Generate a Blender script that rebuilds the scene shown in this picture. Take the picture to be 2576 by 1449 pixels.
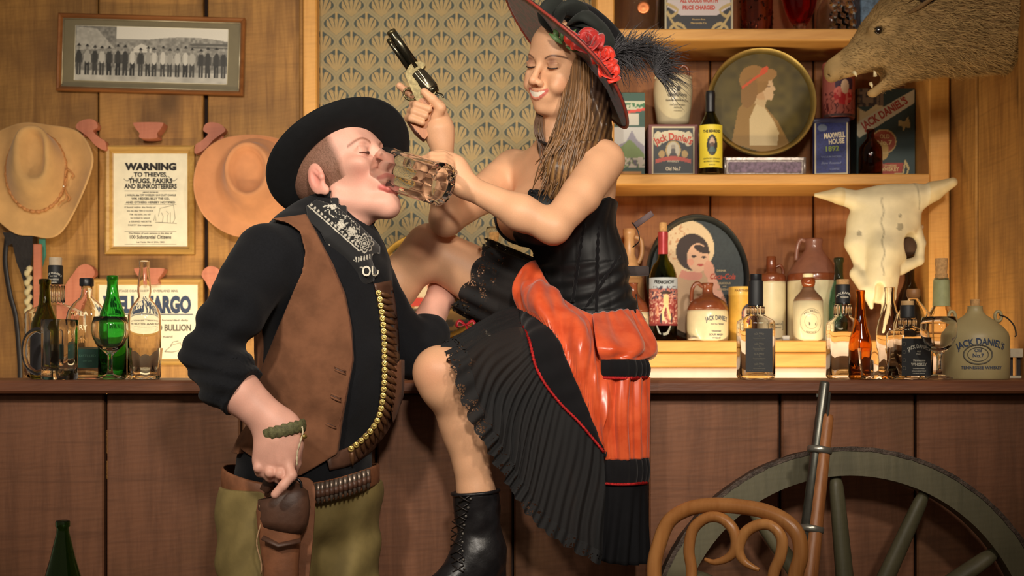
import bpy, bmesh, math, random
import numpy as np
from mathutils import Vector, Matrix

scene = bpy.context.scene
COL = scene.collection
for _o in list(bpy.data.objects):
    bpy.data.objects.remove(_o)

# ------------------------------------------------------------------ camera
F, CX, HZ, ZC = 3300.0, 1288.0, 911.0, 1.12      # focal length in pixels, principal point, eye height
cam_data = bpy.data.cameras.new('camera')
cam_data.sensor_width = 36.0
cam_data.lens = 36.0 * F / 2576.0
cam_data.shift_y = (HZ - 724.5) / 2576.0
cam_data.clip_start = 0.05
cam_data.dof.use_dof = True
cam_data.dof.focus_distance = 2.75
cam_data.dof.aperture_fstop = 6.3
cam = bpy.data.objects.new('camera', cam_data)
cam.location = (0, 0, ZC)
cam.rotation_euler = (math.pi / 2, 0, 0)
COL.objects.link(cam)
scene.camera = cam

def at(px, py, d):
    """point seen at a pixel of the photograph, at depth d"""
    return Vector(((px - CX) * d / F, d, ZC - (py - HZ) * d / F))

# ------------------------------------------------------------------ world, lights, exposure
world = bpy.data.worlds.new('room_world')
scene.world = world
world.use_nodes = True
world.node_tree.nodes['Background'].inputs[0].default_value = (1.0, 0.82, 0.62, 1)
world.node_tree.nodes['Background'].inputs[1].default_value = 0.16

def area_light(name, loc, target, size, power, color, size_y=None, spread=math.pi):
    l = bpy.data.lights.new(name, 'AREA')
    l.energy = power; l.color = color; l.size = size; l.spread = spread
    if size_y:
        l.shape = 'RECTANGLE'; l.size_y = size_y
    o = bpy.data.objects.new(name, l)
    o.location = loc
    o.rotation_euler = (Vector(target) - Vector(loc)).to_track_quat('-Z', 'Y').to_euler()
    COL.objects.link(o)
    return o

def spot_light(name, loc, target, power, color, angle, blend, radius):
    l = bpy.data.lights.new(name, 'SPOT')
    l.energy = power; l.color = color; l.spot_size = math.radians(angle); l.spot_blend = blend
    l.shadow_soft_size = radius
    o = bpy.data.objects.new(name, l)
    o.location = loc
    o.rotation_euler = (Vector(target) - Vector(loc)).to_track_quat('-Z', 'Y').to_euler()
    COL.objects.link(o)
    return o

# ceiling lamps of the room in front of the bar
spot_light('ceiling_lamp_middle', (0.22, 0.20, 2.12), (-0.05, 2.9, 1.50), 165, (1.0, 0.90, 0.78), 56, 1.0, 0.12)
spot_light('ceiling_lamp_left', (-1.00, 0.30, 2.40), (-0.60, 3.0, 1.50), 165, (1.0, 0.89, 0.75), 58, 1.0, 0.10)
spot_light('ceiling_lamp_right', (1.10, 0.40, 2.45), (0.45, 3.2, 1.62), 140, (1.0, 0.87, 0.72), 58, 1.0, 0.10)
# lamps behind the bar, mounted below the counter, washing the back wall from below
area_light('back_bar_lamp_left', (-0.95, 3.50, 0.98), (-0.95, 4.15, 1.28), 0.9, 6.0, (1.0, 0.80, 0.52), 0.05)
area_light('back_bar_lamp_right', (0.85, 3.46, 0.98), (0.85, 4.00, 1.50), 0.9, 4.6, (1.0, 0.78, 0.48), 0.05)
area_light('back_bar_lamp_middle', (-0.05, 3.50, 0.98), (-0.05, 4.15, 1.55), 0.6, 3.0, (1.0, 0.80, 0.52), 0.05)

scene.view_settings.view_transform = 'Standard'
scene.view_settings.look = 'None'
scene.view_settings.gamma = 1.0
scene.view_settings.use_curve_mapping = False
scene.view_settings.exposure = 0.08
scene.cycles.max_bounces = 20
scene.cycles.transmission_bounces = 16
scene.cycles.transparent_max_bounces = 16

# ------------------------------------------------------------------ materials
def C(r, g, b, a=1.0):
    f = lambda c: (c / 255 / 12.92) if c / 255 <= 0.04045 else ((c / 255 + 0.055) / 1.055) ** 2.4
    return (f(r), f(g), f(b), a)

def setin(n, **kw):
    for k, v in kw.items():
        n.inputs[k.replace('_', ' ')].default_value = v

class N:
    """tiny expression layer over math nodes"""
    def __init__(s, t, sock): s.t, s.s = t, sock
    def _m(s, op, b=None, c=None):
        n = s.t.nodes.new('ShaderNodeMath'); n.operation = op
        for i, v in enumerate((s, b, c)):
            if v is None: continue
            if isinstance(v, N): s.t.links.new(v.s, n.inputs[i])
            else: n.inputs[i].default_value = v
        return N(s.t, n.outputs[0])
    def __add__(s, o): return s._m('ADD', o)
    def __radd__(s, o): return s._m('ADD', o)
    def __sub__(s, o): return s._m('SUBTRACT', o)
    def __rsub__(s, o): return (s * -1.0) + o
    def __mul__(s, o): return s._m('MULTIPLY', o)
    def __rmul__(s, o): return s._m('MULTIPLY', o)
    def __truediv__(s, o): return s._m('DIVIDE', o)
    def fract(s): return s._m('FRACT')
    def abs(s): return s._m('ABSOLUTE')
    def cos(s): return s._m('COSINE')
    def sin(s): return s._m('SINE')
    def sqrt(s): return s._m('SQRT')
    def atan2(s, o): return s._m('ARCTAN2', o)
    def min(s, o): return s._m('MINIMUM', o)
    def max(s, o): return s._m('MAXIMUM', o)
    def lt(s, o): return s._m('LESS_THAN', o)
    def gt(s, o): return s._m('GREATER_THAN', o)
    def pow(s, o): return s._m('POWER', o)
    def smooth(s, a, b):
        n = s.t.nodes.new('ShaderNodeMapRange'); n.interpolation_type = 'SMOOTHSTEP'
        s.t.links.new(s.s, n.inputs[0]); n.inputs[1].default_value = a; n.inputs[2].default_value = b
        return N(s.t, n.outputs[0])

def mixcol(t, fac, a, b):
    n = t.nodes.new('ShaderNodeMix'); n.data_type = 'RGBA'
    for sock, v in ((n.inputs[0], fac), (n.inputs[6], a), (n.inputs[7], b)):
        if isinstance(v, N): t.links.new(v.s, sock)
        elif hasattr(v, 'is_linked'): t.links.new(v, sock)
        else: sock.default_value = v
    return n.outputs[2]

def new_mat(name):
    m = bpy.data.materials.new(name); m.use_nodes = True
    t = m.node_tree
    return m, t, t.nodes['Principled BSDF']

def noise(t, vec, scale, detail=4, rough=0.55, dist=0.0):
    n = t.nodes.new('ShaderNodeTexNoise')
    n.inputs['Scale'].default_value = scale; n.inputs['Detail'].default_value = detail
    n.inputs['Roughness'].default_value = rough; n.inputs['Distortion'].default_value = dist
    if vec is not None: t.links.new(vec, n.inputs['Vector'])
    return N(t, n.outputs['Fac'])

def objvec(t, scale=(1, 1, 1), rnd=True, rot=(0, 0, 0)):
    tc = t.nodes.new('ShaderNodeTexCoord')
    mp = t.nodes.new('ShaderNodeMapping'); mp.inputs['Scale'].default_value = scale
    mp.inputs['Rotation'].default_value = rot
    src = tc.outputs['Object']
    if rnd:
        oi = t.nodes.new('ShaderNodeObjectInfo')
        va = t.nodes.new('ShaderNodeVectorMath'); va.operation = 'MULTIPLY_ADD'
        va.inputs[0].default_value = (7.3, 5.1, 9.7)
        cmb = t.nodes.new('ShaderNodeCombineXYZ')
        for i in range(3): t.links.new(oi.outputs['Random'], cmb.inputs[i])
        t.links.new(cmb.outputs[0], va.inputs[1]); t.links.new(src, va.inputs[2])
        src = va.outputs[0]
    t.links.new(src, mp.inputs['Vector'])
    return mp.outputs[0]

def bump(t, p, h, strength=0.2, dist=0.01):
    b = t.nodes.new('ShaderNodeBump'); b.inputs['Strength'].default_value = strength
    b.inputs['Distance'].default_value = dist
    t.links.new(h.s, b.inputs['Height']); t.links.new(b.outputs[0], p.inputs['Normal'])

MATS = {}
def plain(name, col, rough=0.5, metal=0.0, var=0.12, scale=30.0, bmp=0.0, coat=0.0, sheen=0.0, spec=0.5):
    """slightly uneven solid colour"""
    if name in MATS: return MATS[name]
    m, t, p = new_mat(name)
    v = objvec(t, rnd=False)
    n = noise(t, v, scale, 5)
    a = tuple(max(0, c * (1 - var)) for c in col[:3]) + (1,)
    b = tuple(min(1, c * (1 + var)) for c in col[:3]) + (1,)
    t.links.new(mixcol(t, n.smooth(0.3, 0.7), a, b), p.inputs['Base Color'])
    setin(p, Roughness=rough, Metallic=metal)
    p.inputs['Coat Weight'].default_value = coat
    p.inputs['Sheen Weight'].default_value = sheen
    p.inputs['Specular IOR Level'].default_value = spec
    if bmp: bump(t, p, noise(t, v, scale * 3, 6), bmp, 0.003)
    MATS[name] = m
    return m

def wood(name, c1, c2, c3, axis='Z', rough=0.55, saw=0.25, bmp=0.25, knots=True, scale=1.0, spec=0.4):
    if name in MATS: return MATS[name]
    m, t, p = new_mat(name)
    k = 9.0 * scale; l = 0.9 * scale
    sc = {'Z': (k, k, l), 'X': (l, k, k), 'Y': (k, l, k)}[axis]
    v = objvec(t, sc)
    n1 = noise(t, v, 1.6, 6, 0.6, 1.4)
    v2 = objvec(t, tuple(s * 5 for s in sc))
    n2 = noise(t, v2, 2.0, 4, 0.6, 0.4)
    big = noise(t, objvec(t, (1, 1, 1)), 3.2, 3, 0.5)
    g = n1 * 0.65 + n2 * 0.35
    c = mixcol(t, g.smooth(0.33, 0.62), c1, c2)
    c = mixcol(t, big.smooth(0.42, 0.75) * 0.75, c, c3)
    # saw marks: fine slanting lines
    w = t.nodes.new('ShaderNodeTexWave'); w.inputs['Scale'].default_value = 28 * scale
    w.inputs['Distortion'].default_value = 6.0; w.inputs['Detail'].default_value = 3; w.inputs['Detail Scale'].default_value = 1.2
    t.links.new(objvec(t, (0.35, 0.35, 1.0), True, (0, 0.42, 0)), w.inputs['Vector'])
    w.bands_direction = 'Z'
    wv = N(t, w.outputs['Fac'])
    dg_ = noise(t, objvec(t, (3.0 * scale, 3.0 * scale, 70.0 * scale), True, (0, 0.40, 0)), 1.0, 4, 0.6, 0.3)
    c = mixcol(t, dg_.smooth(0.48, 0.70) * min(1.0, saw * 1.6), c, tuple(q * 0.55 for q in c1[:3]) + (1,))
    c = mixcol(t, wv.smooth(0.2, 0.9) * saw * big, c, tuple(q * 0.45 for q in c1[:3]) + (1,))
    if knots:
        vo = t.nodes.new('ShaderNodeTexVoronoi'); vo.inputs['Scale'].default_value = 1.0
        ks = {'Z': (2.9, 2.9, 1.8), 'X': (1.8, 2.9, 2.9), 'Y': (2.9, 1.8, 2.9)}[axis]
        t.links.new(objvec(t, ks), vo.inputs['Vector'])
        kd = N(t, vo.outputs['Distance'])
        c = mixcol(t, kd.smooth(0.14, 0.05) * 0.75, c, tuple(q * 0.35 for q in c1[:3]) + (1,))
    t.links.new(c, p.inputs['Base Color'])
    setin(p, Roughness=rough); p.inputs['Specular IOR Level'].default_value = spec
    bump(t, p, n2 * 0.5 + dg_ * saw + wv * 0.25 * saw + n1 * 0.4, bmp, 0.004)
    MATS[name] = m
    return m

def glass(name, col, rough=0.02, ior=1.45):
    if name in MATS: return MATS[name]
    m, t, p = new_mat(name)
    n = noise(t, objvec(t, rnd=False), 25, 2)
    t.links.new(mixcol(t, n, col, tuple(c * 0.96 for c in col[:3]) + (1,)), p.inputs['Base Color'])
    setin(p, Roughness=rough, IOR=ior)
    p.inputs['Transmission Weight'].default_value = 1.0
    MATS[name] = m
    return m

def vcol(name, rough=0.6, metal=0.0, bmp=0.0, bscale=200.0, sss=0.0, coat=0.0, sheen=0.0, spec=0.5):
    """colour printed / pigmented on the mesh itself (colour attribute) with fine grain"""
    if name in MATS: return MATS[name]
    m, t, p = new_mat(name)
    a = t.nodes.new('ShaderNodeAttribute'); a.attribute_name = 'pigment'
    v = objvec(t, rnd=False)
    n = noise(t, v, bscale, 4)
    hs = t.nodes.new('ShaderNodeHueSaturation')
    t.links.new(a.outputs['Color'], hs.inputs['Color'])
    t.links.new((n * 0.16 + 0.92).s, hs.inputs['Value'])
    t.links.new(hs.outputs[0], p.inputs['Base Color'])
    setin(p, Roughness=rough, Metallic=metal)
    p.inputs['Coat Weight'].default_value = coat; p.inputs['Sheen Weight'].default_value = sheen
    p.inputs['Specular IOR Level'].default_value = spec
    if sss:
        p.inputs['Subsurface Weight'].default_value = sss
        p.inputs['Subsurface Radius'].default_value = (0.012, 0.005, 0.003)
        p.inputs['Subsurface Scale'].default_value = 1.0
    if bmp: bump(t, p, n, bmp, 0.002)
    MATS[name] = m
    return m

# ------------------------------------------------------------------ objects
def tag(o, label=None, cat=None, group=None, kind=None):
    if label: o['label'] = label
    if cat: o['category'] = cat
    if group: o['group'] = group
    if kind: o['kind'] = kind
    return o

def thing(name, label, cat, loc=(0, 0, 0), rz=0.0, group=None):
    o = bpy.data.objects.new(name, None); COL.objects.link(o)
    o.empty_display_size = 0.05
    o.location = loc; o.rotation_euler = (0, 0, rz)
    return tag(o, label, cat, group)

def make(name, V, Fc, mat, parent=None, smooth=True, loc=None, colors=None, sharp=None):
    me = bpy.data.meshes.new(name)
    V = np.asarray(V, dtype=np.float32).reshape(-1, 3)
    if isinstance(Fc, np.ndarray):
        nf, k = Fc.shape
        me.vertices.add(len(V)); me.vertices.foreach_set('co', V.ravel())
        me.loops.add(nf * k); me.loops.foreach_set('vertex_index', Fc.ravel().astype(np.int32))
        me.polygons.add(nf); me.polygons.foreach_set('loop_start', np.arange(0, nf * k, k, dtype=np.int32))
        me.update(calc_edges=True)
    else:
        me.from_pydata([tuple(map(float, v)) for v in V], [], [tuple(int(i) for i in f) for f in Fc])
    if smooth:
        me.polygons.foreach_set('use_smooth', np.ones(len(me.polygons), dtype=bool))
        if sharp is not None:
            me.set_sharp_from_angle(angle=math.radians(sharp))
    if colors is not None:
        ca = me.color_attributes.new('pigment', 'FLOAT_COLOR', 'POINT')
        c4 = np.ones((len(V), 4), dtype=np.float32); c4[:, :3] = np.asarray(colors, dtype=np.float32)[:, :3]
        ca.data.foreach_set('color', c4.ravel())
    me.validate()
    me.materials.append(mat)
    o = bpy.data.objects.new(name, me); COL.objects.link(o)
    if loc is not None: o.location = loc
    if parent is not None: o.parent = parent
    return o

def join(*parts):
    V, Fc, n = [], [], 0
    for v, f in parts:
        v = [tuple(x) for x in v]
        V += v; Fc += [tuple(i + n for i in q) for q in f]; n += len(v)
    return V, Fc

def moved(vf, off=(0, 0, 0), M=None):
    v, f = vf
    out = []
    for p in v:
        p = Vector(p)
        if M is not None: p = M @ p
        out.append(tuple(p + Vector(off)))
    return out, f

def box(lo, hi, bev=0.0, seg=1):
    bm = bmesh.new(); bmesh.ops.create_cube(bm, size=1)
    lo, hi = Vector(lo), Vector(hi)
    for v in bm.verts:
        v.co = Vector([(lo[i] + hi[i]) / 2 + v.co[i] * (hi[i] - lo[i]) for i in range(3)])
    if bev:
        bmesh.ops.bevel(bm, geom=list(bm.edges), offset=bev, segments=seg, affect='EDGES', profile=0.6)
    bm.verts.index_update()
    V = [tuple(v.co) for v in bm.verts]; Fc = [tuple(v.index for v in f.verts) for f in bm.faces]
    bm.free()
    return V, Fc

def lathe(prof, seg=32, closed=False):
    """prof: (r, z[, sq[, asp]]) -> revolved; sq 0..1 round to square, asp scales depth (y)"""
    V, Fc = [], []
    for q in prof:
        r, z = q[0], q[1]
        sq = q[2] if len(q) > 2 else 0.0
        asp = q[3] if len(q) > 3 else 1.0
        for i in range(seg):
            a = 2 * math.pi * (i + 0.5) / seg
            c, s = math.cos(a), math.sin(a)
            k = 1.0
            if sq > 0:
                n = 7.0
                k = (1 - sq) + sq * (abs(c) ** n + abs(s) ** n) ** (-1 / n)
            V.append((r * k * c, r * k * s * asp, z))
    n = len(prof)
    for j in range(n - 1):
        for i in range(seg):
            i2 = (i + 1) % seg
            Fc.append((j * seg + i, j * seg + i2, (j + 1) * seg + i2, (j + 1) * seg + i))
    if closed:
        for i in range(seg):
            i2 = (i + 1) % seg
            Fc.append(((n - 1) * seg + i, (n - 1) * seg + i2, i2, i))
    else:
        Fc.append(tuple(range(seg - 1, -1, -1)))
        Fc.append(tuple((n - 1) * seg + i for i in range(seg)))
    return V, Fc

def spline(pts, n=8, closed=False):
    """Catmull-Rom through points (any dimension)"""
    P = [np.array(p, dtype=float) for p in pts]
    out = []
    m = len(P)
    rng = range(m) if closed else range(m - 1)
    for i in rng:
        p0 = P[(i - 1) % m] if (closed or i > 0) else 2 * P[0] - P[1]
        p1 = P[i]; p2 = P[(i + 1) % m]
        p3 = P[(i + 2) % m] if (closed or i + 2 < m) else 2 * P[-1] - P[-2]
        for k in range(n):
            t = k / n
            out.append(0.5 * ((2 * p1) + (-p0 + p2) * t + (2 * p0 - 5 * p1 + 4 * p2 - p3) * t * t + (-p0 + 3 * p1 - 3 * p2 + p3) * t ** 3))
    if not closed: out.append(P[-1])
    return out

def tube(pts, rad, seg=10, closed=False, flat=1.0, ref=None):
    """sweep a circle (or ellipse, 'flat' scales the second axis) along points"""
    P = [Vector(tuple(p)) for p in pts]; n = len(P)
    R = [rad] * n if not hasattr(rad, '__len__') else list(rad)
    V, Fc = [], []
    T = []
    for i in range(n):
        a = P[i - 1] if (i > 0 or closed) else P[i]
        b = P[(i + 1) % n] if (i < n - 1 or closed) else P[i]
        t = (b - a); T.append(t.normalized() if t.length > 1e-9 else Vector((0, 0, 1)))
    u = Vector(ref) if ref is not None else T[0].orthogonal()
    for i in range(n):
        u = (u - T[i] * u.dot(T[i]))
        u = u.normalized() if u.length > 1e-6 else T[i].orthogonal().normalized()
        w = T[i].cross(u)
        for k in range(seg):
            a = 2 * math.pi * k / seg
            V.append(tuple(P[i] + (u * math.cos(a) + w * math.sin(a) * flat) * R[i]))
    m = n if closed else n - 1
    for i in range(m):
        i2 = (i + 1) % n
        for k in range(seg):
            k2 = (k + 1) % seg
            Fc.append((i * seg + k, i * seg + k2, i2 * seg + k2, i2 * seg + k))
    if not closed:
        Fc.append(tuple(range(seg - 1, -1, -1)))
        Fc.append(tuple((n - 1) * seg + k for k in range(seg)))
    return V, Fc

def prism(outline, y0, y1):
    """outline in (x, z), extruded from y0 (front) to y1"""
    n = len(outline)
    V = [(p[0], y0, p[1]) for p in outline] + [(p[0], y1, p[1]) for p in outline]
    Fc = [tuple(range(n)), tuple(range(2 * n - 1, n - 1, -1))]
    for i in range(n):
        j = (i + 1) % n
        Fc.append((i, n + i, n + j, j))
    return V, Fc

def grid(nu, nv, fn, closed_u=False):
    """surface fn(u, v) -> point, u and v in 0..1; vectorless"""
    V = [tuple(fn(i / (nu - (0 if closed_u else 1)), j / (nv - 1))) for j in range(nv) for i in range(nu)]
    Fc = []
    for j in range(nv - 1):
        for i in range(nu if closed_u else nu - 1):
            i2 = (i + 1) % nu
            Fc.append((j * nu + i, j * nu + i2, (j + 1) * nu + i2, (j + 1) * nu + i))
    return V, Fc

def solid(o, th, off=-1.0):
    md = o.modifiers.new('thickness', 'SOLIDIFY'); md.thickness = th; md.offset = off
    return o

# ------------------------------------------------------------------ print: lettering and painted panels
def text_mesh(s, size, bold=0.0, sx=1.0, shear=0.0):
    cu = bpy.data.curves.new('lettering_curve', 'FONT')
    cu.body = s; cu.size = size; cu.align_x = 'CENTER'; cu.resolution_u = 3
    cu.offset = bold * size * 0.02; cu.shear = shear
    o = bpy.data.objects.new('lettering_tmp', cu); COL.objects.link(o)
    dg = bpy.context.evaluated_depsgraph_get()
    me = bpy.data.meshes.new_from_object(o.evaluated_get(dg))
    V = [(v.co.x * sx, v.co.y) for v in me.vertices]; Fc = [tuple(p.vertices) for p in me.polygons]
    bpy.data.meshes.remove(me); bpy.data.objects.remove(o); bpy.data.curves.remove(cu)
    return V, Fc

def lettering(parent, lines, mat, warp, name='lettering', label=None):
    """lines: (string, cap size, x, z[, opts]); opts: bold, sx, arc (radius, + is an arch), rot, shear, w (fit width)"""
    V, Fc = [], []
    for ln in lines:
        s, size, x0, z0 = ln[:4]
        op = ln[4] if len(ln) > 4 else {}
        v, f = text_mesh(s, size * 1.37, op.get('bold', 1.0), op.get('sx', 1.0), op.get('shear', 0.0))
        if not v: continue
        if 'w' in op:
            mn = min(p[0] for p in v); mx = max(p[0] for p in v)
            k = op['w'] / (mx - mn); c = (mx + mn) / 2
            v = [((p[0] - c) * k, p[1]) for p in v]
        R = op.get('arc'); rot = op.get('rot', 0.0)
        n = len(V)
        for (x, y) in v:
            if R:
                a = x / R
                x, y = (R + y) * math.sin(a), (R + y) * math.cos(a) - R
            if rot:
                x, y = x * math.cos(rot) - y * math.sin(rot), x * math.sin(rot) + y * math.cos(rot)
            V.append(warp(x0 + x, z0 + y))
        Fc += [tuple(i + n for i in q) for q in f]
    if not V: return None
    o = make(name, V, Fc, mat, parent, smooth=False)
    if label: o['label'] = label
    return o

def flat_warp(y): return lambda u, v: (u, y, v)
def cyl_warp(r, ang=0.0, asp=1.0):
    return lambda u, v: (r * math.sin(u / r + ang), -r * math.cos(u / r + ang) * asp, v)

def panel(parent, name, u0, u1, v0, v1, nu, nv, fn, warp, mat, keep=None, label=None):
    """painted sheet: fn(U, V) -> rgb arrays"""
    us = np.linspace(u0, u1, nu); vs = np.linspace(v0, v1, nv)
    U, Vv = np.meshgrid(us, vs)
    col = fn(U.ravel(), Vv.ravel())
    P = [warp(a, b) for a, b in zip(U.ravel(), Vv.ravel())]
    idx = np.arange(nu * nv).reshape(nv, nu)
    Q = np.stack([idx[:-1, :-1], idx[:-1, 1:], idx[1:, 1:], idx[1:, :-1]], -1).reshape(-1, 4)
    if keep is not None:
        k = keep(U.ravel(), Vv.ravel())
        Q = Q[k[Q].all(axis=1)]
    o = make(name, np.array(P), Q, mat, parent, smooth=True, colors=col)
    if label: o['label'] = label
    return o

def cv(r, g, b): return np.array(C(r, g, b)[:3])
def canvas(U, col): return np.tile(np.asarray(col, dtype=float), (len(U), 1))
def e_mask(U, V, cx, cy, rx, ry, rot=0.0):
    x, y = U - cx, V - cy
    c, s = math.cos(rot), math.sin(rot)
    return ((x * c + y * s) / rx) ** 2 + ((-x * s + y * c) / ry) ** 2 < 1
def p_mask(U, V, pts):
    ins = np.zeros(len(U), bool); n = len(pts)
    for i in range(n):
        x1, y1 = pts[i]; x2, y2 = pts[(i + 1) % n]
        c = ((y1 > V) != (y2 > V))
        with np.errstate(divide='ignore', invalid='ignore'):
            xi = (x2 - x1) * (V - y1) / (y2 - y1 + 1e-12) + x1
        ins ^= c & (U < xi)
    return ins
def l_mask(U, V, pts, w):
    m = np.zeros(len(U), bool)
    for (x1, y1), (x2, y2) in zip(pts[:-1], pts[1:]):
        dx, dy = x2 - x1, y2 - y1
        t = np.clip(((U - x1) * dx + (V - y1) * dy) / (dx * dx + dy * dy + 1e-12), 0, 1)
        m |= (U - x1 - t * dx) ** 2 + (V - y1 - t * dy) ** 2 < w * w
    return m
def vnoise(U, V, s, seed=0):
    """cheap value noise"""
    rs = np.random.RandomState(seed); T = rs.rand(64, 64)
    x, y = U * s, V * s
    xi, yi = np.floor(x).astype(int), np.floor(y).astype(int)
    fx, fy = x - xi, y - yi
    fx = fx * fx * (3 - 2 * fx); fy = fy * fy * (3 - 2 * fy)
    g = lambda a, b: T[a % 64, b % 64]
    return (g(xi, yi) * (1 - fx) + g(xi + 1, yi) * fx) * (1 - fy) + (g(xi, yi + 1) * (1 - fx) + g(xi + 1, yi + 1) * fx) * fy

# ------------------------------------------------------------------ sculpting: smooth-blended distance fields, meshed by surface nets
class Prim:
    def __init__(s, fn, c, r, op='u', k=0.01): s.fn, s.c, s.r, s.op, s.k = fn, np.array(c, float), r, op, k

def _dot(v): return np.einsum('ij,ij->i', v, v)
F32 = np.float32
def cap(a, b, ra, rb=None, k=0.01, op='u', sq=None, q=1.0):
    """tapered capsule; sq/q: squash direction and factor (thickness along sq multiplied by q)"""
    a = np.array(a, float); b = np.array(b, float); rb = ra if rb is None else rb
    ba = b - a; L2 = max(ba @ ba, 1e-12)
    s = None if sq is None else (np.array(sq, float) / np.linalg.norm(sq)).astype(F32)
    a4, b4, w4 = a.astype(F32), ba.astype(F32), (ba / L2).astype(F32)
    def fn(P):
        p = P.astype(F32, copy=False) - a4
        t = np.minimum(np.maximum(p @ w4, 0), 1)
        p -= t[:, None] * b4
        if s is not None:
            p += ((p @ s) * F32(1 / q - 1))[:, None] * s
        return (np.sqrt(_dot(p)) - (F32(ra) + F32(rb - ra) * t)) * F32(min(1.0, q))
    return Prim(fn, (a + b) / 2, math.sqrt(L2) / 2 + max(ra, rb) * max(1, q), op, k)

def ell(c, rad, R=None, k=0.01, op='u'):
    c = np.array(c, float); rad = np.array(rad, float)
    R = np.eye(3) if R is None else np.array(R, float)      # columns: local axes
    c4 = c.astype(F32); M1 = (R / rad).astype(F32); M2 = (1 / rad).astype(F32)
    def fn(P):
        p = (P.astype(F32, copy=False) - c4) @ M1
        k0 = np.sqrt(_dot(p)); p *= M2; k1 = np.sqrt(_dot(p)) + F32(1e-9)
        return k0 * (k0 - 1) / k1
    return Prim(fn, c, rad.max(), op, k)

def chain(pts, rads, k=0.01, op='u', sq=None, q=1.0):
    return [cap(pts[i], pts[i + 1], rads[i], rads[i + 1], k if i == 0 else max(k * 0.5, 0.004), op, sq, q) for i in range(len(pts) - 1)]

def blend(d, e, op, k):
    if op == 'u':
        h = np.maximum(k - np.abs(d - e), 0) * F32(1 / k)
        return np.minimum(d, e) - h * h * F32(k * .25)
    h = np.maximum(k - np.abs(d + e), 0) * F32(1 / k)
    return np.maximum(d, -e) + h * h * F32(k * .25)

def field(prims, P, far=0.2):
    d = np.full(len(P), far, F32)
    for p in prims: d = blend(d, p.fn(P), p.op, p.k)
    return d

def sculpt(prims, h, lo=None, hi=None, post=None, pad=0.02, reach=0.004):
    """mesh of the zero level; post(P, d) -> d may trim, offset or wrinkle the field"""
    pos = [p for p in prims if p.op == 'u']
    if lo is None: lo = np.min([p.c - p.r for p in pos], 0) - pad
    if hi is None: hi = np.max([p.c + p.r for p in pos], 0) + pad
    lo = np.array(lo, float); hi = np.array(hi, float)
    B = 8
    nb = np.ceil((hi - lo) / (h * B)).astype(int)
    n = nb * B + 1
    rb = h * B * 0.87
    bis = np.stack(np.meshgrid(*[np.arange(q) for q in nb], indexing='ij'), -1).reshape(-1, 3)
    cen = lo + (bis + .5) * B * h
    fc = field(prims, cen, 1.0)
    todo = np.abs(fc) < rb * 1.5 + reach
    G = np.full(n, 1.0, dtype=F32)
    inn = (~todo & (fc < 0)).reshape(nb)
    if inn.any():
        G[:-1, :-1, :-1][np.repeat(np.repeat(np.repeat(inn, B, 0), B, 1), B, 2)] = -1.0
    T = np.nonzero(todo)[0]
    offs = (np.stack(np.meshgrid(*[np.arange(B + 1)] * 3, indexing='ij'), -1).reshape(-1, 3) * h)
    M = len(offs)
    P = ((lo + bis[T] * B * h)[:, None, :] + offs).astype(F32)
    d = np.full((len(T), M), .2, F32); fT = fc[T]
    for p in prims:
        dc = p.fn(cen[T])
        sel = dc < (np.maximum(fT, -rb) + 2.3 * rb + p.k if p.op == 'u' else np.abs(fT) + 2.0 * rb + p.k)
        sel = np.nonzero(sel)[0]
        if not len(sel): continue
        e = p.fn(P[sel].reshape(-1, 3)).reshape(-1, M)
        d[sel] = blend(d[sel], e, p.op, p.k)
    if post is not None:
        Pf = P.reshape(-1, 3); df = d.reshape(-1)
        out = np.empty_like(df); ch = 400000
        for i in range(0, len(df), ch): out[i:i + ch] = post(Pf[i:i + ch], df[i:i + ch])
        d = out.reshape(-1, M)
    ii = (bis[T] * B)[:, None, :] + np.stack(np.meshgrid(*[np.arange(B + 1)] * 3, indexing='ij'), -1).reshape(-1, 3)
    ii = ii.reshape(-1, 3)
    G[ii[:, 0], ii[:, 1], ii[:, 2]] = d.ravel()
    G[0], G[-1] = 1, 1; G[:, 0], G[:, -1] = 1, 1; G[:, :, 0], G[:, :, -1] = 1, 1
    return surface_net(G, lo, h)

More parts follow.
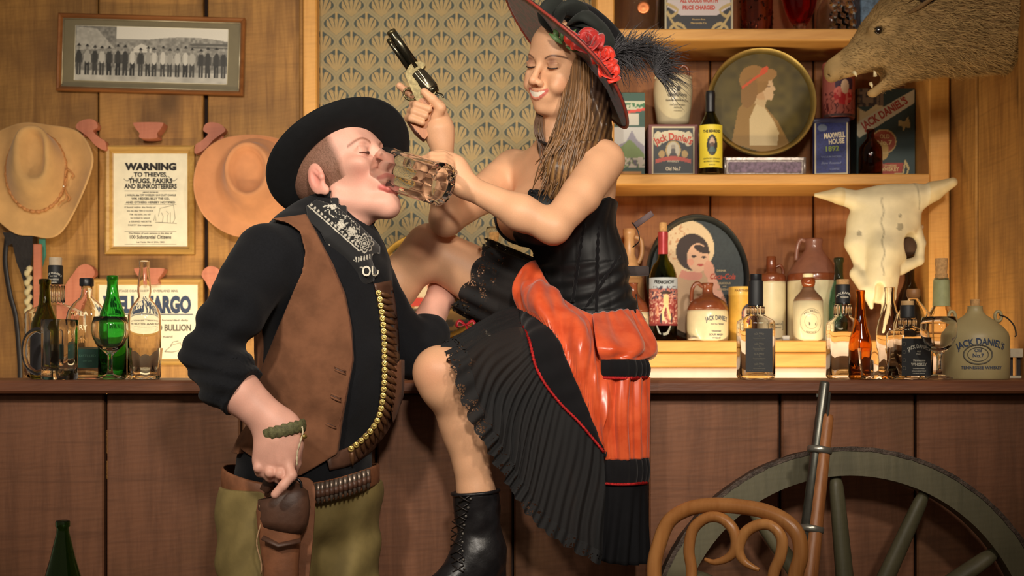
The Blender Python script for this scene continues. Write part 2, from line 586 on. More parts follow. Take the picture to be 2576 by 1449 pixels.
def surface_net(G, lo, h):
    S = G < 0
    cnt = np.zeros(np.array(G.shape) - 1, np.int8)
    for a in (0, 1):
        for b in (0, 1):
            for c in (0, 1):
                cnt += S[a:S.shape[0] - 1 + a, b:S.shape[1] - 1 + b, c:S.shape[2] - 1 + c]
    act = np.argwhere((cnt > 0) & (cnt < 8))
    idx = np.full(cnt.shape, -1, np.int32); idx[tuple(act.T)] = np.arange(len(act))
    pos = np.zeros((len(act), 3)); w = np.zeros(len(act))
    cor = [(a, b, c) for a in (0, 1) for b in (0, 1) for c in (0, 1)]
    for i, p in enumerate(cor):
        for q in cor[i + 1:]:
            if sum(abs(x - y) for x, y in zip(p, q)) != 1: continue
            ga = G[tuple((act + p).T)]; gb = G[tuple((act + q).T)]
            m = (ga < 0) != (gb < 0)
            t = np.where(m, ga / np.where(m, ga - gb, 1), 0)
            e = np.array(p) + t[:, None] * (np.array(q) - np.array(p))
            pos += e * m[:, None]; w += m
    V = lo + (act + pos / w[:, None]) * h
    Q = []
    for ax in range(3):
        sl0 = [slice(None)] * 3; sl1 = [slice(None)] * 3
        sl0[ax] = slice(0, -1); sl1[ax] = slice(1, None)
        d = S[tuple(sl0)].astype(np.int8) - S[tuple(sl1)]
        e = np.argwhere(d != 0)
        u, v = (ax + 1) % 3, (ax + 2) % 3
        ok = (e[:, u] > 0) & (e[:, v] > 0) & (e[:, u] < G.shape[u] - 1) & (e[:, v] < G.shape[v] - 1)
        e = e[ok]; sg = d[tuple(e.T)]
        du = np.zeros(3, int); du[u] = 1; dv = np.zeros(3, int); dv[v] = 1
        q = np.stack([idx[tuple((e - du - dv).T)], idx[tuple((e - dv).T)], idx[tuple(e.T)], idx[tuple((e - du).T)]], 1)
        q[sg < 0] = q[sg < 0][:, ::-1]
        Q.append(q)
    Q = np.concatenate(Q)
    Q = Q[(Q >= 0).all(1)]
    return V, Q

def merge_np(*vf):
    V, Q, n = [], [], 0
    for v, q in vf:
        V.append(v); Q.append(np.asarray(q) + n); n += len(v)
    return np.concatenate(V), np.concatenate(Q)
# ================================================================== THE SETTING
random.seed(4)
W_WALL = wood('wall_plank_wood', C(148, 104, 52), C(188, 138, 72), C(104, 70, 40), 'Z', 0.6, 0.14)
W_SHELFBACK = wood('shelf_back_wood', C(146, 92, 50), C(178, 116, 62), C(112, 68, 42), 'Z', 0.6, 0.1, knots=False)
W_TRIM = wood('pale_trim_wood', C(214, 152, 74), C(230, 172, 92), C(200, 138, 62), 'Z', 0.5, 0.1, 0.15, False)
W_SHELF = wood('shelf_board_wood', C(204, 146, 72), C(224, 168, 90), C(188, 128, 58), 'X', 0.5, 0.1, 0.15, False)
W_BAR = wood('bar_front_wood', C(106, 68, 46), C(128, 84, 58), C(98, 68, 38), 'Z', 0.62, 0.2, 0.4, True)
W_BARTOP = wood('bar_top_wood', C(104, 62, 42), C(128, 80, 54), C(88, 52, 36), 'X', 0.42, 0.2, 0.25, False)
W_FLOOR = wood('floor_wood', C(92, 60, 40), C(116, 78, 50), C(74, 48, 32), 'Y', 0.6, 0.2, 0.3, False)
DARK = plain('dark_gap_board', C(40, 24, 18), 0.9)
PALE = plain('pale_painted_board', C(226, 204, 190), 0.5, scale=8)

def plank(name, lo, hi, mat, parent=None, bev=0.004):
    lo, hi = Vector(lo), Vector(hi)
    c = (lo + hi) / 2
    o = make(name, *box(lo - c, hi - c, bev), mat, parent, smooth=False, loc=c)
    return o

def X(px, d): return (px - CX) * d / F
def Z(py, d): return ZC - (py - HZ) * d / F

WY = 4.15
# back wall: dark backing board with sawn planks in front of it
wall = tag(make('wall_back', *box((-2.2, WY + 0.03, 0), (1.45, WY + 0.08, 2.75)), DARK, smooth=False), kind='structure')
for a, b, dy in ((-420, -12, 0.0), (-8, 244, 0.004), (249, 511, -0.003), (522, 766, 0.003)):
    plank('plank', (X(a, WY), WY + dy, 0), (X(b, WY), WY + 0.028, 2.7), W_WALL, wall)
for a, b, dy in ((1496, 1785, 0.0), (1789, 2045, 0.003), (2049, 2308, -0.002), (2313, 2470, 0.002)):
    plank('plank', (X(a, WY), WY + dy, 0.4), (X(b, WY), WY + 0.028, 2.7), W_SHELFBACK, wall)

# wallpaper panel
def wallpaper_mat():
    m, t, p = new_mat('ogee_wallpaper')
    tc = t.nodes.new('ShaderNodeTexCoord'); sx = t.nodes.new('ShaderNodeSeparateXYZ')
    t.links.new(tc.outputs['Object'], sx.inputs[0])
    P, V = 0.0947, 0.1142
    u = N(t, sx.outputs[0]) * (1 / P); w = N(t, sx.outputs[2]) * (1 / V)
    fu = (u + 100.5).fract() - 0.5; fw = (w + 100.5).fract() - 0.5
    gu = (u + 100.0).fract() - 0.5; gw = (w + 100.0).fract() - 0.5
    ph = w * (2 * math.pi)
    edge = ph.cos() * 0.25 + 0.25
    e = fu.abs() - edge
    sl = (ph.sin() * ph.sin() * 1.7 + 1.0).sqrt()
    dist = e.abs() / sl
    inA = e.lt(0.0)
    lu = fu * inA + gu * (1.0 - inA); lw = fw * inA + gw * (1.0 - inA)
    band = dist.smooth(0.088, 0.076)
    core = dist.smooth(0.016, 0.006) * 0.35
    # palmette leaf
    tt = (lw + 0.37) * (1 / 0.51)
    ttc = tt.max(0.001).min(1.0)
    ang0 = lu.atan2(lw + 0.30)
    scal = (ang0 * 13.0).cos() * 0.020
    hw = ((lw * (2 * math.pi)).cos() * 0.25 + 0.115 + scal * 0.7).min(0.325).max(0.0)
    leaf = (lu.abs() - hw).smooth(0.012, -0.012) * tt.gt(0.0) * (tt + (lu * 9.0).cos().abs() * 0.10).smooth(1.10, 1.04)
    ang = lu.atan2(lw + 0.36)
    rr = (lu * lu + (lw + 0.36) * (lw + 0.36)).sqrt()
    vein = (ang * 19.0).cos().smooth(-0.62, -0.95) * rr.smooth(0.16, 0.40)
    vein2 = (ang * 38.0 + rr * 40.0).cos().smooth(-0.5, -0.95) * 0.35
    stem = lu.abs().smooth(0.045, 0.030) * lw.gt(0.06) * lw.lt(0.34)
    cross = (lw - 0.30).abs().smooth(0.022, 0.012) * lu.abs().lt(0.10)
    bud = ((lu.abs() - 0.0) * (lu.abs() - 0.0) * 1.0 + (lw - 0.37) * (lw - 0.37)).sqrt().smooth(0.045, 0.030) * 0.0
    tanmask = (leaf * (1.0 - vein.max(vein2))).max(stem).max(cross).max(bud)
    tv = objvec(t, rnd=False)
    n = noise(t, tv, 90, 3)
    green = mixcol(t, n, C(46, 56, 50), C(60, 70, 60))
    tan = mixcol(t, n, C(152, 132, 84), C(176, 152, 100))
    gold = mixcol(t, n, C(164, 134, 78), C(180, 150, 94))
    bandc = mixcol(t, core, mixcol(t, n, C(138, 124, 86), C(158, 142, 100)), C(96, 96, 66))
    c = mixcol(t, tanmask, green, mixcol(t, noise(t, tv, 40, 2), tan, gold))
    c = mixcol(t, band, c, bandc)
    t.links.new(c, p.inputs['Base Color'])
    setin(p, Roughness=0.55)
    bump(t, p, noise(t, tv, 900, 3), 0.12, 0.001)
    return m
wc = at(960, 15, WY - 0.012)
paper = make('wall_paper', *box((X(792, WY) - wc.x, -0.006, 0.45 - wc.z), (X(1506, WY) - wc.x, 0.03, 2.70 - wc.z)), wallpaper_mat(), smooth=False, loc=wc)
tag(paper, kind='structure')

t1 = tag(plank('trim_1', (X(763, 4.08), 4.075, 0), (X(797, 4.08), 4.155, 2.7), W_TRIM), kind='structure')
t3 = tag(plank('trim_3', (X(752, 4.12), 4.125, 0), (X(764, 4.12), 4.155, 2.7), W_WALL), kind='structure')

# right-hand side wall, planks running towards the camera
SX = 1.305
wr = tag(make('wall_right', *box((SX + 0.03, 0.8, 0), (SX + 0.08, 4.2, 2.75)), DARK, smooth=False), kind='structure')
for a, b, dx in ((4.10, 3.69, 0.0), (3.683, 3.36, 0.004), (3.353, 3.02, -0.012), (3.01, 2.70, 0.0), (2.69, 2.36, 0.003), (2.35, 2.0, 0.0)):
    plank('plank', (SX + dx, b, 0), (SX + 0.028, a, 2.7), W_WALL, wr)

# shelf unit
def shelf_upright(a, b, label):
    o = plank('shelf_upright', (X(a, 3.9), 3.895, 1.185), (X(b, 3.9), 4.145, 2.7), W_TRIM)
    tag(o, label, 'shelf post')
shelf_upright(1500, 1545, 'pale wooden shelf upright beside the patterned wallpaper')
shelf_upright(2336, 2388, 'pale wooden shelf upright under the boar head')
xl, xr = X(1545, 3.9) + 0.001, X(2336, 3.9) - 0.001
def shelf_board(p0, p1, label):
    o = plank('shelf_board', (xl, 3.88, Z(p1, 3.88)), (xr, 4.145, Z(p0, 3.88)), W_SHELF)
    tag(o, label, 'shelf')
    return Z(p0, 3.88)
Z_TOP = shelf_board(72, 102, 'upper pale wooden shelf board carrying glass jars')
Z_MID = shelf_board(437, 465, 'middle pale wooden shelf board carrying tins and the round tray')
Z_LOW = Z(857, 3.86)
low = thing('back_counter', 'thick pale wooden back counter board under the stoneware jugs', 'counter', (0, 0, 0))
xa, xb = X(905, 3.86), SX - 0.003
plank('top_board', (xa, 3.86, Z(886, 3.86)), (xb, 4.13, Z_LOW), W_SHELF, low)
plank('lower_board', (xa, 3.864, Z(924, 3.86)), (xb, 4.10, Z(888, 3.86)), W_SHELF, low)
plank('backing_board', (xa, 3.91, 0.7), (xb, 3.94, Z(925, 3.86)), PALE, low)
plank('side_panel', (xa, 3.945, 0), (xa + 0.03, 4.10, Z(926, 3.86)), W_SHELF, low)

# bar: planked front and top
BAR_Z = Z(957, 2.9)
bar = thing('bar_counter', 'long brown plank bar counter the couple lean and sit on', 'bar', (0, 0, 0))
edges = [-420, -74, 265, 606, 946, 1290, 1630, 1964, 2305, 2650, 2790]
for i, (a, b) in enumerate(zip(edges[:-1], edges[1:])):
    dy = random.uniform(-0.003, 0.004)
    plank('front_plank', (X(a, 2.95) + 0.003, 2.95 + dy, 0.0), (min(X(b, 2.95) - 0.003, SX - 0.002), 2.975, Z(991, 2.9) - 0.001), W_BAR, bar)
plank('bar_top', (X(-500, 2.9), 2.90, Z(990, 2.9)), (SX - 0.002, 3.38, BAR_Z), W_BARTOP, bar, 0.006)
# dark panel added to block back-bar light; short slit left open at the left-hand joint
zb = Z(992, 2.9)
plank('light_block_panel', (X(-500, 2.98), 2.977, 0), (X(266, 2.98), 2.985, zb), DARK, bar, 0)
plank('light_block_panel', (X(271, 2.98), 2.977, 0), (SX - .003, 2.985, zb), DARK, bar, 0)
for p0, p1 in ((992, 1082), (1142, 1160), (1206, 2400)):  # added pieces block the light around the slit openings
    plank('slit_light_block', (X(265, 2.99), 2.986, max(0, Z(p1, 2.98))), (X(272, 2.99), 2.992, Z(p0, 2.98)), DARK, bar, 0)
for px in (-300, 606, 1630):
    plank('frame_post', (X(px, 3.0) - 0.03, 2.987, 0), (X(px, 3.0) + 0.03, 3.04, Z(991, 2.9) - 0.002), DARK, bar)

tag(make('floor', *box((-2.4, -0.6, -0.06), (1.45, 4.25, 0.0)), W_FLOOR, smooth=False), kind='structure')
# ================================================================== MATERIALS FOR THE PROPS
G_CLEAR = glass('clear_glass', (0.985, 0.98, 0.965, 1), 0.01, 1.30)
G_GREEN = glass('bright_green_glass', C(110, 206, 120), 0.02, 1.32)
G_DKGREEN = glass('dark_green_glass', C(140, 146, 70), 0.02, 1.32)
G_OLIVE = glass('deep_green_glass', C(120, 168, 120), 0.02, 1.32)
G_TEAL = glass('teal_glass', C(170, 210, 204), 0.02, 1.32)
G_AMBER = glass('amber_glass', C(232, 168, 84), 0.02, 1.32)
G_BROWN = glass('brown_glass', C(170, 104, 66), 0.02, 1.32)
G_DARK = glass('smoky_glass', C(150, 150, 150), 0.02, 1.32)
G_RED = glass('red_glass', C(226, 80, 84), 0.02, 1.32)
G_PINK = glass('pink_glass', C(226, 176, 150), 0.02, 1.32)
BLACKP = plain('black_plastic', C(28, 28, 32), 0.35)
CORK = plain('cork', C(206, 160, 104), 0.85, var=0.2, scale=120, bmp=0.3)
CAPSULE_RED = plain('red_foil', C(176, 62, 66), 0.3, 0.2)
INK = plain('black_ink', C(34, 30, 28), 0.7)
INK_BLUE = plain('blue_ink', C(52, 66, 92), 0.7)
INK_WHITE = plain('white_ink', C(232, 226, 206), 0.6)
INK_RED = plain('red_ink', C(206, 70, 48), 0.6)
INK_GOLD = plain('gold_ink', C(206, 172, 104), 0.5)
INK_GREEN = plain('green_ink', C(150, 172, 70), 0.6)
INK_GREY = plain('grey_ink', C(96, 92, 80), 0.7)
PAPER_BLK = plain('black_label_paper', C(30, 32, 34), 0.55)
PAPER = plain('cream_paper', C(236, 228, 200), 0.75, var=0.05)
STONE_CREAM = plain('cream_stoneware', C(222, 210, 172), 0.3, var=0.05, coat=0.3)
STONE_BROWN = plain('brown_glazed_stoneware', C(124, 66, 40), 0.22, var=0.15, coat=0.5)
STONE_MAUVE = plain('mauve_brown_stoneware', C(136, 92, 76), 0.3, var=0.1, coat=0.3)
STONE_GREY = plain('grey_green_stoneware', C(172, 156, 112), 0.45, var=0.07, scale=12)
STEEL = plain('dark_wire', C(70, 62, 54), 0.4, 0.8)
GILT = plain('gilt_metal', C(196, 172, 104), 0.35, 0.7)
PRINT = vcol('printed_colour', 0.5, bscale=300)
PRINT_GLOSS = vcol('glossy_printed_tin', 0.5, bscale=300, spec=.3)
FOIL = plain('crumpled_silver_tin', C(150, 138, 132), 0.35, 0.6, var=0.35, scale=60, bmp=0.6)
W_SALMON = wood('salmon_carved_wood', C(186, 112, 84), C(204, 130, 100), C(170, 98, 74), 'Z', 0.5, 0.1, 0.15, False)
W_FRAME = wood('gilt_frame_wood', C(176, 132, 62), C(206, 164, 92), C(150, 108, 50), 'X', 0.4, 0.1, 0.2, False)
W_FRAME_DK = wood('brown_frame_wood', C(128, 78, 40), C(156, 100, 54), C(104, 62, 32), 'X', 0.35, 0.05, 0.15, False)

def base_py(z, d): return HZ + (ZC - z) * F / d
def trace(pts, z0, d):
    """(half width px, y px[, square, aspect]) -> profile, bottom to top"""
    b = base_py(z0, d); s = d / F
    return [(q[0] * s, max(0.0, (b - q[1]) * s)) + tuple(q[2:]) for q in pts]

def hollow(prof, th=0.003, bottom=0.010):
    th *= 0.5
    o = [tuple(q) + (0.0, 1.0)[len(q) - 2:] for q in prof]
    inner = [(max(q[0] - th, 0.002), max(q[1], bottom), q[2], q[3]) for q in o[::-1]]
    inner[0] = (inner[0][0], o[-1][1], inner[0][2], inner[0][3])
    pr = [(0.0008, 0.004, 0, 1), (o[0][0] * 0.6, 0.004, o[0][2], o[0][3]), (o[0][0] * 0.86, 0.0, o[0][2], o[0][3])] + o
    pr[3] = (o[0][0], max(o[0][1], 0.003), o[0][2], o[0][3])
    pr += inner + [(0.0008, bottom, 0, 1)]
    return pr

def bottle(name, label, px, d, z0, pts, mat, th=0.003, rz=0.0, cat='bottle', seg=28, group=None, body='glass_body'):
    t = thing(name, label, cat, (X(px, d), d, z0), rz, group)
    pr = trace(pts, z0, d)
    make(body, *lathe(hollow(pr, th), seg), mat, t)
    t_scale = d / F
    return t, t_scale, base_py(z0, d)

def ring_part(t, name, pts, z0, d, mat, seg=24, sharp=40):
    return make(name, *lathe(trace(pts, z0, d), seg), mat, t, sharp=sharp)

# ------------------------------------------------------------------ bottles on the bar, left
B = BAR_Z
t, s, b = bottle('wine_bottle', 'dark green wine bottle standing behind the handled beer mug', 113, 3.13, B,
    [(35, 950), (36, 945), (36, 840), (33, 815), (22, 785), (15, 765), (13, 740), (13, 716), (15, 714), (15, 704), (13, 702)], G_DKGREEN, 0.004)
panel(t, 'paper_label', -0.030, 0.030, 0.012, 0.115, 12, 3, lambda U, V: canvas(U, cv(36, 34, 36)), cyl_warp(0.0347), PRINT)

def square_whiskey(px, d, ys, half, label, capm, z0=B, rz=0.0, group=None):
    """ys: cap top, band top, band bottom, shoulder, body top"""
    y0, y1, y2, y3, y4 = ys
    t, s, b = bottle('whiskey_bottle', label, px, d, z0,
        [(half * .93, 953, 1), (half, 946, 1), (half, y4, 1), (half * .96, y4 - 8, .9), (half * .6, y3 + 4, .5), (21, y3, 0), (20, y2 + 2), (18, y2 - 4), (17, y1 + 6)], G_CLEAR, 0.004, rz, group=group, seg=40)
    ring_part(t, 'neck_label', [(18.6, y2), (18.2, y1 + 2), (17.4, y1)], z0, d, PAPER_BLK)
    ring_part(t, 'cap', [(15.5, y1), (16, y1 - 2), (16, y0 + 1), (15, y0)], z0, d, capm)
    # ribbed collar under the neck label
    for k in range(14):
        a = 2 * math.pi * k / 14
        r = 20.5 * s; zc = (b - (y2 + y3) / 2) * s; hh = (y3 - y2) * 0.42 * s
        make('neck_rib', *tube([(r * math.cos(a), r * math.sin(a), zc - hh), (r * math.cos(a), r * math.sin(a), zc + hh)], 0.0022, 6), G_CLEAR, t)
    return t, s, b

t, s, b = square_whiskey(140, 3.31, (648, 668, 715, 765, 792), 62, 'clear square whiskey bottle with black neck band behind the beer mug', plain('pale_ribbed_cap', C(210, 190, 160), .5))
lettering(t, [('JACK DANIEL\'S', 0.005, 0, (b - 690) * s, {'arc': 0.03}), ('OLD TIME', 0.003, 0, (b - 697) * s), ('TENNESSEE', 0.004, 0, (b - 706) * s), ('WHISKEY', 0.003, 0, (b - 713) * s)],
    INK_WHITE, cyl_warp(0.0188))

t, s, b = bottle('flask_bottle', 'clear embossed flask bottle with black cap and green band label', 218, 3.2, B,
    [(46, 952, .5, .6), (50, 945, .5, .6), (50, 800, .5, .6), (46, 782, .4, .6), (34, 764, .2, .65), (18, 750, 0, .9), (14, 742), (13, 730), (13, 712)], G_CLEAR, 0.004)
ring_part(t, 'cap', [(17, 720), (17.5, 718), (17.5, 702), (16, 700)], B, 3.2, BLACKP)
ring_part(t, 'paper_label', [(50.6, 925, .5, .6), (50.6, 878, .5, .6)], B, 3.2, plain('green_label_paper', C(40, 84, 72), 0.6))
lettering(t, [('DISTILLED', .006, .012, (b - 898) * s, {'sx': 1.1}), ('DRY GIN', .004, .012, (b - 910) * s)], plain('pale_green_ink', C(96, 140, 122), .6), flat_warp(-.0318))
for k, (tx, yy) in enumerate((('MALA', 795), ('DRY', 830), ('GIN', 862))):
    lettering(t, [(tx, .012, -0.008 + .003 * k, (b - yy) * s)], G_CLEAR, flat_warp(-.0315), name='embossed_lettering')

t, s, b = bottle('soda_bottle', 'bright green glass bottle standing behind the wine goblet', 283, 3.12, B,
    [(33, 952), (35, 946), (35, 850), (34, 810), (30, 788), (22, 765), (16, 745), (13, 720), (13, 708), (14, 706), (14.5, 700), (14, 694), (12, 693)], G_GREEN, 0.004)
t, s, b = bottle('clear_bottle', 'tall clear empty spirit bottle behind the small faceted tumbler', 363, 3.13, B,
    [(39, 952), (41, 946), (41, 810), (40, 793), (34, 775), (22, 758), (15, 748), (17, 735), (17, 725), (14, 690), (12, 676), (14, 672), (14, 658), (12, 655)], G_CLEAR, 0.004)

def goblet(px, d, rim, label):
    t = thing('wine_goblet', label, 'glass', (X(px, d), d, B))
    o = trace([(34, 952), (35, 951), (30, 948), (9, 941), (6, 930), (5.5, 905), (7, 893), (20, 881), (33, 868), (43, 848), (46, 832), (45, 815), (40, 797)], B, d)
    i = trace([(39, 797), (43.6, 815), (44.6, 832), (41.5, 847), (31.5, 864), (18, 876), (0.4, 880)], B, d)
    make('glass_body', *lathe([(0.0006, 0.003)] + o + i, 40), G_CLEAR, t)
goblet(277, 2.985, 797, 'clear stemmed wine goblet in front of the green bottle')
goblet(2362, 2.965, 797, 'clear stemmed wine goblet beside the grey stoneware jug')

def tumbler(px, d, label, h0=43, h1=36):
    t = thing('tumbler', label, 'glass', (X(px, d), d, B))
    s = d / F; b = base_py(B, d)
    n = 60; V, Fc = [], []
    rings = [(h1 * .9, b - 1, 0), (h1, b - 3, .0), (h1 * 1.02, b - 12, 1), (h0 * .93, b - 45, 1), (h0 * .95, b - 54, .2), (h0, b - 80, 0), (h0 - 2, b - 80, 0), (h0 * .9, b - 50, 0), (h1 * .9, b - 11, 0), (h1 * .4, b - 10, 0)]
    for r, y, f in rings:
        for k in range(n):
            a = 2 * math.pi * k / n
            fl = 1 - f * 0.045 * (1 - abs(math.cos(a * 5)))
            V.append((r * s * fl * math.cos(a), r * s * fl * math.sin(a), (b - y) * s))
    for j in range(len(rings) - 1):
        for k in range(n): Fc.append((j * n + k, j * n + (k + 1) % n, (j + 1) * n + (k + 1) % n, (j + 1) * n + k))
    Fc += [tuple(range(n - 1, -1, -1)), tuple((len(rings) - 1) * n + k for k in range(n))]
    make('glass_body', V, Fc, G_CLEAR, t, sharp=50)
tumbler(365, 2.99, 'small faceted clear tumbler in front of the tall clear bottle')
tumbler(2200, 2.97, 'small faceted clear tumbler in front of the amber bottle', 41, 33)

def mug_meshes(t, R=0.043, H=0.142):
    """handled glass beer mug, axis z, handle towards -x"""
    n = 96; rings = []
    def ring(r, z, f): rings.append((r, z, f))
    ring(R * .55, .004, 0); ring(R * .9, 0, 0); ring(R * .99, .004, 0); ring(R, .016, .3); ring(R * .985, .022, 1); ring(R * .985, H * .80, 1); ring(R * .99, H * .86, .0); ring(R, H - .003, 0); ring(R * .985, H, 0)
    ring(R * .95, H - .002, 0); ring(R * .90, H * .8, 0); ring(R * .885, .030, 0); ring(R * .80, .021, 0); ring(.002, .021, 0)
    V, Fc = [], []
    for r, z, f in rings:
        for k in range(n):
            a = 2 * math.pi * k / n
            q = 1 - f * 0.055 * (1 - abs(math.cos(a * 6)) ** .6)
            V.append((r * q * math.cos(a), r * q * math.sin(a), z))
    for j in range(len(rings) - 1):
        for k in range(n): Fc.append((j * n + k, j * n + (k + 1) % n, (j + 1) * n + (k + 1) % n, (j + 1) * n + k))
    Fc += [tuple(range(n - 1, -1, -1)), tuple((len(rings) - 1) * n + k for k in range(n))]
    make('glass_body', V, Fc, G_CLEAR, t, sharp=45)
    hp = spline([(-R * .93, 0, H * .80), (-R * 1.35, 0, H * .83), (-R * 1.85, 0, H * .70), (-R * 2.0, 0, H * .45), (-R * 1.8, 0, H * .23), (-R * 1.35, 0, H * .12), (-R * .95, 0, H * .14)], 6)
    make('handle', *tube(hp, 0.0075, 12, flat=0.8), G_CLEAR, t)
t = thing('beer_mug', 'clear ribbed glass beer mug standing at the left end of the bar', 'mug', (X(150, 3.02), 3.02, B))
mug_meshes(t, 0.0412, 0.138)

# ------------------------------------------------------------------ bottles on the bar, right
t, s, b = square_whiskey(1901, 3.06, (690, 706, 770, 792, 815), 44, 'square clear whiskey bottle with tall black back label, alone on the bar', BLACKP)
o_y = -44 * s - .0009
make('paper_label', *box((-.031, o_y - .0004, (b - 936) * s), (.031, o_y + .0004, (b - 828) * s)), PAPER_BLK, t, smooth=False)
L = []
for k in range(4):
    y = 846 + 25 * k
    L += [('SQUARE', .0042, 0, (b - y + 4) * s, {'arc': .03}), ('- 7 -', .003, 0, (b - y - 2) * s), ('Tennessee Whiskey', .0026, 0, (b - y - 7) * s), ('FINE SOUR MASH', .002, 0, (b - y - 11) * s)]
L += [('OLD TIME', .0016, -.018, (b - 932) * s)]
lettering(t, L, INK_GREY, flat_warp(o_y - .0008))

t, s, b = square_whiskey(2120, 3.14, (703, 716, 765, 795, 818), 37, 'clear square bottle with cork top and black neck band behind the amber bottle', CORK)
lettering(t, [('JACK DANIEL\'S', .005, 0, (b - 740) * s, {'arc': .03}), ('TENNESSEE', .003, 0, (b - 750) * s)], INK_WHITE, cyl_warp(.0185))
t, s, b = bottle('beer_bottle', 'slim amber brown beer bottle in the right bar group', 2164, 3.05, B,
    [(27, 954), (29, 948), (29, 870), (26, 850), (17, 820), (13, 790), (11, 750), (11, 740), (12, 738), (12, 731), (11, 730)], G_AMBER, 0.003)
t, s, b = bottle('clear_bottle', 'tall clear unlabelled bottle between the amber bottle and the black label bottle', 2238, 3.22, B,
    [(31, 952), (33, 946), (33, 835), (28, 808), (18, 780), (13, 760), (12, 735), (13.5, 733), (13.5, 724), (12, 722)], G_CLEAR, 0.003)
t, s, b = bottle('round_flask', 'round clear flask with wooden stopper behind the black label whiskey bottle', 2298, 3.135, B,
    [(44, 951, 0, .6), (48, 945, 0, .6), (50, 860, 0, .6), (50, 815, 0, .6), (42, 790, 0, .65), (24, 768, 0, .8), (14, 756), (13, 745)], G_CLEAR, 0.003)
ring_part(t, 'stopper', [(12, 752), (17, 745), (17, 730), (15, 727)], B, 3.135, plain('wooden_stopper', C(150, 104, 60), .5))
t, s, b = square_whiskey(2283, 3.05, (757, 768, 800, 822, 842), 42, 'square clear whiskey bottle with black front label beside the goblet', plain('pale_wood_stopper', C(196, 160, 110), .5), rz=0.22)
o_y = -42 * s - .0009
make('paper_label', *box((-.037, o_y - .0004, (b - 945) * s), (.037, o_y + .0004, (b - 852) * s)), PAPER_BLK, t, smooth=False)
lettering(t, [('JACK DANIEL\'S', .0085, .006, (b - 876) * s, {'arc': .05, 'w': .056}), ('OLD', .0035, .006, (b - 886) * s), ('No.7', .0045, .006, (b - 893) * s), ('Tennessee', .0055, .006, (b - 909) * s, {'shear': .3}),
    ('WHISKEY', .007, .006, (b - 920) * s, {'w': .04}), ('SOUR MASH WHISKEY', .0022, .006, (b - 928) * s), ('DISTILLED AND BOTTLED BY', .002, .006, (b - 934) * s), ('LYNCHBURG, TENN. USA', .002, .006, (b - 940) * s)],
    plain('silver_ink', C(176, 172, 156), .5), flat_warp(o_y - .0008))
for k in range(4):
    make('label_ring', *moved(tube([(.004 * math.cos(a), 0, .004 * math.sin(a)) for a in np.linspace(0, 2 * math.pi, 13)[:-1]], .0005, 4, True), (-.031, o_y - .0008, (b - 866 - 20 * k) * s)), INK_GREY, t)
t, s, b = bottle('corked_bottle', 'round clear bottle with long pale neck and cork by the side wall', 2368, 3.3, B,
    [(40, 951), (44, 945), (46, 880), (46, 830), (40, 800), (26, 780), (21, 770), (20, 730), (18, 700)], G_CLEAR, 0.003)
ring_part(t, 'neck_label', [(21.6, 770), (20.7, 730), (19.5, 705)], B, 3.3, plain('pale_green_label', C(164, 168, 120), .6))
ring_part(t, 'cork', [(14, 706), (16, 690), (14, 688), (16, 655), (15, 650)], B, 3.3, CORK)

def jug_handle(t, pts, r, mat, name='handle'):
    make(name, *tube(spline(pts, 6), r, 10), mat, t)
D = 3.12
t = thing('stoneware_jug', 'large grey stoneware jug with wire handle at the right end of the bar', 'jug', (X(2453, D), D, B))
s = D / F; b = base_py(B, D)
make('jug_body', *lathe([(.001, .001)] + trace([(80, 953), (82, 949), (83, 905), (82, 850), (79, 838), (66, 822), (46, 806), (27, 793), (20, 785), (18, 775), (19, 770), (12, 769)], B, D), 48), STONE_GREY, t, sharp=60)
ring_part(t, 'cork', [(11, 772), (12.5, 755), (11, 753)], B, D, CORK)
for sg in (-1, 1):
    make('handle_ear', *tube([(sg * .055 + .008 * math.cos(a), 0, (b - 800) * s + .012 * math.sin(a) + .004) for a in np.linspace(0, 2 * math.pi, 13)[:-1]], .004, 8, True), STONE_GREY, t)
jug_handle(t, [(.057, 0, (b - 792) * s), (.072, -.01, (b - 800) * s), (.084, -.022, (b - 820) * s), (.086, -.03, (b - 842) * s), (.060, -.088, (b - 850) * s), (0, -.094, (b - 848) * s)][:4] + [(.083, -.030, (b - 848) * s)], .0018, STEEL, 'wire_handle')
lettering(t, [("JACK DANIEL'S", .016, -.012, (b - 868) * s, {'arc': .13, 'w': .115}), ('TENNESSEE WHISKEY', .0075, -.010, (b - 928) * s, {'w': .098}), ('Old', .008, -.02, (b - 886) * s), ('No.7', .009, -.02, (b - 899) * s), ('* * *', .005, -.02, (b - 874) * s)], INK_BLUE, cyl_warp(.0792))
for k in range(2):
    rr = (.020, .028)[k]
    pts = [cyl_warp(.0790)(-.02 + rr * 1.15 * math.cos(a), (b - 892) * s + rr * .8 * math.sin(a)) for a in np.linspace(0, 2 * math.pi, 33)[:-1]]
    make('printed_wreath', *tube(pts, .0009 + .0008 * k, 5, True), INK_GREY, t)

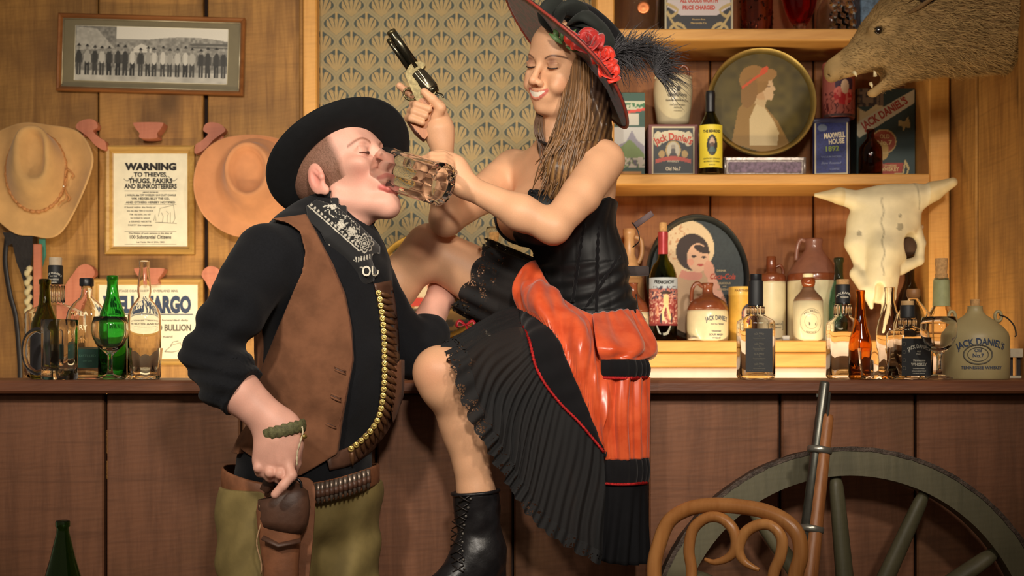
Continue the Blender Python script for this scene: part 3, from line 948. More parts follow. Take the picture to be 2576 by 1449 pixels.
# ------------------------------------------------------------------ back counter: jugs, bottles, oval tray
Bz = Z_LOW
D = 3.94
t, s, b = bottle('wine_bottle', 'dark wine bottle with red foil neck and colourful label by the oval tray', 1668, D, Bz,
    [(33, 857), (35, 852), (36, 720), (34, 690), (26, 668), (15, 655), (12, 645), (12, 600), (12, 586)], G_DKGREEN, .004)
ring_part(t, 'foil', [(12.6, 640), (12.4, 610), (13, 595), (12.6, 584)], Bz, D, CAPSULE_RED)
ring_part(t, 'cork', [(9, 588), (10, 575), (10, 562), (9, 560)], Bz, D, CORK)
def circus(U, V):
    c = canvas(U, cv(176, 186, 196))
    n = vnoise(U, V, 260, 3)
    y = (V - .044) / .145
    c[y < .78] = cv(178, 112, 104); c[(n > .55) & (y < .7)] = cv(146, 60, 58); c[(n < .28) & (y < .7)] = cv(220, 180, 160)
    c[(y < .82) & (y > .55) & (n > .62)] = cv(70, 66, 84)
    for k in range(7):
        c[e_mask(U, V, -.033 + .011 * k, .078 + .012 * math.sin(k * 2.3), .0035, .016)] = (cv(120, 44, 50), cv(216, 150, 120), cv(70, 50, 60))[k % 3]
    c[e_mask(U, V, .004, .120, .009, .020)] = cv(236, 196, 140)
    c[l_mask(U, V, [(.002, .106), (-.006, .086), (-.004, .064)], .0035) | l_mask(U, V, [(.006, .106), (.012, .086), (.018, .066)], .0035)] = cv(240, 204, 150)
    c[e_mask(U, V, .004, .143, .018, .005)] = cv(60, 44, 40)
    c[y < .06] = cv(120, 40, 44)
    return c
panel(t, 'paper_label', -.060, .060, (b - 820) * s, (b - 700) * s, 60, 60, circus, cyl_warp(.0436), PRINT_GLOSS)
lettering(t, [('FREAKSHOW', .010, 0, (b - 716) * s, {'w': .066, 'arc': -.2, 'bold': 2})], INK, cyl_warp(.0442))

def stone_jug(px, d, pts_lo, pts_hi, label, lo=STONE_CREAM, hi=STONE_BROWN, name='stoneware_jug'):
    t = thing(name, label, 'jug', (X(px, d), d, Bz))
    make('jug_body', *lathe([(.001, .001)] + trace(pts_lo, Bz, d), 40), lo, t)
    make('jug_shoulder', *lathe(trace(pts_hi, Bz, d) + [(.004, trace(pts_hi, Bz, d)[-1][1])], 40), hi, t)
    return t, d / F, base_py(Bz, d)
D = 3.92
t, s, b = stone_jug(1780, D, [(50, 858), (52, 853), (52, 800), (51, 785), (49, 780)], [(49, 781), (51.5, 778), (44, 760), (28, 748), (16, 741), (13, 734), (13, 722), (15, 718), (15, 712)], 'small cream and brown whiskey jug with black lettering in front of the oval tray')
jug_handle(t, [(-.014, 0, (b - 722) * s), (-.032, 0, (b - 712) * s), (-.046, 0, (b - 728) * s), (-.048, 0, (b - 762) * s)], .006, STONE_BROWN)
lettering(t, [("JACK DANIEL'S", .014, .022, (b - 806) * s, {'w': .074, 'arc': .12}), ('OLD No.7 BRAND', .004, .022, (b - 818) * s), ('TENNESSEE', .0045, .018, (b - 836) * s), ('SOUR MASH', .006, .018, (b - 845) * s), ('WHISKEY', .005, .018, (b - 853) * s)], INK_BLUE, cyl_warp(.0624))
t, s, b = stone_jug(1592, 3.95, [(40, 858), (41, 850), (41, 800), (40, 785)], [(40, 786), (41, 780), (34, 762), (22, 750), (14, 740), (12, 730), (12, 716), (14, 712)], 'cream and brown whiskey jug half hidden behind the woman in the corset')
lettering(t, [("JACK DANIEL'S", .012, .012, (b - 812) * s, {'w': .06}), ('OLD No.7', .006, .012, (b - 828) * s)], INK_BLUE, cyl_warp(.0496))
t, s, b = stone_jug(1583, 4.06, [(34, 858), (36, 850), (36, 720), (34, 700)], [(34, 702), (30, 680), (20, 655), (14, 640), (13, 600), (16, 590), (16, 576)], 'tall tan stoneware bottle rising behind the corset laces', plain('tan_stoneware', C(186, 140, 92), .4), plain('tan_stoneware_neck', C(206, 160, 108), .35), 'stoneware_bottle')
jug_handle(t, [(.016, -.01, (b - 596) * s), (.036, -.01, (b - 606) * s), (.038, -.01, (b - 640) * s), (.026, -.01, (b - 664) * s)], .007, MATS['tan_stoneware'])
D = 4.04
t, s, b = stone_jug(1940, D, [(35, 858), (36, 853), (36, 715), (35.5, 708)], [(35.5, 710), (36, 706), (36, 696), (33, 690), (18, 688), (13, 684), (12.5, 660), (12, 646), (10, 645)], 'tall cream stoneware jug with dark brown neck beside the big jug')
jug_handle(t, [(.014, -.0, (b - 672) * s), (.028, 0, (b - 668) * s), (.036, 0, (b - 680) * s), (.036, 0, (b - 694) * s)], .005, STONE_BROWN)
make('printed_box', *join(*[tube([cyl_warp(.0446)(*p), cyl_warp(.0446)(*q)], .0007, 4) for p, q in (((-.002, .035), (.032, .035)), ((.032, .035), (.032, .062)), ((-.002, .062), (.032, .062)))]), INK_GREY, t)
lettering(t, [('FAMOUS', .0055, .014, .050), ('BRAND', .0045, .014, .040)], INK_GREY, cyl_warp(.0446))
D = 4.03
t, s, b = stone_jug(2047, D, [(65, 858), (66, 850), (66, 712), (66, 706)], [(66, 708), (66.5, 704), (66, 692), (60, 682), (46, 660), (30, 640), (22, 628), (21, 616), (23, 606), (21, 600)], 'big cream stoneware jug with mauve brown shoulder and short neck', hi=STONE_MAUVE)
make('glaze_band', *lathe(trace([(66.6, 707), (67, 704), (66.8, 693), (66, 690)], Bz, D), 40), STONE_BROWN, t)
jug_handle(t, [(-.026, 0, (b - 606) * s), (-.040, 0, (b - 604) * s), (-.050, 0, (b - 622) * s), (-.054, 0, (b - 655) * s)], .007, STONE_MAUVE)
lettering(t, [('CHI', .012, .055, (b - 772) * s)], plain('dull_green_ink', C(96, 112, 80), .7), cyl_warp(.0812))
D = 3.9
t, s, b = stone_jug(2033, D, [(35, 858), (37, 852), (38, 800), (37, 757)], [(37.2, 758), (33, 748), (20, 734), (15, 726), (14, 722)], 'cream brewery bottle with round printed animal emblem and brown glass neck', hi=plain('umber_stoneware', C(112, 82, 62), .4), name='brewery_bottle')
ring_part(t, 'glass_bulb', [(11, 726), (17, 717), (18.5, 709), (16, 701), (12, 697)], Bz, D, plain('brown_glaze_bulb', C(124, 58, 26), .08, coat=1.0))
ring_part(t, 'cap', [(12, 699), (13.5, 696), (13.5, 690), (11, 688)], Bz, D, STONE_CREAM)
W = cyl_warp(.0446)
for k, rr in enumerate((.037, .022)):
    make('printed_ring', *tube([W(rr * .92 * math.cos(a), .057 + rr * math.sin(a)) for a in np.linspace(0, 2 * math.pi, 41)[:-1]], .0005, 4, True), INK_GREY, t)
lettering(t, [('EXMILL BREWERY', .0065, 0, .057 + .027, {'arc': .027, 'w': .062}), ('BREWERY', .005, 0, .057 + .015), ('PORTER ST', .005, 0, .022, {'arc': -.05})], INK_GREY, W)
def bison(t):
    body = [(-.014, .0), (-.015, .008), (-.010, .014), (-.002, .016), (.006, .012), (.013, .011), (.015, .004), (.0145, -.010), (.011, -.010), (.0105, -.001), (.004, .0), (-.003, -.001), (-.004, -.010), (-.0075, -.010), (-.008, .0)]
    make('printed_animal', [W(x, .055 + z) for x, z in body], [tuple(range(len(body)))], INK_GREY, t, smooth=False)
bison(t)
t, s, b = bottle('teal_bottle', 'slim teal glass bottle behind the cork topped bottle', 2110, 3.893, Bz,
    [(23, 858), (25, 852), (25, 760), (22, 735), (13, 708), (11, 690), (11, 662), (13, 658), (13, 650), (11, 648)], G_TEAL, .003)
t, s, b = bottle('dark_bottle', 'tall dark smoky bottle behind the skull near the side wall', 2288, 3.95, Bz,
    [(30, 858), (32, 852), (32, 765), (28, 745), (17, 720), (12, 705), (12, 650), (14, 646), (14, 638)], G_DARK, .003)
make('wine_fill', *lathe(trace([(28, 850), (28, 775), (4, 774)], Bz, 3.95), 24), plain('dark_wine', C(40, 22, 24), .1), t)
t, s, b = bottle('stopper_bottle', 'pale clear bottle with cork inside its neck behind the raised leg', 1243, 3.92, Bz,
    [(42, 858), (45, 850), (45, 700), (40, 680), (27, 660), (17, 640), (15, 615), (19, 600), (21, 580), (19, 572)], G_CLEAR, .003)
ring_part(t, 'cork', [(11, 606), (13, 588), (12, 584)], Bz, 3.92, CORK)

# yellow tin with round lid
D = 3.94
t = thing('yellow_tin', 'round yellow tin with dark oval picture between the jugs', 'tin', (X(1862, D), D, Bz))
s = D / F; b = base_py(Bz, D)
make('tin_body', *lathe(trace([(28, 858), (29, 856), (29, 742), (28, 741)], Bz, D), 32), plain('yellow_tin_paint', C(206, 160, 66), .4, coat=.3), t, sharp=40)
make('lid', *lathe(trace([(29.6, 744), (29.6, 726), (28, 722)], Bz, D), 32), plain('yellow_tin_lid', C(220, 176, 82), .35, coat=.3), t, sharp=40)
panel(t, 'printed_oval', -.004, .040, .042, .112, 24, 30, lambda U, V: np.where(e_mask(U, V, .018, .077, .014, .024)[:, None], cv(190, 170, 150), np.where((vnoise(U, V, 200, 1) > .6)[:, None], cv(160, 60, 44), cv(52, 50, 66))), cyl_warp(.0356), PRINT,
    keep=lambda U, V: e_mask(U, V, .018, .077, .0215, .034))
lettering(t, [('PARTNER', .007, 0, (b - 735) * s, {'w': .045})], plain('brown_ink', C(120, 84, 40), .6), cyl_warp(.0364))

# trays
def tray(name, label, px, py, d, rx, ry, zrest, rim_mat, face_fn, ground, nu=110, lean=0.10):
    """dished tin tray leaning back; face painted"""
    s = d / F
    t = thing(name, label, 'tray', (X(px, d), d, zrest))
    ax, az = rx * s, ry * s
    def warp(u, v): return (u, (v - 0) * lean * 0 + (v + az) * lean, v + az)
    n = 72
    prof = [(.0, 1.0, .004), (.0, .985, -.006), (.0, .955, -.004), (.0, .905, .010), (.0, .0, .010)]
    V, Fc = [], []
    rings = [(1.0, .006), (1.0, -.004), (.985, -.009), (.965, -.006), (.90, .010)]
    for f, dy in rings:
        for k in range(n):
            a = 2 * math.pi * k / n
            p = warp(ax * f * math.cos(a), az * f * math.sin(a)); V.append((p[0], p[1] + dy, p[2]))
    for j in range(len(rings) - 1):
        for k in range(n): Fc.append((j * n + k, j * n + (k + 1) % n, (j + 1) * n + (k + 1) % n, (j + 1) * n + k))
    o = solid(make('rim', V, Fc, rim_mat, t, sharp=50), .0015)
    def keep(U, Vv): return (U / (ax * .915)) ** 2 + (Vv / (az * .915)) ** 2 < 1
    panel(t, 'painted_face', -ax * .92, ax * .92, -az * .92, az * .92, nu, int(nu * ry / rx), lambda U, Vv: face_fn(U / ax, Vv / az), lambda u, v: (warp(u, v)[0], warp(u, v)[1] + .0098, warp(u, v)[2]), PRINT_GLOSS, keep)
    V2 = [V[i] for i in range(n)]
    make('tray_back', [(p[0] * .99, p[1] + .007, p[2]) for p in V2], [tuple(range(n - 1, -1, -1))], ground, t, smooth=False)
    return t, warp, ax, az

def oval_face(U, V):
    c = canvas(U, cv(52, 62, 66)); n = vnoise(U + 3, V + 3, 30, 2)[:, None]
    c = c * (.85 + .3 * n)
    x = (U - .10) / 1.12; y = (V - .10) / 1.12
    # plain seated figure in a pale bonnet: broad colour shapes only
    c[p_mask(x, y, [(-.78, -.75), (-.50, -.05), (-.25, .10), (.05, .02), (.30, -.22), (.55, -.9), (-.6, -.95)])] = cv(198, 166, 132)
    c[e_mask(x, y, -.25, -.02, .26, .10, -.2)] = cv(214, 146, 128)
    c[e_mask(x, y, -.52, .50, .26, .33, .35)] = cv(226, 204, 164)
    c[e_mask(x, y, -.22, .36, .44, .36, -.25)] = cv(230, 208, 168)
    c[e_mask(x, y, -.50, .10, .14, .20, .2)] = cv(222, 196, 156)
    c[(n[:, 0] > .72) & e_mask(x, y, -.5, .45, .3, .34, .3)] = cv(206, 160, 120)
    c[e_mask(x, y, -.16, .27, .29, .26, -.1)] = cv(58, 44, 40)
    c[e_mask(x, y, -.07, .19, .19, .205, -.1)] = cv(232, 190, 158)
    c[e_mask(x, y, .00, .31, .14, .05, -.3)] = cv(58, 44, 40)
    c[e_mask(x, y, -.14, .21, .045, .017)] = cv(60, 46, 42); c[e_mask(x, y, .03, .20, .04, .016)] = cv(60, 46, 42)
    c[e_mask(x, y, -.03, .09, .055, .02)] = cv(190, 84, 76)
    c[e_mask(x, y, -.20, .13, .06, .05)] = cv(234, 168, 142)
    c[l_mask(x, y, [(.12, .05), (.17, -.12), (.32, -.42), (.45, -.8)], .075)] = cv(232, 176, 150)
    c[e_mask(x, y, .12, .02, .09, .13, .2)] = cv(228, 168, 142)
    return c
tt, wp, ax, az = tray('oval_tray', 'large oval dark tin tray showing a girl in a cream bonnet', 1757, 695, 4.0, 131, 162, Bz, plain('dark_slate_tin', C(62, 66, 66), .3, .4), oval_face, plain('tray_back_tin', C(60, 58, 54), .5))
pw = lambda u, v: (wp(u, v)[0], wp(u, v)[1] + .0085, wp(u, v)[2])
lettering(tt, [('DRINK', .007, .075, .018)], plain('pale_tan_ink', C(196, 180, 140), .6), pw)
lettering(tt, [('Coca-Cola', .017, .079, -.004, {'shear': .35, 'w': .078, 'bold': 1.5})], plain('coral_ink', C(190, 74, 52), .6), pw, name='red_lettering')
lettering(tt, [('DELICIOUS', .006, .082, -.020), ('AND', .004, .084, -.029), ('REFRESHING', .006, .084, -.039)], MATS['pale_tan_ink'], pw)

def round_face(U, V):
    n = vnoise(U + 3, V + 3, 8, 5)[:, None]
    c = canvas(U, cv(92, 80, 36)) * (.65 + .6 * n) * (1.15 - .5 * (U * U + V * V))[:, None]
    x, y = U, V
    # plain profile bust: broad colour shapes only
    c[p_mask(x, y, [(-.55, -.75), (-.42, -.10), (-.20, .1), (.05, -.05), (.30, -.35), (.55, -.85), (0, -.92)])] = cv(150, 116, 62)
    c[p_mask(x, y, [(-.22, -.80), (-.22, -.30), (-.10, -.02), (.03, -.05), (.20, -.30), (.32, -.55), (.28, -.80)])] = cv(208, 186, 140)
    c[p_mask(x, y, [(-.16, .0), (-.05, .30), (.12, .28), (.10, .05), (.06, -.10)])] = cv(200, 172, 126)
    c[e_mask(x, y, .00, .30, .22, .25, .1)] = cv(196, 156, 110)
    c[p_mask(x, y, [(.10, .52), (.20, .45), (.215, .33), (.27, .24), (.22, .21), (.23, .14), (.19, .04), (.08, .05), (.0, .3)])] = cv(210, 176, 132)
    c[e_mask(x, y, -.13, .42, .27, .27, .2)] = cv(150, 112, 58)
    c[e_mask(x, y, -.22, .18, .15, .28, -.2)] = cv(140, 104, 56)
    c[e_mask(x, y, .10, .50, .20, .11, .3)] = cv(158, 118, 64)
    c[l_mask(x, y, [(-.34, .28), (-.10, .46), (.10, .58)], .022)] = cv(206, 86, 48)
    c[e_mask(x, y, .06, .60, .09, .05, .7)] = cv(206, 86, 48)
    c[e_mask(x, y, .13, .30, .035, .012)] = cv(110, 80, 50)
    return c
tray('round_tray', 'round gilt edged tray with a profile portrait on the middle shelf', 1918, 254, 3.945, 138, 138, Z(393, 3.945), GILT, round_face, MATS['tray_back_tin'], 110, .05)
def third_face(U, V):
    c = canvas(U, cv(74, 60, 34)); n = vnoise(U + 2, V + 2, 9, 8)
    c[n > .6] = cv(160, 120, 54); c[e_mask(U, V, -.15, -.1, .45, .3)] = cv(216, 196, 160); c[(n > .5) & e_mask(U, V, -.15, -.1, .42, .28)] = cv(190, 60, 44)
    return c
tray('gilt_tray', 'round gilt rimmed tray standing behind the raised bare knee', 1083, 718, 4.02, 150, 140, Bz, plain('yellow_gilt', C(206, 168, 84), .4, .5), third_face, MATS['tray_back_tin'], 60, .08)

# small rope and clasp on the counter edge
o = make('rope_scrap', *tube(spline([(0, 0, .004), (.014, -.012, .006), (.03, .004, .005), (.02, .014, .005), (.008, .002, .009), (.04, -.006, .004), (.06, .004, .004), (.072, -.004, .004)], 6), .0035, 8), plain('pale_rope', C(206, 184, 156), .8), None, loc=(X(1732, 3.875), 3.875, Bz))
tag(o, 'short scrap of pale rope on the counter edge below the small jug', 'rope')
t = thing('metal_buckle', 'small pale metal buckle with cord on the counter beside the brewery bottle', 'buckle', (X(1978, 3.88), 3.88, Bz))
make('plate', *box((-.012, -.004, 0), (.010, .004, .016), .002), plain('pale_metal', C(200, 196, 190), .3, .7), t, smooth=False)
make('cord', *tube(spline([(-.012, 0, .008), (-.030, .005, .006), (-.045, .002, .014), (-.060, .008, .004)], 5), .0025, 6), plain('grey_cord', C(120, 112, 96), .8), t)
# ================================================================== MIDDLE AND UPPER SHELF
def flat_box(name, label, cat, x0, x1, y0, d, z0, depth, mat, rz=0.0, bev=.003, body='box_body'):
    """box with its front face at depth d; returns thing, half width, height"""
    s = d / F
    cx = (x0 + x1) / 2; w = (x1 - x0) * s / 2; h = Z(y0, d) - z0
    t = thing(name, label, cat, (X(cx, d), d, z0), rz)
    make(body, *box((-w, 0, 0), (w, depth, h), bev), mat, t, smooth=False)
    return t, w, h
M_ = Z_MID
FW = flat_warp(-.0006); FW2 = flat_warp(-.0012)
# red framed square tin
t, w, h = flat_box('square_tin', 'square dark red tin with black whiskey advert and bearded portrait', 'tin', 1632, 1755, 312, 3.96, M_, .14, plain('dark_red_tin', C(112, 52, 50), .4, coat=.2))
sc_ = w
def jd_tin(U, V):
    x, y = U / w, (V - h / 2) / (h / 2)
    c = canvas(U, cv(34, 40, 44))
    c[(abs(x) > .80) | (abs(y) > .84)] = cv(214, 200, 164)
    c[(abs(x) > .86) | (abs(y) > .90)] = cv(112, 52, 50)
    for sx_ in (-1, 1):
        c[e_mask(x, y, .62 * sx_, .45, .18, .28)] = cv(214, 200, 164)
    c[e_mask(x, y, 0, .50, .70, .26)] = cv(222, 210, 176)
    c[e_mask(x, y, 0, -.12, .62, .52)] = cv(34, 40, 44)
    c[e_mask(x, y, 0, .02, .31, .36)] = cv(196, 162, 96)
    c[e_mask(x, y, 0, .02, .26, .31)] = cv(206, 196, 170)
    c[e_mask(x, y, 0, .10, .10, .14)] = cv(170, 156, 136); c[e_mask(x, y, 0, -.02, .09, .12)] = cv(90, 84, 78)
    c[p_mask(x, y, [(-.2, -.24), (-.12, -.08), (.12, -.08), (.2, -.24)])] = cv(60, 58, 58)
    for sx_ in (-1, 1): c[e_mask(x, y, .47 * sx_, -.12, .13, .14)] = cv(190, 156, 92)
    c[(abs(y + .40 - .12 * np.cos(x * 2.2)) < .075) & (abs(x) < .72)] = cv(196, 74, 54)
    return c
panel(t, 'printed_front', -w, w, .002, h - .002, 70, 70, jd_tin, FW, PRINT)
lettering(t, [("Jack Daniel's", .022, 0, h * .70, {'w': w * 1.5, 'arc': .10, 'bold': 1.5})], INK_RED, FW2, name='red_lettering')
lettering(t, [('WHISKEY', .006, 0, h * .285, {'w': w * .5})], plain('tin_cream_ink', C(232, 220, 190), .6), FW2)
lettering(t, [('Old No.7', .012, 0, h * .13, {'w': w * .62, 'bold': 1.5})], MATS['tin_cream_ink'], FW2)
t1h = h
# stoneware flask on the tin
D = 4.02; zt = M_ + h
t = thing('stoneware_flask', 'cream stoneware whisky flask with dark neck standing on the square tin', 'jug', (X(1693, D), D, zt))
s = D / F; b = base_py(zt, D)
make('jug_body', *lathe([(.001, .001)] + trace([(36, 314), (40, 308), (46, 270), (49, 235), (48, 208), (43, 195), (30, 190), (16, 188)], zt, D), 40), STONE_CREAM, t)
make('neck', *lathe(trace([(14, 190), (13, 180), (15, 172), (12, 170)], zt, D), 20), STONE_BROWN, t)
jug_handle(t, [(.016, 0, (b - 176) * s), (.032, 0, (b - 166) * s), (.046, 0, (b - 176) * s), (.046, 0, (b - 196) * s)], .0055, STONE_BROWN)
for sx_ in (-1, 1): make('lug', *moved(lathe([(.009, 0), (.006, .008), (.002, .011)], 10), (sx_ * .050, 0, (b - 199) * s)), STONE_CREAM, t)
wq = cyl_warp(.0600)
make('printed_badge', [wq(.010 + .007 * math.cos(a), (b - 232) * s + .009 * math.sin(a)) for a in np.linspace(0, 2 * math.pi, 17)[:-1]], [tuple(range(16))], INK_GREY, t, smooth=False)
lettering(t, [('Glenmore', .013, .008, (b - 252) * s, {'w': .062}), ('Kentucky Straight Bourbon', .006, .008, (b - 263) * s, {'w': .074}), ('FINE OLD WHISKEY', .004, .008, (b - 274) * s), ('DISTILLED', .004, .008, (b - 281) * s), ('OWENSBORO', .003, .008, (b - 288) * s)], INK_GREY, wq)
# tin with mountain picture
t, w, h = flat_box('picture_tin', 'tall green and white tin with a mountain landscape behind the feather', 'tin', 1545, 1622, 232, 4.0, M_, .10, plain('dark_green_tin', C(36, 74, 58), .4, coat=.2))
def mountain(U, V):
    x, y = U / w, V / h
    c = canvas(U, cv(214, 214, 206)); n = vnoise(U, V, 160, 4)
    c[p_mask(x, y, [(-1, .36), (-.2, .44), (.15, .56), (.5, .45), (1, .38), (1, .1), (-1, .1)])] = cv(150, 146, 160)
    c[p_mask(x, y, [(-1, .30), (0, .46), (.4, .40), (1, .28), (1, .1), (-1, .1)])] = cv(116, 140, 70)
    c[(y < .26) & (n > .5)] = cv(196, 186, 170); c[(y < .24) & (n < .35)] = cv(90, 80, 92)
    c[y > .60] = cv(36, 84, 66); c[(y > .62) & (y < .76) & (abs(x) < .6)] = cv(220, 216, 196)
    c[(y > .80) & (y < .90)] = cv(206, 210, 180); c[(y > .82) & (y < .88) & (n > .5)] = cv(50, 120, 70)
    c[abs(y - .775 - .03 * x) < .016] = cv(226, 64, 38)
    c[y < .13] = cv(36, 74, 58); c[(y > .055) & (y < .095) & (abs(x) < .75)] = cv(190, 130, 52)
    return c
panel(t, 'printed_front', -w, w, .002, h - .002, 40, 90, mountain, FW, PRINT)
# yellow label bottle
D = 3.9
t, s, b = bottle('bourbon_bottle', 'small dark bottle with bright yellow portrait label on the middle shelf', 1787, D, M_,
    [(29, 442), (30, 438), (30, 335), (28, 318), (19, 300), (12, 285), (11, 270), (11, 240)], G_DKGREEN, .003)
ring_part(t, 'neck_foil', [(12, 282), (11.8, 262), (12.4, 240), (12, 234), (11, 230)], M_, D, BLACKP)
def yellow_lab(U, V):
    c = canvas(U, cv(236, 214, 62)); v0 = (b - 425) * s; hh = (425 - 318) * s
    y = (V - v0) / hh
    c[e_mask(U, y, 0, .52, .016, .24)] = cv(52, 50, 46)
    c[e_mask(U, y, 0, .60, .0075, .10)] = cv(196, 166, 140); c[e_mask(U, y, 0, .52, .0065, .06)] = cv(92, 64, 48)
    c[p_mask(U, y, [(-.012, .36), (-.006, .47), (.006, .47), (.012, .36)])] = cv(70, 96, 96)
    return c
panel(t, 'paper_label', -.044, .044, (b - 425) * s, (b - 318) * s, 44, 50, yellow_lab, cyl_warp(.0362), PRINT)
lettering(t, [('THE BEARDED', .008, 0, (b - 338) * s, {'w': .056, 'bold': 2}), ('KENTUCKY STRAIGHT', .004, 0, (b - 405) * s), ('BOURBON WHISKEY', .004, 0, (b - 412) * s), ('80 PROOF', .003, 0, (b - 420) * s)], INK, cyl_warp(.0368))
# silver tin box under the tray
t, w, h = flat_box('silver_casket', 'low tarnished silver casket under the round tray', 'box', 1824, 2024, 396, 3.915, M_, .10, FOIL, body='casket_body')
make('lid', *box((-w - .002, -.002, h - .010), (w + .002, .102, h + .001), .002), plain('silver_lid', C(178, 168, 160), .3, .6, var=.3, scale=50, bmp=.4), t, smooth=False)
for sx_ in (-1, 1): make('corner_post', *tube([(sx_ * w, -.001, 0), (sx_ * w, -.001, h)], .004, 8), MATS['silver_lid'], t)
make('front_panel', *box((-w + .010, -.003, .008), (w - .010, 0, h - .014), .001), plain('lilac_velvet', C(128, 106, 124), .5, var=.4, scale=90, bmp=.4), t, smooth=False)
# blue coffee tin
t, w, h = flat_box('coffee_tin', 'navy blue square coffee tin under the red tin', 'tin', 2046, 2136, 296, 3.95, M_, .085, plain('navy_tin', C(38, 42, 84), .35, coat=.3), rz=-.18, bev=.006)
def blue_tin(U, V):
    x, y = U / w, V / h
    c = canvas(U, cv(44, 52, 118)); n = vnoise(U, V, 300, 6)
    c[n > .6] = cv(38, 44, 98)
    c[(abs(x) > .82) | (y < .07) | (y > .93)] = cv(208, 198, 162); c[(abs(x) > .89) | (y < .04) | (y > .96)] = cv(38, 42, 84)
    c[e_mask(x, y, -.48, .83, .26, .06)] = cv(110, 124, 150)
    return c
panel(t, 'printed_front', -w + .004, w - .004, .004, h - .016, 50, 70, blue_tin, FW, PRINT_GLOSS)
lettering(t, [('MAXWELL', .016, .010, h * .66, {'w': w * 1.15, 'bold': 2, 'rot': .06}), ('HOUSE', .015, .016, h * .56, {'w': w * .85, 'bold': 2, 'rot': .06})], MATS['tin_cream_ink'], FW2)
lettering(t, [('1892', .015, .004, h * .44, {'w': w * .72, 'bold': 1.5, 'rot': .05})], INK_GREEN, FW2, name='green_lettering')
lettering(t, [('VACUUM PACKED', .005, .0, h * .33, {'w': w * 1.1}), ('Slow Roasted', .007, 0, h * .22, {'shear': .3, 'w': w * 1.1}), ('COFFEE', .006, .010, h * .12)], plain('pale_blue_ink', C(126, 136, 168), .6), FW2)
make('side_print', *box((w - .0005, .012, .012), (w + .0008, .075, h - .022)), plain('cream_tin_side', C(196, 178, 120), .5), t, smooth=False)
make('lid', *box((-w - .002, -.002, h - .014), (w + .002, .087, h), .004), plain('navy_tin_lid', C(52, 56, 96), .3, coat=.4), t, smooth=False)
cof_h = h
# red tin on it
D = 3.99; zt = M_ + cof_h
t = thing('red_tin', 'round rosy red tin with a painted lady standing on the navy coffee tin', 'tin', (X(2109, D), D, zt))
s = D / F; b = base_py(zt, D)
make('tin_body', *lathe(trace([(39, 300), (40, 297), (40, 172), (39, 171)], zt, D), 36), plain('rosy_tin', C(176, 96, 88), .35, coat=.3), t, sharp=40)
make('lid', *lathe(trace([(40.6, 176), (40.6, 163), (38, 160)], zt, D), 36), plain('rosy_tin_lid', C(196, 116, 104), .35, coat=.3), t, sharp=40)
def lady(U, V):
    y = V / (128 * s); x = U / (40 * s)
    c = canvas(U, cv(176, 100, 92)); n = vnoise(U, V, 140, 9)
    c[(abs(np.sin(x * 9 + 3 * n)) > .93) & (y < .5)] = cv(96, 40, 44)
    c[e_mask(x, y, .15, .68, .62, .24)] = cv(74, 50, 76)
    c[e_mask(x, y, .10, .42, .62, .17)] = cv(196, 50, 56); c[(n > .55) & e_mask(x, y, .05, .42, .7, .2)] = cv(226, 120, 110)
    c[e_mask(x, y, .18, .60, .26, .14)] = cv(232, 200, 170)
    c[y < .08] = cv(110, 84, 84)
    return c
panel(t, 'printed_wrap', -.064, .064, .004, .118, 60, 50, lady, cyl_warp(.0490), PRINT_GLOSS)
lettering(t, [('MAKING COFFEE', .005, 0, .006, {'w': .07})], plain('plum_ink', C(70, 46, 60), .6), cyl_warp(.0496))
# tall teal box
t, w, h = flat_box('whiskey_box', 'tall dark teal whiskey carton with slanted white banner', 'box', 2155, 2302, 222, 4.02, M_, .075, plain('dark_teal_card', C(44, 66, 66), .5))
def teal_box(U, V):
    x, y = U / w, V / h
    c = canvas(U, cv(46, 68, 68)); n = vnoise(U, V, 120, 11)
    c[(y > .80) & (x < -.1)] = cv(120, 104, 84); c[(y > .80) & (x < -.2) & (n > .5)] = cv(60, 52, 50)
    c[p_mask(x, y, [(-1, .80), (-.7, .74), (-.35, .82), (.0, .80), (-.6, .66), (-1, .62)])] = cv(206, 192, 146)
    c[p_mask(x, y, [(-1, .50), (-.92, .46), (.98, .84), (.98, .99), (-1, .63)])] = cv(206, 200, 170)
    c[e_mask(x, y, -.08, .42, .40, .12)] = cv(166, 84, 62); c[e_mask(x, y, -.12, .32, .22, .10)] = cv(196, 164, 96)
    c[l_mask(x, y, [(.45, .62), (.8, .60), (.75, .66), (.6, .57)], .03)] = cv(176, 164, 112)
    c[e_mask(x, y, -.08, .42, .44, .135) & ~e_mask(x, y, -.08, .42, .40, .12)] = cv(206, 184, 124)
    c[p_mask(x, y, [(-.45, .05), (.55, .08), (.6, .19), (.05, .19), (-.4, .16)])] = cv(170, 70, 56)
    c[l_mask(x, y, [(-.5, .03), (.58, .06), (.66, .20), (.78, .13), (.7, .05)], .022)] = cv(206, 184, 124)
    return c
panel(t, 'printed_front', -w + .001, w - .001, .001, h - .001, 70, 100, teal_box, FW, PRINT)
ang = math.atan2(.37 * h, 1.9 * w)
lettering(t, [("JACK DANIEL'S", .024, 0.0, h * .695, {'w': w * 1.8, 'rot': ang, 'bold': 2})], plain('brick_ink', C(166, 66, 50), .6), FW2, name='banner_lettering')
lettering(t, [('OLD', .013, -.004, h * .455, {'w': .03}), ('No.7', .015, -.004, h * .385, {'w': .045})], plain('card_gold_ink', C(222, 200, 140), .6), FW2)
lettering(t, [('TENNESSEE', .006, .012, h * .150), ('WHISKEY', .013, .010, h * .10, {'w': .06})], MATS['card_gold_ink'], FW2)
# brown bottle
t, s, b = bottle('brown_bottle', 'small dark brown glass bottle in front of the teal carton', 2190, 3.95, M_,
    [(27, 448), (29, 442), (29, 385), (27, 370), (15, 355), (10, 348), (9, 335), (11, 332), (11, 326), (9, 325)], G_BROWN, .003)

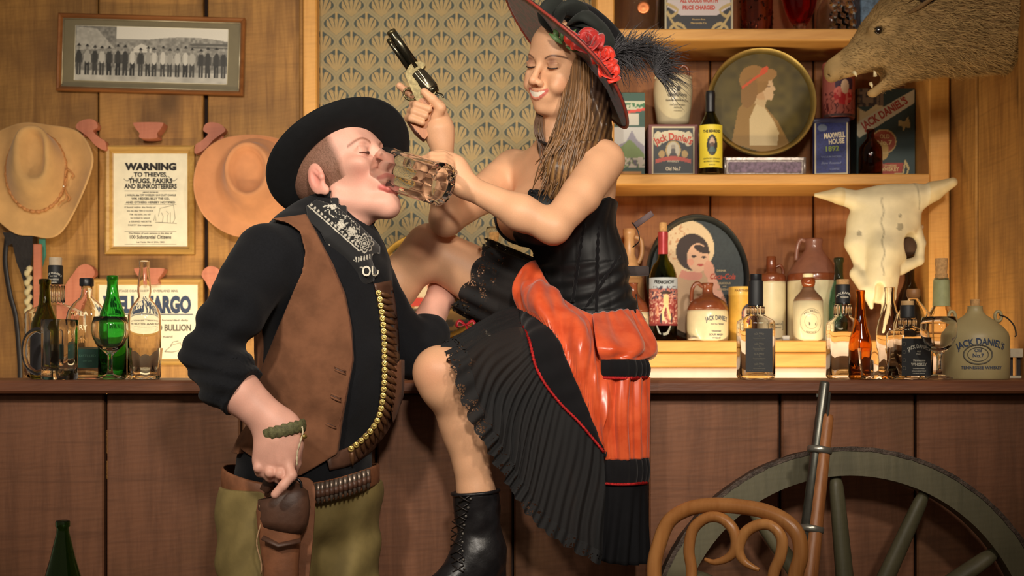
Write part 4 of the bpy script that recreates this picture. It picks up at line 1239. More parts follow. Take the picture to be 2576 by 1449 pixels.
# ------------------------------------------------------------------ upper shelf
T_ = Z_TOP
D = 3.99
t, s, b = bottle('glass_jar', 'squat clear glass jar with brass medallion on the upper shelf', 1604, D, T_,
    [(56, 96), (60, 90), (60, 75), (57, 68), (59, 40), (60, 0), (58, -30), (48, -50), (40, -56), (40, -70)], G_CLEAR, .004, cat='jar', seg=36)
make('medallion', *moved(lathe([(.019, 0), (.019, .003), (.016, .004), (.012, .0035), (.001, .005)], 24), (0, 0, 0), Matrix.Translation((.010, -.0720, (b - 36) * s)) @ Matrix.Rotation(math.pi / 2, 4, 'X')), plain('copper_medallion', C(190, 110, 60), .35, .6), t)
make('lid', *lathe(trace([(42, -68), (44, -72), (44, -84), (20, -90)], T_, D), 30), GILT, t)
t, w, h = flat_box('shop_sign_box', 'black and gold ornamented box with red lettered white panel', 'box', 1672, 1844, -70, 3.96, T_, .12, plain('black_card', C(34, 32, 34), .4))
def ornate(U, V):
    x, y = U / w, V / h
    c = canvas(U, cv(34, 32, 36))
    c[(abs(x) > .955)] = cv(190, 176, 140)
    c[(y > .44) & (abs(x) < .93)] = cv(214, 200, 196)
    c[p_mask(x, y, [(-.93, .46), (-.55, .32), (.55, .32), (.93, .46)])] = cv(214, 200, 196)
    g = cv(196, 168, 104)
    for q in (-1, 1):
        c[l_mask(x * q, y, spline([(.93, .50), (.62, .40), (.80, .30), (.92, .36), (.78, .22), (.60, .10), (.38, .07), (.50, .16), (.68, .18), (.84, .10), (.70, .03)], 5), .026)] = g
    c[(abs(y - .055) < .014) & (abs(x) < .4)] = g
    return c
panel(t, 'printed_front', -w, w, .001, h, 90, 80, ornate, FW, PRINT)
lettering(t, [('ALL GOODS WORTH', .012, 0, h * .52, {'w': w * 1.1, 'bold': 2}), ('PRICE CHARGED', .012, 0, h * .41, {'w': w * .95, 'bold': 2}), ('GENERAL STORE', .014, 0, h * .68, {'w': w * 1.3, 'bold': 2})], INK_RED, FW2)
lettering(t, [('Houston Bros.', .005, 0, h * .24), ('Mercantile Co.', .006, 0, h * .18)], INK_GOLD, FW2, name='gold_lettering')
t, s, b = bottle('embossed_jar', 'pinkish embossed glass jar next to the lettered box', 1903, D, T_,
    [(44, 96), (45, 92), (41, 84), (41, 20), (42, -30), (44, -50), (44, -60)], G_PINK, .004, cat='jar', seg=36)
for k in range(40):
    a = random.uniform(0, 2 * math.pi); zz = random.uniform(.025, .125)
    o = make('boss', *moved(lathe([(.0055, 0), (.004, .002), (.001, .003)], 8), (0, 0, 0), Matrix.Rotation(a, 4, 'Z') @ Matrix.Translation((0, -.0490, zz)) @ Matrix.Rotation(math.pi / 2, 4, 'X')), G_PINK, t)
t = thing('red_goblet', 'ruby red glass goblet with clear foot on the upper shelf', 'glass', (X(2012, D), D, T_))
make('bowl', *lathe(trace([(18, 62), (26, 52), (38, 25), (46, -10), (47, -50), (44, -50), (43, -10), (35, 24), (23, 48), (.5, 56)], T_, D), 36), G_RED, t)
make('foot', *lathe([(.0005, .001)] + trace([(34, 97), (34, 94), (16, 88), (12, 78), (16, 66), (16, 61), (.5, 61)], T_, D), 36), G_CLEAR, t)
t, s, b = bottle('quilted_bottle', 'clear quilted glass decanter beside the ruby goblet', 2102, D, T_,
    [(42, 96, .6), (44, 90, .6), (42, 20, .6), (36, 0, .5), (20, -16), (14, -30), (14, -60), (18, -66)], G_CLEAR, .004, seg=40, rz=.2)
for i in range(5):
    for j in range(3):
        make('quilt_boss', *moved(lathe([(.0125, 0), (.010, .003), (.004, .0055), (.001, .006)], 8), (0, 0, 0), Matrix.Translation(((j - 1) * .026 + (.013 if i % 2 else 0) - .006, -.0505, .018 + i * .018)) @ Matrix.Rotation(math.pi / 2, 4, 'X')), G_CLEAR, t)
t, w, h = flat_box('blue_box', 'small blue mottled box at the right end of the upper shelf', 'box', 2165, 2225, -20, 4.0, T_, .10, plain('mottled_blue_card', C(96, 124, 150), .5, var=.5, scale=60))
# pale slatted crate at the far right end behind the bar
t = thing('slatted_rack', 'pale rack with dark upright bars at the right end behind the jug', 'rack', (X(2545, 3.34), 3.34, BAR_Z))
make('top_board', *box((-.012, -.02, .052), (.10, .03, .075), .002), plain('pale_rack_paint', C(206, 196, 170), .5), t, smooth=False)
for k in range(5): make('bar', *box((-.008 + .019 * k, -.006, 0), (.001 + .019 * k, .004, .053)), plain('dark_bar', C(52, 46, 44), .5), t, smooth=False)
make('bottom_rail', *box((-.012, -.01, 0), (.10, .02, .006)), MATS['pale_rack_paint'], t, smooth=False)
# ================================================================== PICTURES, HATS AND RACKS ON THE LEFT WALL
def picture(name, label, corners, d, mould, mat_frame, paper_mat, cat='picture', depth=.022):
    """corners: px of the outer rectangle (x0, y0, x1, y1), rotated by 'rot' afterwards"""
    x0, y0, x1, y1 = corners
    s = d / F
    t = thing(name, label, cat, at((x0 + x1) / 2, (y0 + y1) / 2, d))
    w, h, m = (x1 - x0) * s / 2, (y1 - y0) * s / 2, mould * s
    prof = [(0, 0), (0, -depth * .8), (m * .25, -depth), (m * .6, -depth * .85), (m * .85, -depth * .45), (m, -depth * .4), (m, 0)]
    for k, (sx_, sz_, nm) in enumerate(((0, 1, 'top'), (0, -1, 'bottom'), (1, 0, 'side'), (-1, 0, 'side'))):
        V, Fc = [], []
        for e in (-1, 1):
            for q, y in prof:
                if sx_ == 0: V.append((e * (w - q), y, sz_ * (h - q)))
                else: V.append((sx_ * (w - q), y, e * (h - q)))
        n = len(prof)
        for i in range(n):
            j = (i + 1) % n; Fc.append((i, j, n + j, n + i))
        Fc += [tuple(range(n)), tuple(range(2 * n - 1, n - 1, -1))]
        make('frame_' + nm, V, Fc, mat_frame, t, smooth=False)
    make('backing', *box((-w + m * .5, -.006, -h + m * .5), (w - m * .5, 0, h - m * .5)), paper_mat, t, smooth=False)
    return t, w, h, s, m

t, w, h, s, m = picture('framed_photograph', 'long framed black and white photograph of men in a row', (148, 42, 616, 236), 4.145, 12, W_FRAME_DK, plain('olive_mat_board', C(122, 112, 84), .6, var=.04))
t.rotation_euler = (0, math.radians(1.6), 0)
make('gilt_fillet', *join(*[tube([(a * (w - m), -.009, b * (h - m)), (c * (w - m), -.009, e * (h - m))], .0022, 6) for a, b, c, e in ((-1, -1, 1, -1), (1, -1, 1, 1), (1, 1, -1, 1), (-1, 1, -1, -1))]), plain('silver_fillet', C(190, 180, 150), .35, .5), t)
pw_, ph_ = 192 * s, 69 * s
def group_photo(U, V):
    x, y = U / pw_, V / ph_
    n = vnoise(U + 3, V + 3, 150, 1); n2 = vnoise(U + 3, V + 3, 55, 2)
    g = np.full(len(U), .52)
    g = np.where(y > .55, .86, g)                                  # sky
    hill = .52 + .20 * np.sin((x + .1) * 2.3) - .10 * x
    g = np.where((y < hill) & (y > -.1), .50 + .25 * (n - .5), g)
    g = np.where((x < -.46) & (y > .15 + .5 * (x + .46)), .34 + .2 * n, g)       # barn and tree on the left
    g = np.where(p_mask(x, y, [(-.98, .1), (-.98, .95), (-.72, .9), (-.48, .2)]), .56 + .12 * n, g)
    g = np.where(p_mask(x, y, [(-.24, .05), (-.24, .22), (-.13, .40), (0, .24), (0, .05)]), .78, g)
    g = np.where(l_mask(x, y, [(.55, .40), (.98, .42)], .05) | l_mask(x, y, [(.55, .30), (.98, .30)], .03), .30, g)
    g = np.where(y < .08, .46 + .25 * (n - .5), g)
    g = np.where(y < -.62, .66 + .18 * (n2 - .5), g)               # ground
    c = np.stack([g, g, g], 1)
    rs = np.random.RandomState(5)
    for k in range(20):
        cx = -.94 + k * .099 + rs.uniform(-.012, .012); top = .16 + rs.uniform(-.05, .06)
        dark = rs.rand() < .5
        c[p_mask(x, y, [(cx - .030, -.25), (cx - .032, -.78), (cx - .004, -.80), (cx, -.3), (cx + .006, -.80), (cx + .032, -.78), (cx + .030, -.25)])] = rs.uniform(.10, .2)
        c[e_mask(x, y, cx, -.12, .036, .24)] = .16 if dark else rs.uniform(.55, .8)
        c[l_mask(x, y, [(cx - .036, -.02), (cx - .040, -.34)], .009) | l_mask(x, y, [(cx + .036, -.02), (cx + .040, -.34)], .009)] = .22 if dark else .62
        c[e_mask(x, y, cx, top, .016, .075)] = .46
        c[e_mask(x, y, cx, top + .065, .028, .022) | e_mask(x, y, cx, top + .095, .015, .045)] = .12 if rs.rand() < .8 else .6
    return (c ** 1.8) * np.array([1.0, .96, .84])
panel(t, 'photographic_print', -pw_, pw_, -ph_, ph_, 300, 110, group_photo, flat_warp(-.0068), PRINT)
make('bevelled_mat_edge', *join(*[tube([(a * pw_, -.0066, b * ph_), (c * pw_, -.0066, e * ph_)], .0012, 4) for a, b, c, e in ((-1, -1, 1, -1), (1, -1, 1, 1), (1, 1, -1, 1), (-1, 1, -1, -1))]), PAPER, t)

t, w, h, s, m = picture('framed_notice', 'gilt framed cream warning notice hanging between the two hats', (268, 368, 492, 640), 4.145, 19, W_FRAME, PAPER)
def L_(txt, size, py, wd=None, **k):
    op = dict(k)
    if wd: op['w'] = wd * s
    return (txt, size * s, (380 - 380) * s, (504 - py) * s, op)
FWp = flat_warp(-.0068)
lettering(t, [L_('WARNING', 17, 428, 130, bold=3.2), L_('TO THIEVES,', 11, 445, 84, bold=2), L_('THUGS, FAKIRS', 12, 461, 110, bold=2), L_('AND BUNKOSTEERERS', 12, 475, 132, bold=2),
    L_('AMONG WHOM ARE', 3, 486), L_("J. HARLIN, alias 'OFF WHEELER'; SAW DUST CHARLIE", 5, 494, 128), L_('WM. HEDGES; BILLY THE KID,', 5.5, 503, 96, bold=1.5), L_('AND OTHERS HEREBY NOTIFIED', 5, 512, 124, bold=1.5),
    L_('The Flitting of such persons is the duty of', 3.5, 589, 110), L_('100 Substantial Citizens', 9, 601, 104), L_('Las Vegas, March 24th, 1882', 3.5, 611, 70)], INK, FWp)
lettering(t, [(tx, 4 * s, -26 * s, (504 - 524 - 9 * k) * s, {'w': ww * s}) for k, (tx, ww) in enumerate((('If found within the limits of', 78), ('this city after TEN O CLOCK', 66), ('P.M. this night, you will', 52), ('be invited to attend', 48), ('a GRAND NECKTIE', 56), ('PARTY the expense', 60)))], INK_GREY, FWp)
make('printed_rule', *join(*[box((-65 * s, -.0072, (504 - py) * s - .0003), (65 * s, -.0066, (504 - py) * s + .0003)) for py in (481, 515, 583, 615)]), INK, t, smooth=False)
fl = []
for sg in (-1, 1): fl.append(tube([(sg * (45 + 22 * q) * s, -.007, (504 - 444 - 12 * math.sin(q * 2.6)) * s) for q in np.linspace(0, 1, 8)], .0007, 4))
make('printed_flourish', *join(*fl), INK, t)
sk = [tube([(px_ * s, -.007, (504 - py_) * s) for px_, py_ in pl], .0006, 4) for pl in ([(20, 545), (24, 525), (58, 517), (62, 550), (56, 562), (20, 560)], [(30, 560), (32, 545), (28, 536)], [(42, 560), (42, 544), (46, 538), (40, 532)], [(50, 560), (50, 535)], [(12, 560), (66, 563)], [(8, 556), (12, 540), (14, 556)])]
make('printed_sketch', *join(*sk), INK_GREY, t)

t, w, h, s, m = picture('framed_poster', 'gilt framed bank poster standing behind the bottles on the bar', (236, 702, 514, 918), 4.145, 15, W_FRAME, PAPER)
lettering(t, [('WELLS FARGO', 40 * s, -4 * s, (810 - 785) * s, {'w': 222 * s, 'bold': 3})], INK_BLUE, FWp)
lettering(t, [('STAGE COACH LINES - OVERLAND MAIL', 6 * s, 0, (810 - 735) * s, {'w': 150 * s}), ('Letters, Packages and Treasure forwarded daily', 5 * s, 0, (810 - 808) * s, {'w': 200 * s}), ('BANK NOTES AND BULLION', 16 * s, 0, (810 - 832) * s, {'w': 214 * s, 'bold': 2}), ('carried under armed guard', 6 * s, 0, (810 - 850) * s, {'w': 120 * s})], INK_GREY, FWp)
make('printed_rule', *box((-112 * s, -.0072, (810 - 792) * s), (112 * s, -.0066, (810 - 790) * s)), INK_BLUE, t, smooth=False)
make('printed_sketch', *join(*[tube([(px_ * s, -.007, (810 - py_) * s) for px_, py_ in pl], .0009, 4) for pl in ([(40, 885), (60, 868), (80, 862), (86, 880), (60, 886), (40, 885)], [(55, 870), (62, 860), (75, 858)], [(86, 880), (96, 884)])]), INK_GREY, t)

# carved wooden hat pegs
def peg(px, py, outline, d0, d1, label, ry=0.0):
    c = at(px, py, 4.14)
    t = thing('hat_peg', label, 'hat peg', c, group='carved salmon hat pegs')
    s = 4.14 / F
    ol = [(p[0] * s, -p[1] * s) for p in spline(outline, 4, True)]
    make('carved_board', *prism(ol, -d0, d1), W_SALMON, t, smooth=False)
    make('back_plate', *box((-14 * s, -.002, -14 * s), (14 * s, .008, 14 * s), .003), W_SALMON, t, smooth=False)
mid = [(-37, -9), (-30, -13), (30, -13), (37, -9), (30, 4), (22, 14), (20, 26), (-20, 26), (-22, 14), (-30, 4)]
arm = [(30, -14), (22, -24), (5, -26), (-14, -20), (-24, -6), (-10, 6), (6, 18), (20, 34), (34, 46), (52, 52), (50, 30), (38, 22), (24, 10), (20, 2), (30, -4)]
armL = [(-p[0], p[1]) for p in arm][::-1]
peg(384, 328, mid, .050, .002, 'carved salmon wooden peg above the framed notice')
peg(222, 330, arm, .030, .002, 'curled salmon wooden peg arm at the upper right of the left hat')
peg(548, 338, armL, .030, .002, 'curled salmon wooden peg arm at the upper left of the right hat')
peg(384, 690, mid, .040, .002, 'carved salmon wooden peg between the notice and the bank poster')
big = [(26, -16), (10, -24), (-8, -18), (-22, 0), (-40, 26), (-58, 60), (-60, 130), (-20, 140), (-8, 90), (6, 50), (22, 16), (32, 0)]
peg(214, 690, big, .030, .002, 'broad salmon carved board behind the clear flask bottle')
peg(545, 695, [(-p[0], p[1]) for p in big][::-1], .030, .002, 'broad salmon carved board behind the man in black sleeves')

def hat(name, label, px, py, d, brim, rings, mat, curl):
    """hat hung flat on the wall, crown towards the room; rings: (cx, cy, rx, ry, lift m)"""
    s = d / F
    t = thing(name, label, 'hat', at(px, py, d))
    n = 96
    out = spline(brim, 12, True)
    ang = np.array([math.atan2(-(p[1] - py), p[0] - px) for p in out]); rad = np.array([math.hypot(p[0] - px, p[1] - py) for p in out])
    o = np.argsort(ang); ang, rad = ang[o], rad[o]
    th = np.linspace(-math.pi, math.pi, n + 1)[:-1]
    R = np.interp(th, ang, rad, period=2 * math.pi)
    V, Fc = [], []
    loops = []
    b0 = rings[0]
    for f in (1.0, .985, .8, .55, .3, .1):
        lp = []
        for k, a in enumerate(th):
            ex, ez = b0[0] - px + b0[2] * math.cos(a), -(b0[1] - py) + b0[3] * math.sin(a)
            fx, fz = R[k] * math.cos(a), R[k] * math.sin(a)
            lp.append(((ex + (fx - ex) * f) * s, -curl(a) * f * f - .004 * (1 - f), (ez + (fz - ez) * f) * s))
        loops.append(lp)
    for q in rings:
        lp = []
        for a in th:
            c_, s_ = math.cos(a), math.sin(a)
            pw2 = q[5] if len(q) > 5 else 2.0
            k = (abs(c_) ** pw2 + abs(s_) ** pw2) ** (-1 / pw2)
            lift = q[4](a) if callable(q[4]) else q[4]
            lp.append(((q[0] - px + q[2] * c_ * k) * s, -lift, (-(q[1] - py) + q[3] * s_ * k) * s))
        loops.append(lp)
    for lp in loops: V += lp
    for j in range(len(loops) - 1):
        for k in range(n): Fc.append((j * n + k, j * n + (k + 1) % n, (j + 1) * n + (k + 1) % n, (j + 1) * n + k))
    Fc.append(tuple((len(loops) - 1) * n + k for k in range(n)))
    solid(make('felt_body', V, [f[::-1] for f in Fc], mat, t), .003)
    V = loops[0]
    make('brim_edge', *tube(V, .0028, 6, True), mat, t)
    return t, s
FELT_TAN = plain('tan_felt', C(206, 162, 104), .85, var=.10, scale=14, bmp=.15, sheen=.2)
FELT_PINK = plain('rosy_tan_felt', C(200, 138, 92), .8, var=.10, scale=14, bmp=.15, sheen=.2)
lb = [(245, 420), (240, 385), (217, 348), (184, 328), (130, 318), (70, 311), (25, 325), (-8, 352), (-30, 430), (-14, 530), (10, 562), (45, 588), (85, 592), (120, 598), (152, 588), (185, 548), (225, 478)]
t, s = hat('cowboy_hat', 'tan felt cowboy hat with braided band hanging on the left wall', 100, 440, 4.08, lb,
    [(96, 435, 74, 98, .012), (98, 428, 69, 92, .035), (104, 415, 56, 80, .075, 2.2), (110, 402, 44, 68, .105, 2.6), (112, 398, 37, 63, lambda a: .116 - .012 * max(0, -math.sin(a)), 2.8), (113, 397, 31, 56, lambda a: .108 - .014 * max(0, -math.sin(a)), 2.8), (113, 395, 23, 46, .082), (114, 394, 12, 34, .074)],
    FELT_TAN, lambda a: .045 * abs(math.cos(a)) ** 2 + .006)
bp = [((96 - 100 + 75 * math.cos(a)) * s, -.018 - .002 * math.sin(a * 40), (440 - 435 + 99 * math.sin(a)) * s) for a in np.linspace(0, 2 * math.pi, 160)[:-1]]
make('braided_band', *tube(bp, [.0052 + .0012 * math.sin(k * 1.1) for k in range(len(bp))], 8, True), plain('braided_leather', C(186, 128, 74), .6, var=.2, scale=200), t)
for k, (x1, y1) in enumerate(((192, 442), (183, 500), (160, 512), (175, 462))):
    make('tassel', *tube(spline([((168 - 100) * s, -.024, -(470 - 440) * s), ((176 - 100) * s, -.032, -(y1 - 440 - 12) * s), ((x1 - 100) * s, -.028, -(y1 - 440) * s), ((x1 - 106) * s, -.026, -(y1 - 432) * s)], 5), .0026, 6), MATS['braided_leather'], t)
for x1, y1 in ((31, 431), (167, 471)):
    make('band_stud', *moved(lathe([(.005, 0), (.004, .003), (.001, .004)], 10), (0, 0, 0), Matrix.Translation(((x1 - 100) * s, -.024, -(y1 - 440) * s)) @ Matrix.Rotation(math.pi / 2, 4, 'X')), plain('bright_stud', C(230, 226, 214), .2, .8), t)
rb = [(768, 470), (755, 400), (715, 358), (660, 343), (610, 342), (555, 355), (515, 390), (497, 440), (498, 495), (520, 545), (565, 582), (620, 597), (690, 592), (740, 550)]
hat('cowboy_hat', 'rosy tan telescope crown hat hanging on the wall behind the man', 630, 470, 4.08, rb,
    [(645, 455, 96, 104, .010), (643, 452, 84, 92, .016), (641, 446, 62, 76, .070), (638, 438, 54, 66, .096), (637, 437, 51, 63, .100), (637, 437, 46, 57, .094), (637, 438, 38, 52, .070), (637, 438, 20, 36, .064)],
    FELT_PINK, lambda a: .030 * abs(math.cos(a)) ** 2 + .004)

# leather gear hanging below the left hat
LEATHER_BLK = plain('black_leather', C(34, 28, 26), .45, bmp=.2)
t = thing('leather_harness', 'black leather straps hanging below the left cowboy hat', 'harness', at(45, 600, 4.10))
s = 4.1 / F
def strip(pts, wd, th_, mat, name, parent):
    make(name, *tube(spline([((p[0]) * s, p[2] if len(p) > 2 else 0, -p[1] * s) for p in pts], 5), wd, 8, flat=th_, ref=(1, 0, 0)), mat, parent)
make('pouch', *prism([(p[0] * s, -p[1] * s) for p in [(-32, -14), (44, -14), (42, 40), (36, 90), (26, 130), (14, 90), (2, 60), (-8, 14), (-20, 20)]], -.02, .02), LEATHER_BLK, t, smooth=False)
strip([(-28, 0), (-32, 60), (-20, 140), (-5, 200), (4, 300), (6, 370)], .008, .35, LEATHER_BLK, 'strap', t)
strip([(30, 60), (34, 150), (36, 240), (30, 350)], .007, .35, LEATHER_BLK, 'strap', t)
o = tag(make('rope', *tube([(.004 * math.sin(k * .9), .004 * math.cos(k * .9), -k * .0042) for k in range(60)], [.0085 + .0018 * math.sin(k * 1.8) for k in range(60)], 8), plain('twisted_rope', C(196, 182, 140), .85), None, loc=at(71, 672, 4.05)), 'pale twisted rope hanging beside the black leather straps', 'rope')
o = make('wooden_slat', *box((-.012, -.008, -.30), (.012, .008, 0), .002), W_SALMON, None, smooth=False, loc=at(95, 614, 4.06)); tag(o, 'narrow salmon wooden slat hanging next to the rope', 'slat')
o = make('teal_ribbon', *prism([(0, 0), (.020, .002), (.022, -.050), (.010, -.090), (.004, -.050)], -.002, .002), plain('teal_cloth', C(60, 124, 104), .7), None, smooth=False, loc=at(98, 602, 4.09)); tag(o, 'small teal ribbon peeping from under the left hat brim', 'ribbon')

# ================================================================== COW SKULL
BONE = vcol('old_bone', .55, bmp=.25, bscale=60)
SD = 3.80
def sk_(px, py, dy=0.0): return np.array(at(px, py, SD)) + np.array([0, dy, 0])
pr = [ell(sk_(2232, 545), (.098, .050, .085), k=.02), cap(sk_(2178, 505), sk_(2300, 492), .034, .036, k=.03),
      ell(sk_(2228, 610, -.012), (.070, .050, .075), k=.03),
      cap(sk_(2215, 640, -.03), sk_(2196, 735, -.05), .050, .036, k=.03)]
pr += chain([sk_(2170, 508), sk_(2110, 494, -.01), sk_(2046, 494, -.03)], [.030, .024, .006], k=.012)
pr += chain([sk_(2308, 500), sk_(2346, 482, -.01), sk_(2388, 462, -.03)], [.034, .028, .014], k=.012)
pr += chain([sk_(2150, 690, -.02), sk_(2168, 730, -.05), sk_(2180, 775, -.06)], [.020, .018, .008], k=.015)
pr += chain([sk_(2235, 690, -.03), sk_(2222, 750, -.06), sk_(2196, 838, -.075)], [.024, .018, .007], k=.015)
pr += chain([sk_(2158, 560, .01), sk_(2150, 612, -.005), sk_(2166, 668, -.01)], [.028, .028, .022], k=.03)
pr += chain([sk_(2300, 560, .02), sk_(2318, 610, .01), sk_(2312, 655, .0), sk_(2262, 676, -.01)], [.024, .015, .014, .020], k=.014)
pr += [ell(sk_(2285, 618, -.03), (.030, .060, .034), k=.008, op='s'),
       cap(sk_(2194, 725, -.10), sk_(2186, 800, -.10), .012, .012, k=.006, op='s', sq=(0, 1, 0), q=4.0)]
V, Q = sculpt(pr, .0042)
px_ = CX + V[:, 0] * F / SD; py_ = HZ - (V[:, 2] - ZC) * F / SD
col = np.tile(cv(226, 212, 172), (len(V), 1)); n = vnoise(V[:, 0] + 5, V[:, 2] + 5, 45, 3)[:, None]
col = col * (.86 + .2 * n)
suture = np.abs(px_ - (2210 - .05 * (py_ - 500) + 3 * np.sin(py_ * .12))) < 1.3
w_ = (np.clip(1 - np.abs(px_ - (2210 - .05 * (py_ - 500) + 3 * np.sin(py_ * .12))) / 3.2, 0, 1) * ((py_ > 500) & (py_ < 700)))[:, None]
col = col * (1 - .55 * w_)
col[((px_ < 2120) | (px_ > 2330)) & (py_ < 520)] *= np.array([.94, .86, .72])
w_ = (np.clip(1 - np.abs(px_ - (2302 + .12 * (py_ - 500))) / 3, 0, 1) * (py_ < 530))[:, None]
col = col * (1 - .5 * w_)
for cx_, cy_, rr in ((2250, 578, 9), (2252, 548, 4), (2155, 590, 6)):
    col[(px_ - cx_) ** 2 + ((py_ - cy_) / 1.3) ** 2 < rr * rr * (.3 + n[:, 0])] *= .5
c0 = Vector((X(2215, SD), SD, Z_LOW))
t = thing('cow_skull', 'bleached cow skull with two horns leaning on the back counter', 'skull', c0)
make('skull_bone', V - np.array(c0), Q, BONE, t, colors=col)
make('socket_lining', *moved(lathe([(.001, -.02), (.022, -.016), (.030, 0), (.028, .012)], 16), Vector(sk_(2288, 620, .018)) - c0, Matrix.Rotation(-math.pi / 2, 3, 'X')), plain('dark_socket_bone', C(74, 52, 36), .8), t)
make('cheek_hook', *tube(spline([Vector(sk_(2300, 640, .02)) - c0, Vector(sk_(2312, 590, .04)) - c0, Vector(sk_(2322, 570, .05)) - c0, Vector(sk_(2336, 566, .05)) - c0], 6), .007, 8), plain('yellow_bone', C(190, 156, 112), .5), t)

# ================================================================== BOAR HEAD
BD = 3.46
def bo(px, py, dy=0.0): return np.array(at(px, py, BD)) + np.array([0, dy, 0])
pr = [cap(bo(2640, 30), bo(2380, 50), .165, .130, k=.03, sq=(0, 1, 0), q=.80), cap(bo(2400, 55), bo(2300, 70), .130, .108, k=.05, sq=(0, 1, 0), q=.85),
      cap(bo(2300, 75), bo(2225, 108), .100, .074, k=.05, sq=(0, 1, 0), q=.85), ell(bo(2300, 120), (.085, .080, .060), k=.03),
      cap(bo(2230, 112), bo(2105, 172), .062, .031, k=.03, sq=(0, 1, 0), q=.85), ell(bo(2092, 182), (.018, .028, .026), k=.012),
      cap(bo(2290, 140), bo(2240, 178), .060, .040, k=.03, sq=(0, 1, 0), q=.8), cap(bo(2240, 176), bo(2196, 228), .040, .018, k=.015, sq=(0, 1, 0), q=.9),
      cap(bo(2176, 208), bo(2205, 192), .020, .018, k=.010, op='s', sq=(0, 1, 0), q=6.0),
      cap(bo(2150, 222), bo(2190, 200), .022, .018, k=.010, op='s', sq=(0, 1, 0), q=6.0),
      cap(bo(2205, 75, -.055), bo(2180, 88, -.058), .012, .010, k=.02), ell(bo(2193, 91, -.066), (.012, .012, .010), k=.006, op='s')]
for sg in (-1, 1):
    pr += [ell(bo(2088, 190, sg * .012), (.010, .006, .006), k=.004, op='s')]
V, Q = sculpt(pr, .0045, hi=np.array([SX - .014, BD + .25, 2.35]))
px_ = CX + V[:, 0] * F / V[:, 1]; py_ = HZ - (V[:, 2] - ZC) * F / V[:, 1]
n = vnoise(V[:, 0] + 9, V[:, 2] + 9, 40, 7)
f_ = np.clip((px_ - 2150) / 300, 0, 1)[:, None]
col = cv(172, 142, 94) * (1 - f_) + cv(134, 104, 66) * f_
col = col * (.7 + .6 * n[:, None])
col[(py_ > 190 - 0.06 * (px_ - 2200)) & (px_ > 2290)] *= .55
c0 = Vector((SX - .014, BD, 1.85))
t = thing('boar_head', 'mounted brown boar head with open mouth on the right wall', 'boar head', c0)
HIDE = vcol('boar_hide', .8, bmp=.4, bscale=150, spec=.2)
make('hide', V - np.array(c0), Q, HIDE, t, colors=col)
rs = np.random.RandomState(3)
tri = V[Q]; nor = np.cross(tri[:, 2] - tri[:, 0], tri[:, 3] - tri[:, 1]); nor /= np.linalg.norm(nor, axis=1)[:, None] + 1e-9
sel = rs.choice(len(Q), 15000, replace=len(Q) < 15000)
P0 = tri[sel].mean(1); nn = nor[sel]
fpx = CX + P0[:, 0] * F / P0[:, 1]; fpy = HZ - (P0[:, 2] - ZC) * F / P0[:, 1]
okf = (fpx > 2110) & ~((fpx - 2193) ** 2 + (fpy - 91) ** 2 < 14 ** 2) & ~((fpx < 2215) & (fpx > 2120) & (fpy > 185))
P0, nn, fpx = P0[okf], nn[okf], fpx[okf]
dirv = np.tile([.92, 0, -.15], (len(P0), 1)) + rs.normal(0, .28, (len(P0), 3))
dirv -= nn * (dirv * nn).sum(1)[:, None]; dirv /= np.linalg.norm(dirv, axis=1)[:, None] + 1e-9
ln = (.010 + .024 * np.clip((fpx - 2180) / 200, 0, 1)) * rs.uniform(.6, 1.3, len(P0))
side = np.cross(nn, dirv) * .0009
tip = P0 + (dirv * .95 + nn * .30) * ln[:, None]
Vf = np.stack([P0 - side, P0 + side, tip], 1).reshape(-1, 3)
Qf = np.arange(len(Vf)).reshape(-1, 3)
cf = (cv(168, 138, 90) * rs.uniform(.4, 1.4, (len(P0), 1))).repeat(3, 0)
o = make('fur', Vf - np.array(c0), Qf, HIDE, t, smooth=False, colors=cf); o['kind'] = 'stuff'
for sg in (-1, 1):
    e0, e1 = bo(2258, 42, sg * .078), bo(2352, -12, sg * .140)
    def ear(u, v):
        a = math.pi * (u - .5) * 1.5; w = .034 * math.sin(math.pi * min(1, .16 + .84 * v)) ** .7
        c = e0 + (e1 - e0) * v
        return tuple(c + np.array([.35, 0, .85]) * w * math.sin(a) + np.array([-.12, sg, .0]) * (.022 * (1 - math.cos(a)) * math.sin(math.pi * (.2 + .7 * v)) - .010) - np.array(c0))
    V, Fc = grid(13, 12, ear)
    solid(make('ear', V, Fc, plain('ear_hide', C(120, 92, 56), .85, var=.3, scale=120, bmp=.5), t), .005, 0)
    make('ear_hollow', *moved(lathe([(.001, -.004), (.016, -.003), (.018, 0), (.001, .003)], 14), tuple(e0 + (e1 - e0) * .42 + np.array([0, sg * .002, 0]) - np.array(c0)), Matrix.Rotation(.55, 3, 'Y') @ Matrix.Diagonal((1.9, 1, 1)) @ Matrix.Rotation(math.pi / 2, 3, 'X')), plain('dark_ear_hollow', C(44, 30, 24), .9), t)
make('eye', *moved(lathe([(.001, -.011), (.008, -.008), (.011, 0), (.008, .008), (.001, .011)], 14), Vector(bo(2193, 91, -.060)) - c0), plain('dark_glass_eye', C(24, 18, 14), .05, coat=1), t)
for a, b in (((2142, 186), (2150, 198)), ((2196, 196), (2192, 182)), ((2184, 214), (2188, 226))):
    make('tooth', *tube([Vector(bo(a[0], a[1], -.022)) - c0, Vector(bo((a[0] + b[0]) / 2, (a[1] + b[1]) / 2, -.026)) - c0, Vector(bo(b[0], b[1], -.024)) - c0], [.0055, .004, .001], 8), plain('ivory_tooth', C(220, 204, 160), .35), t)

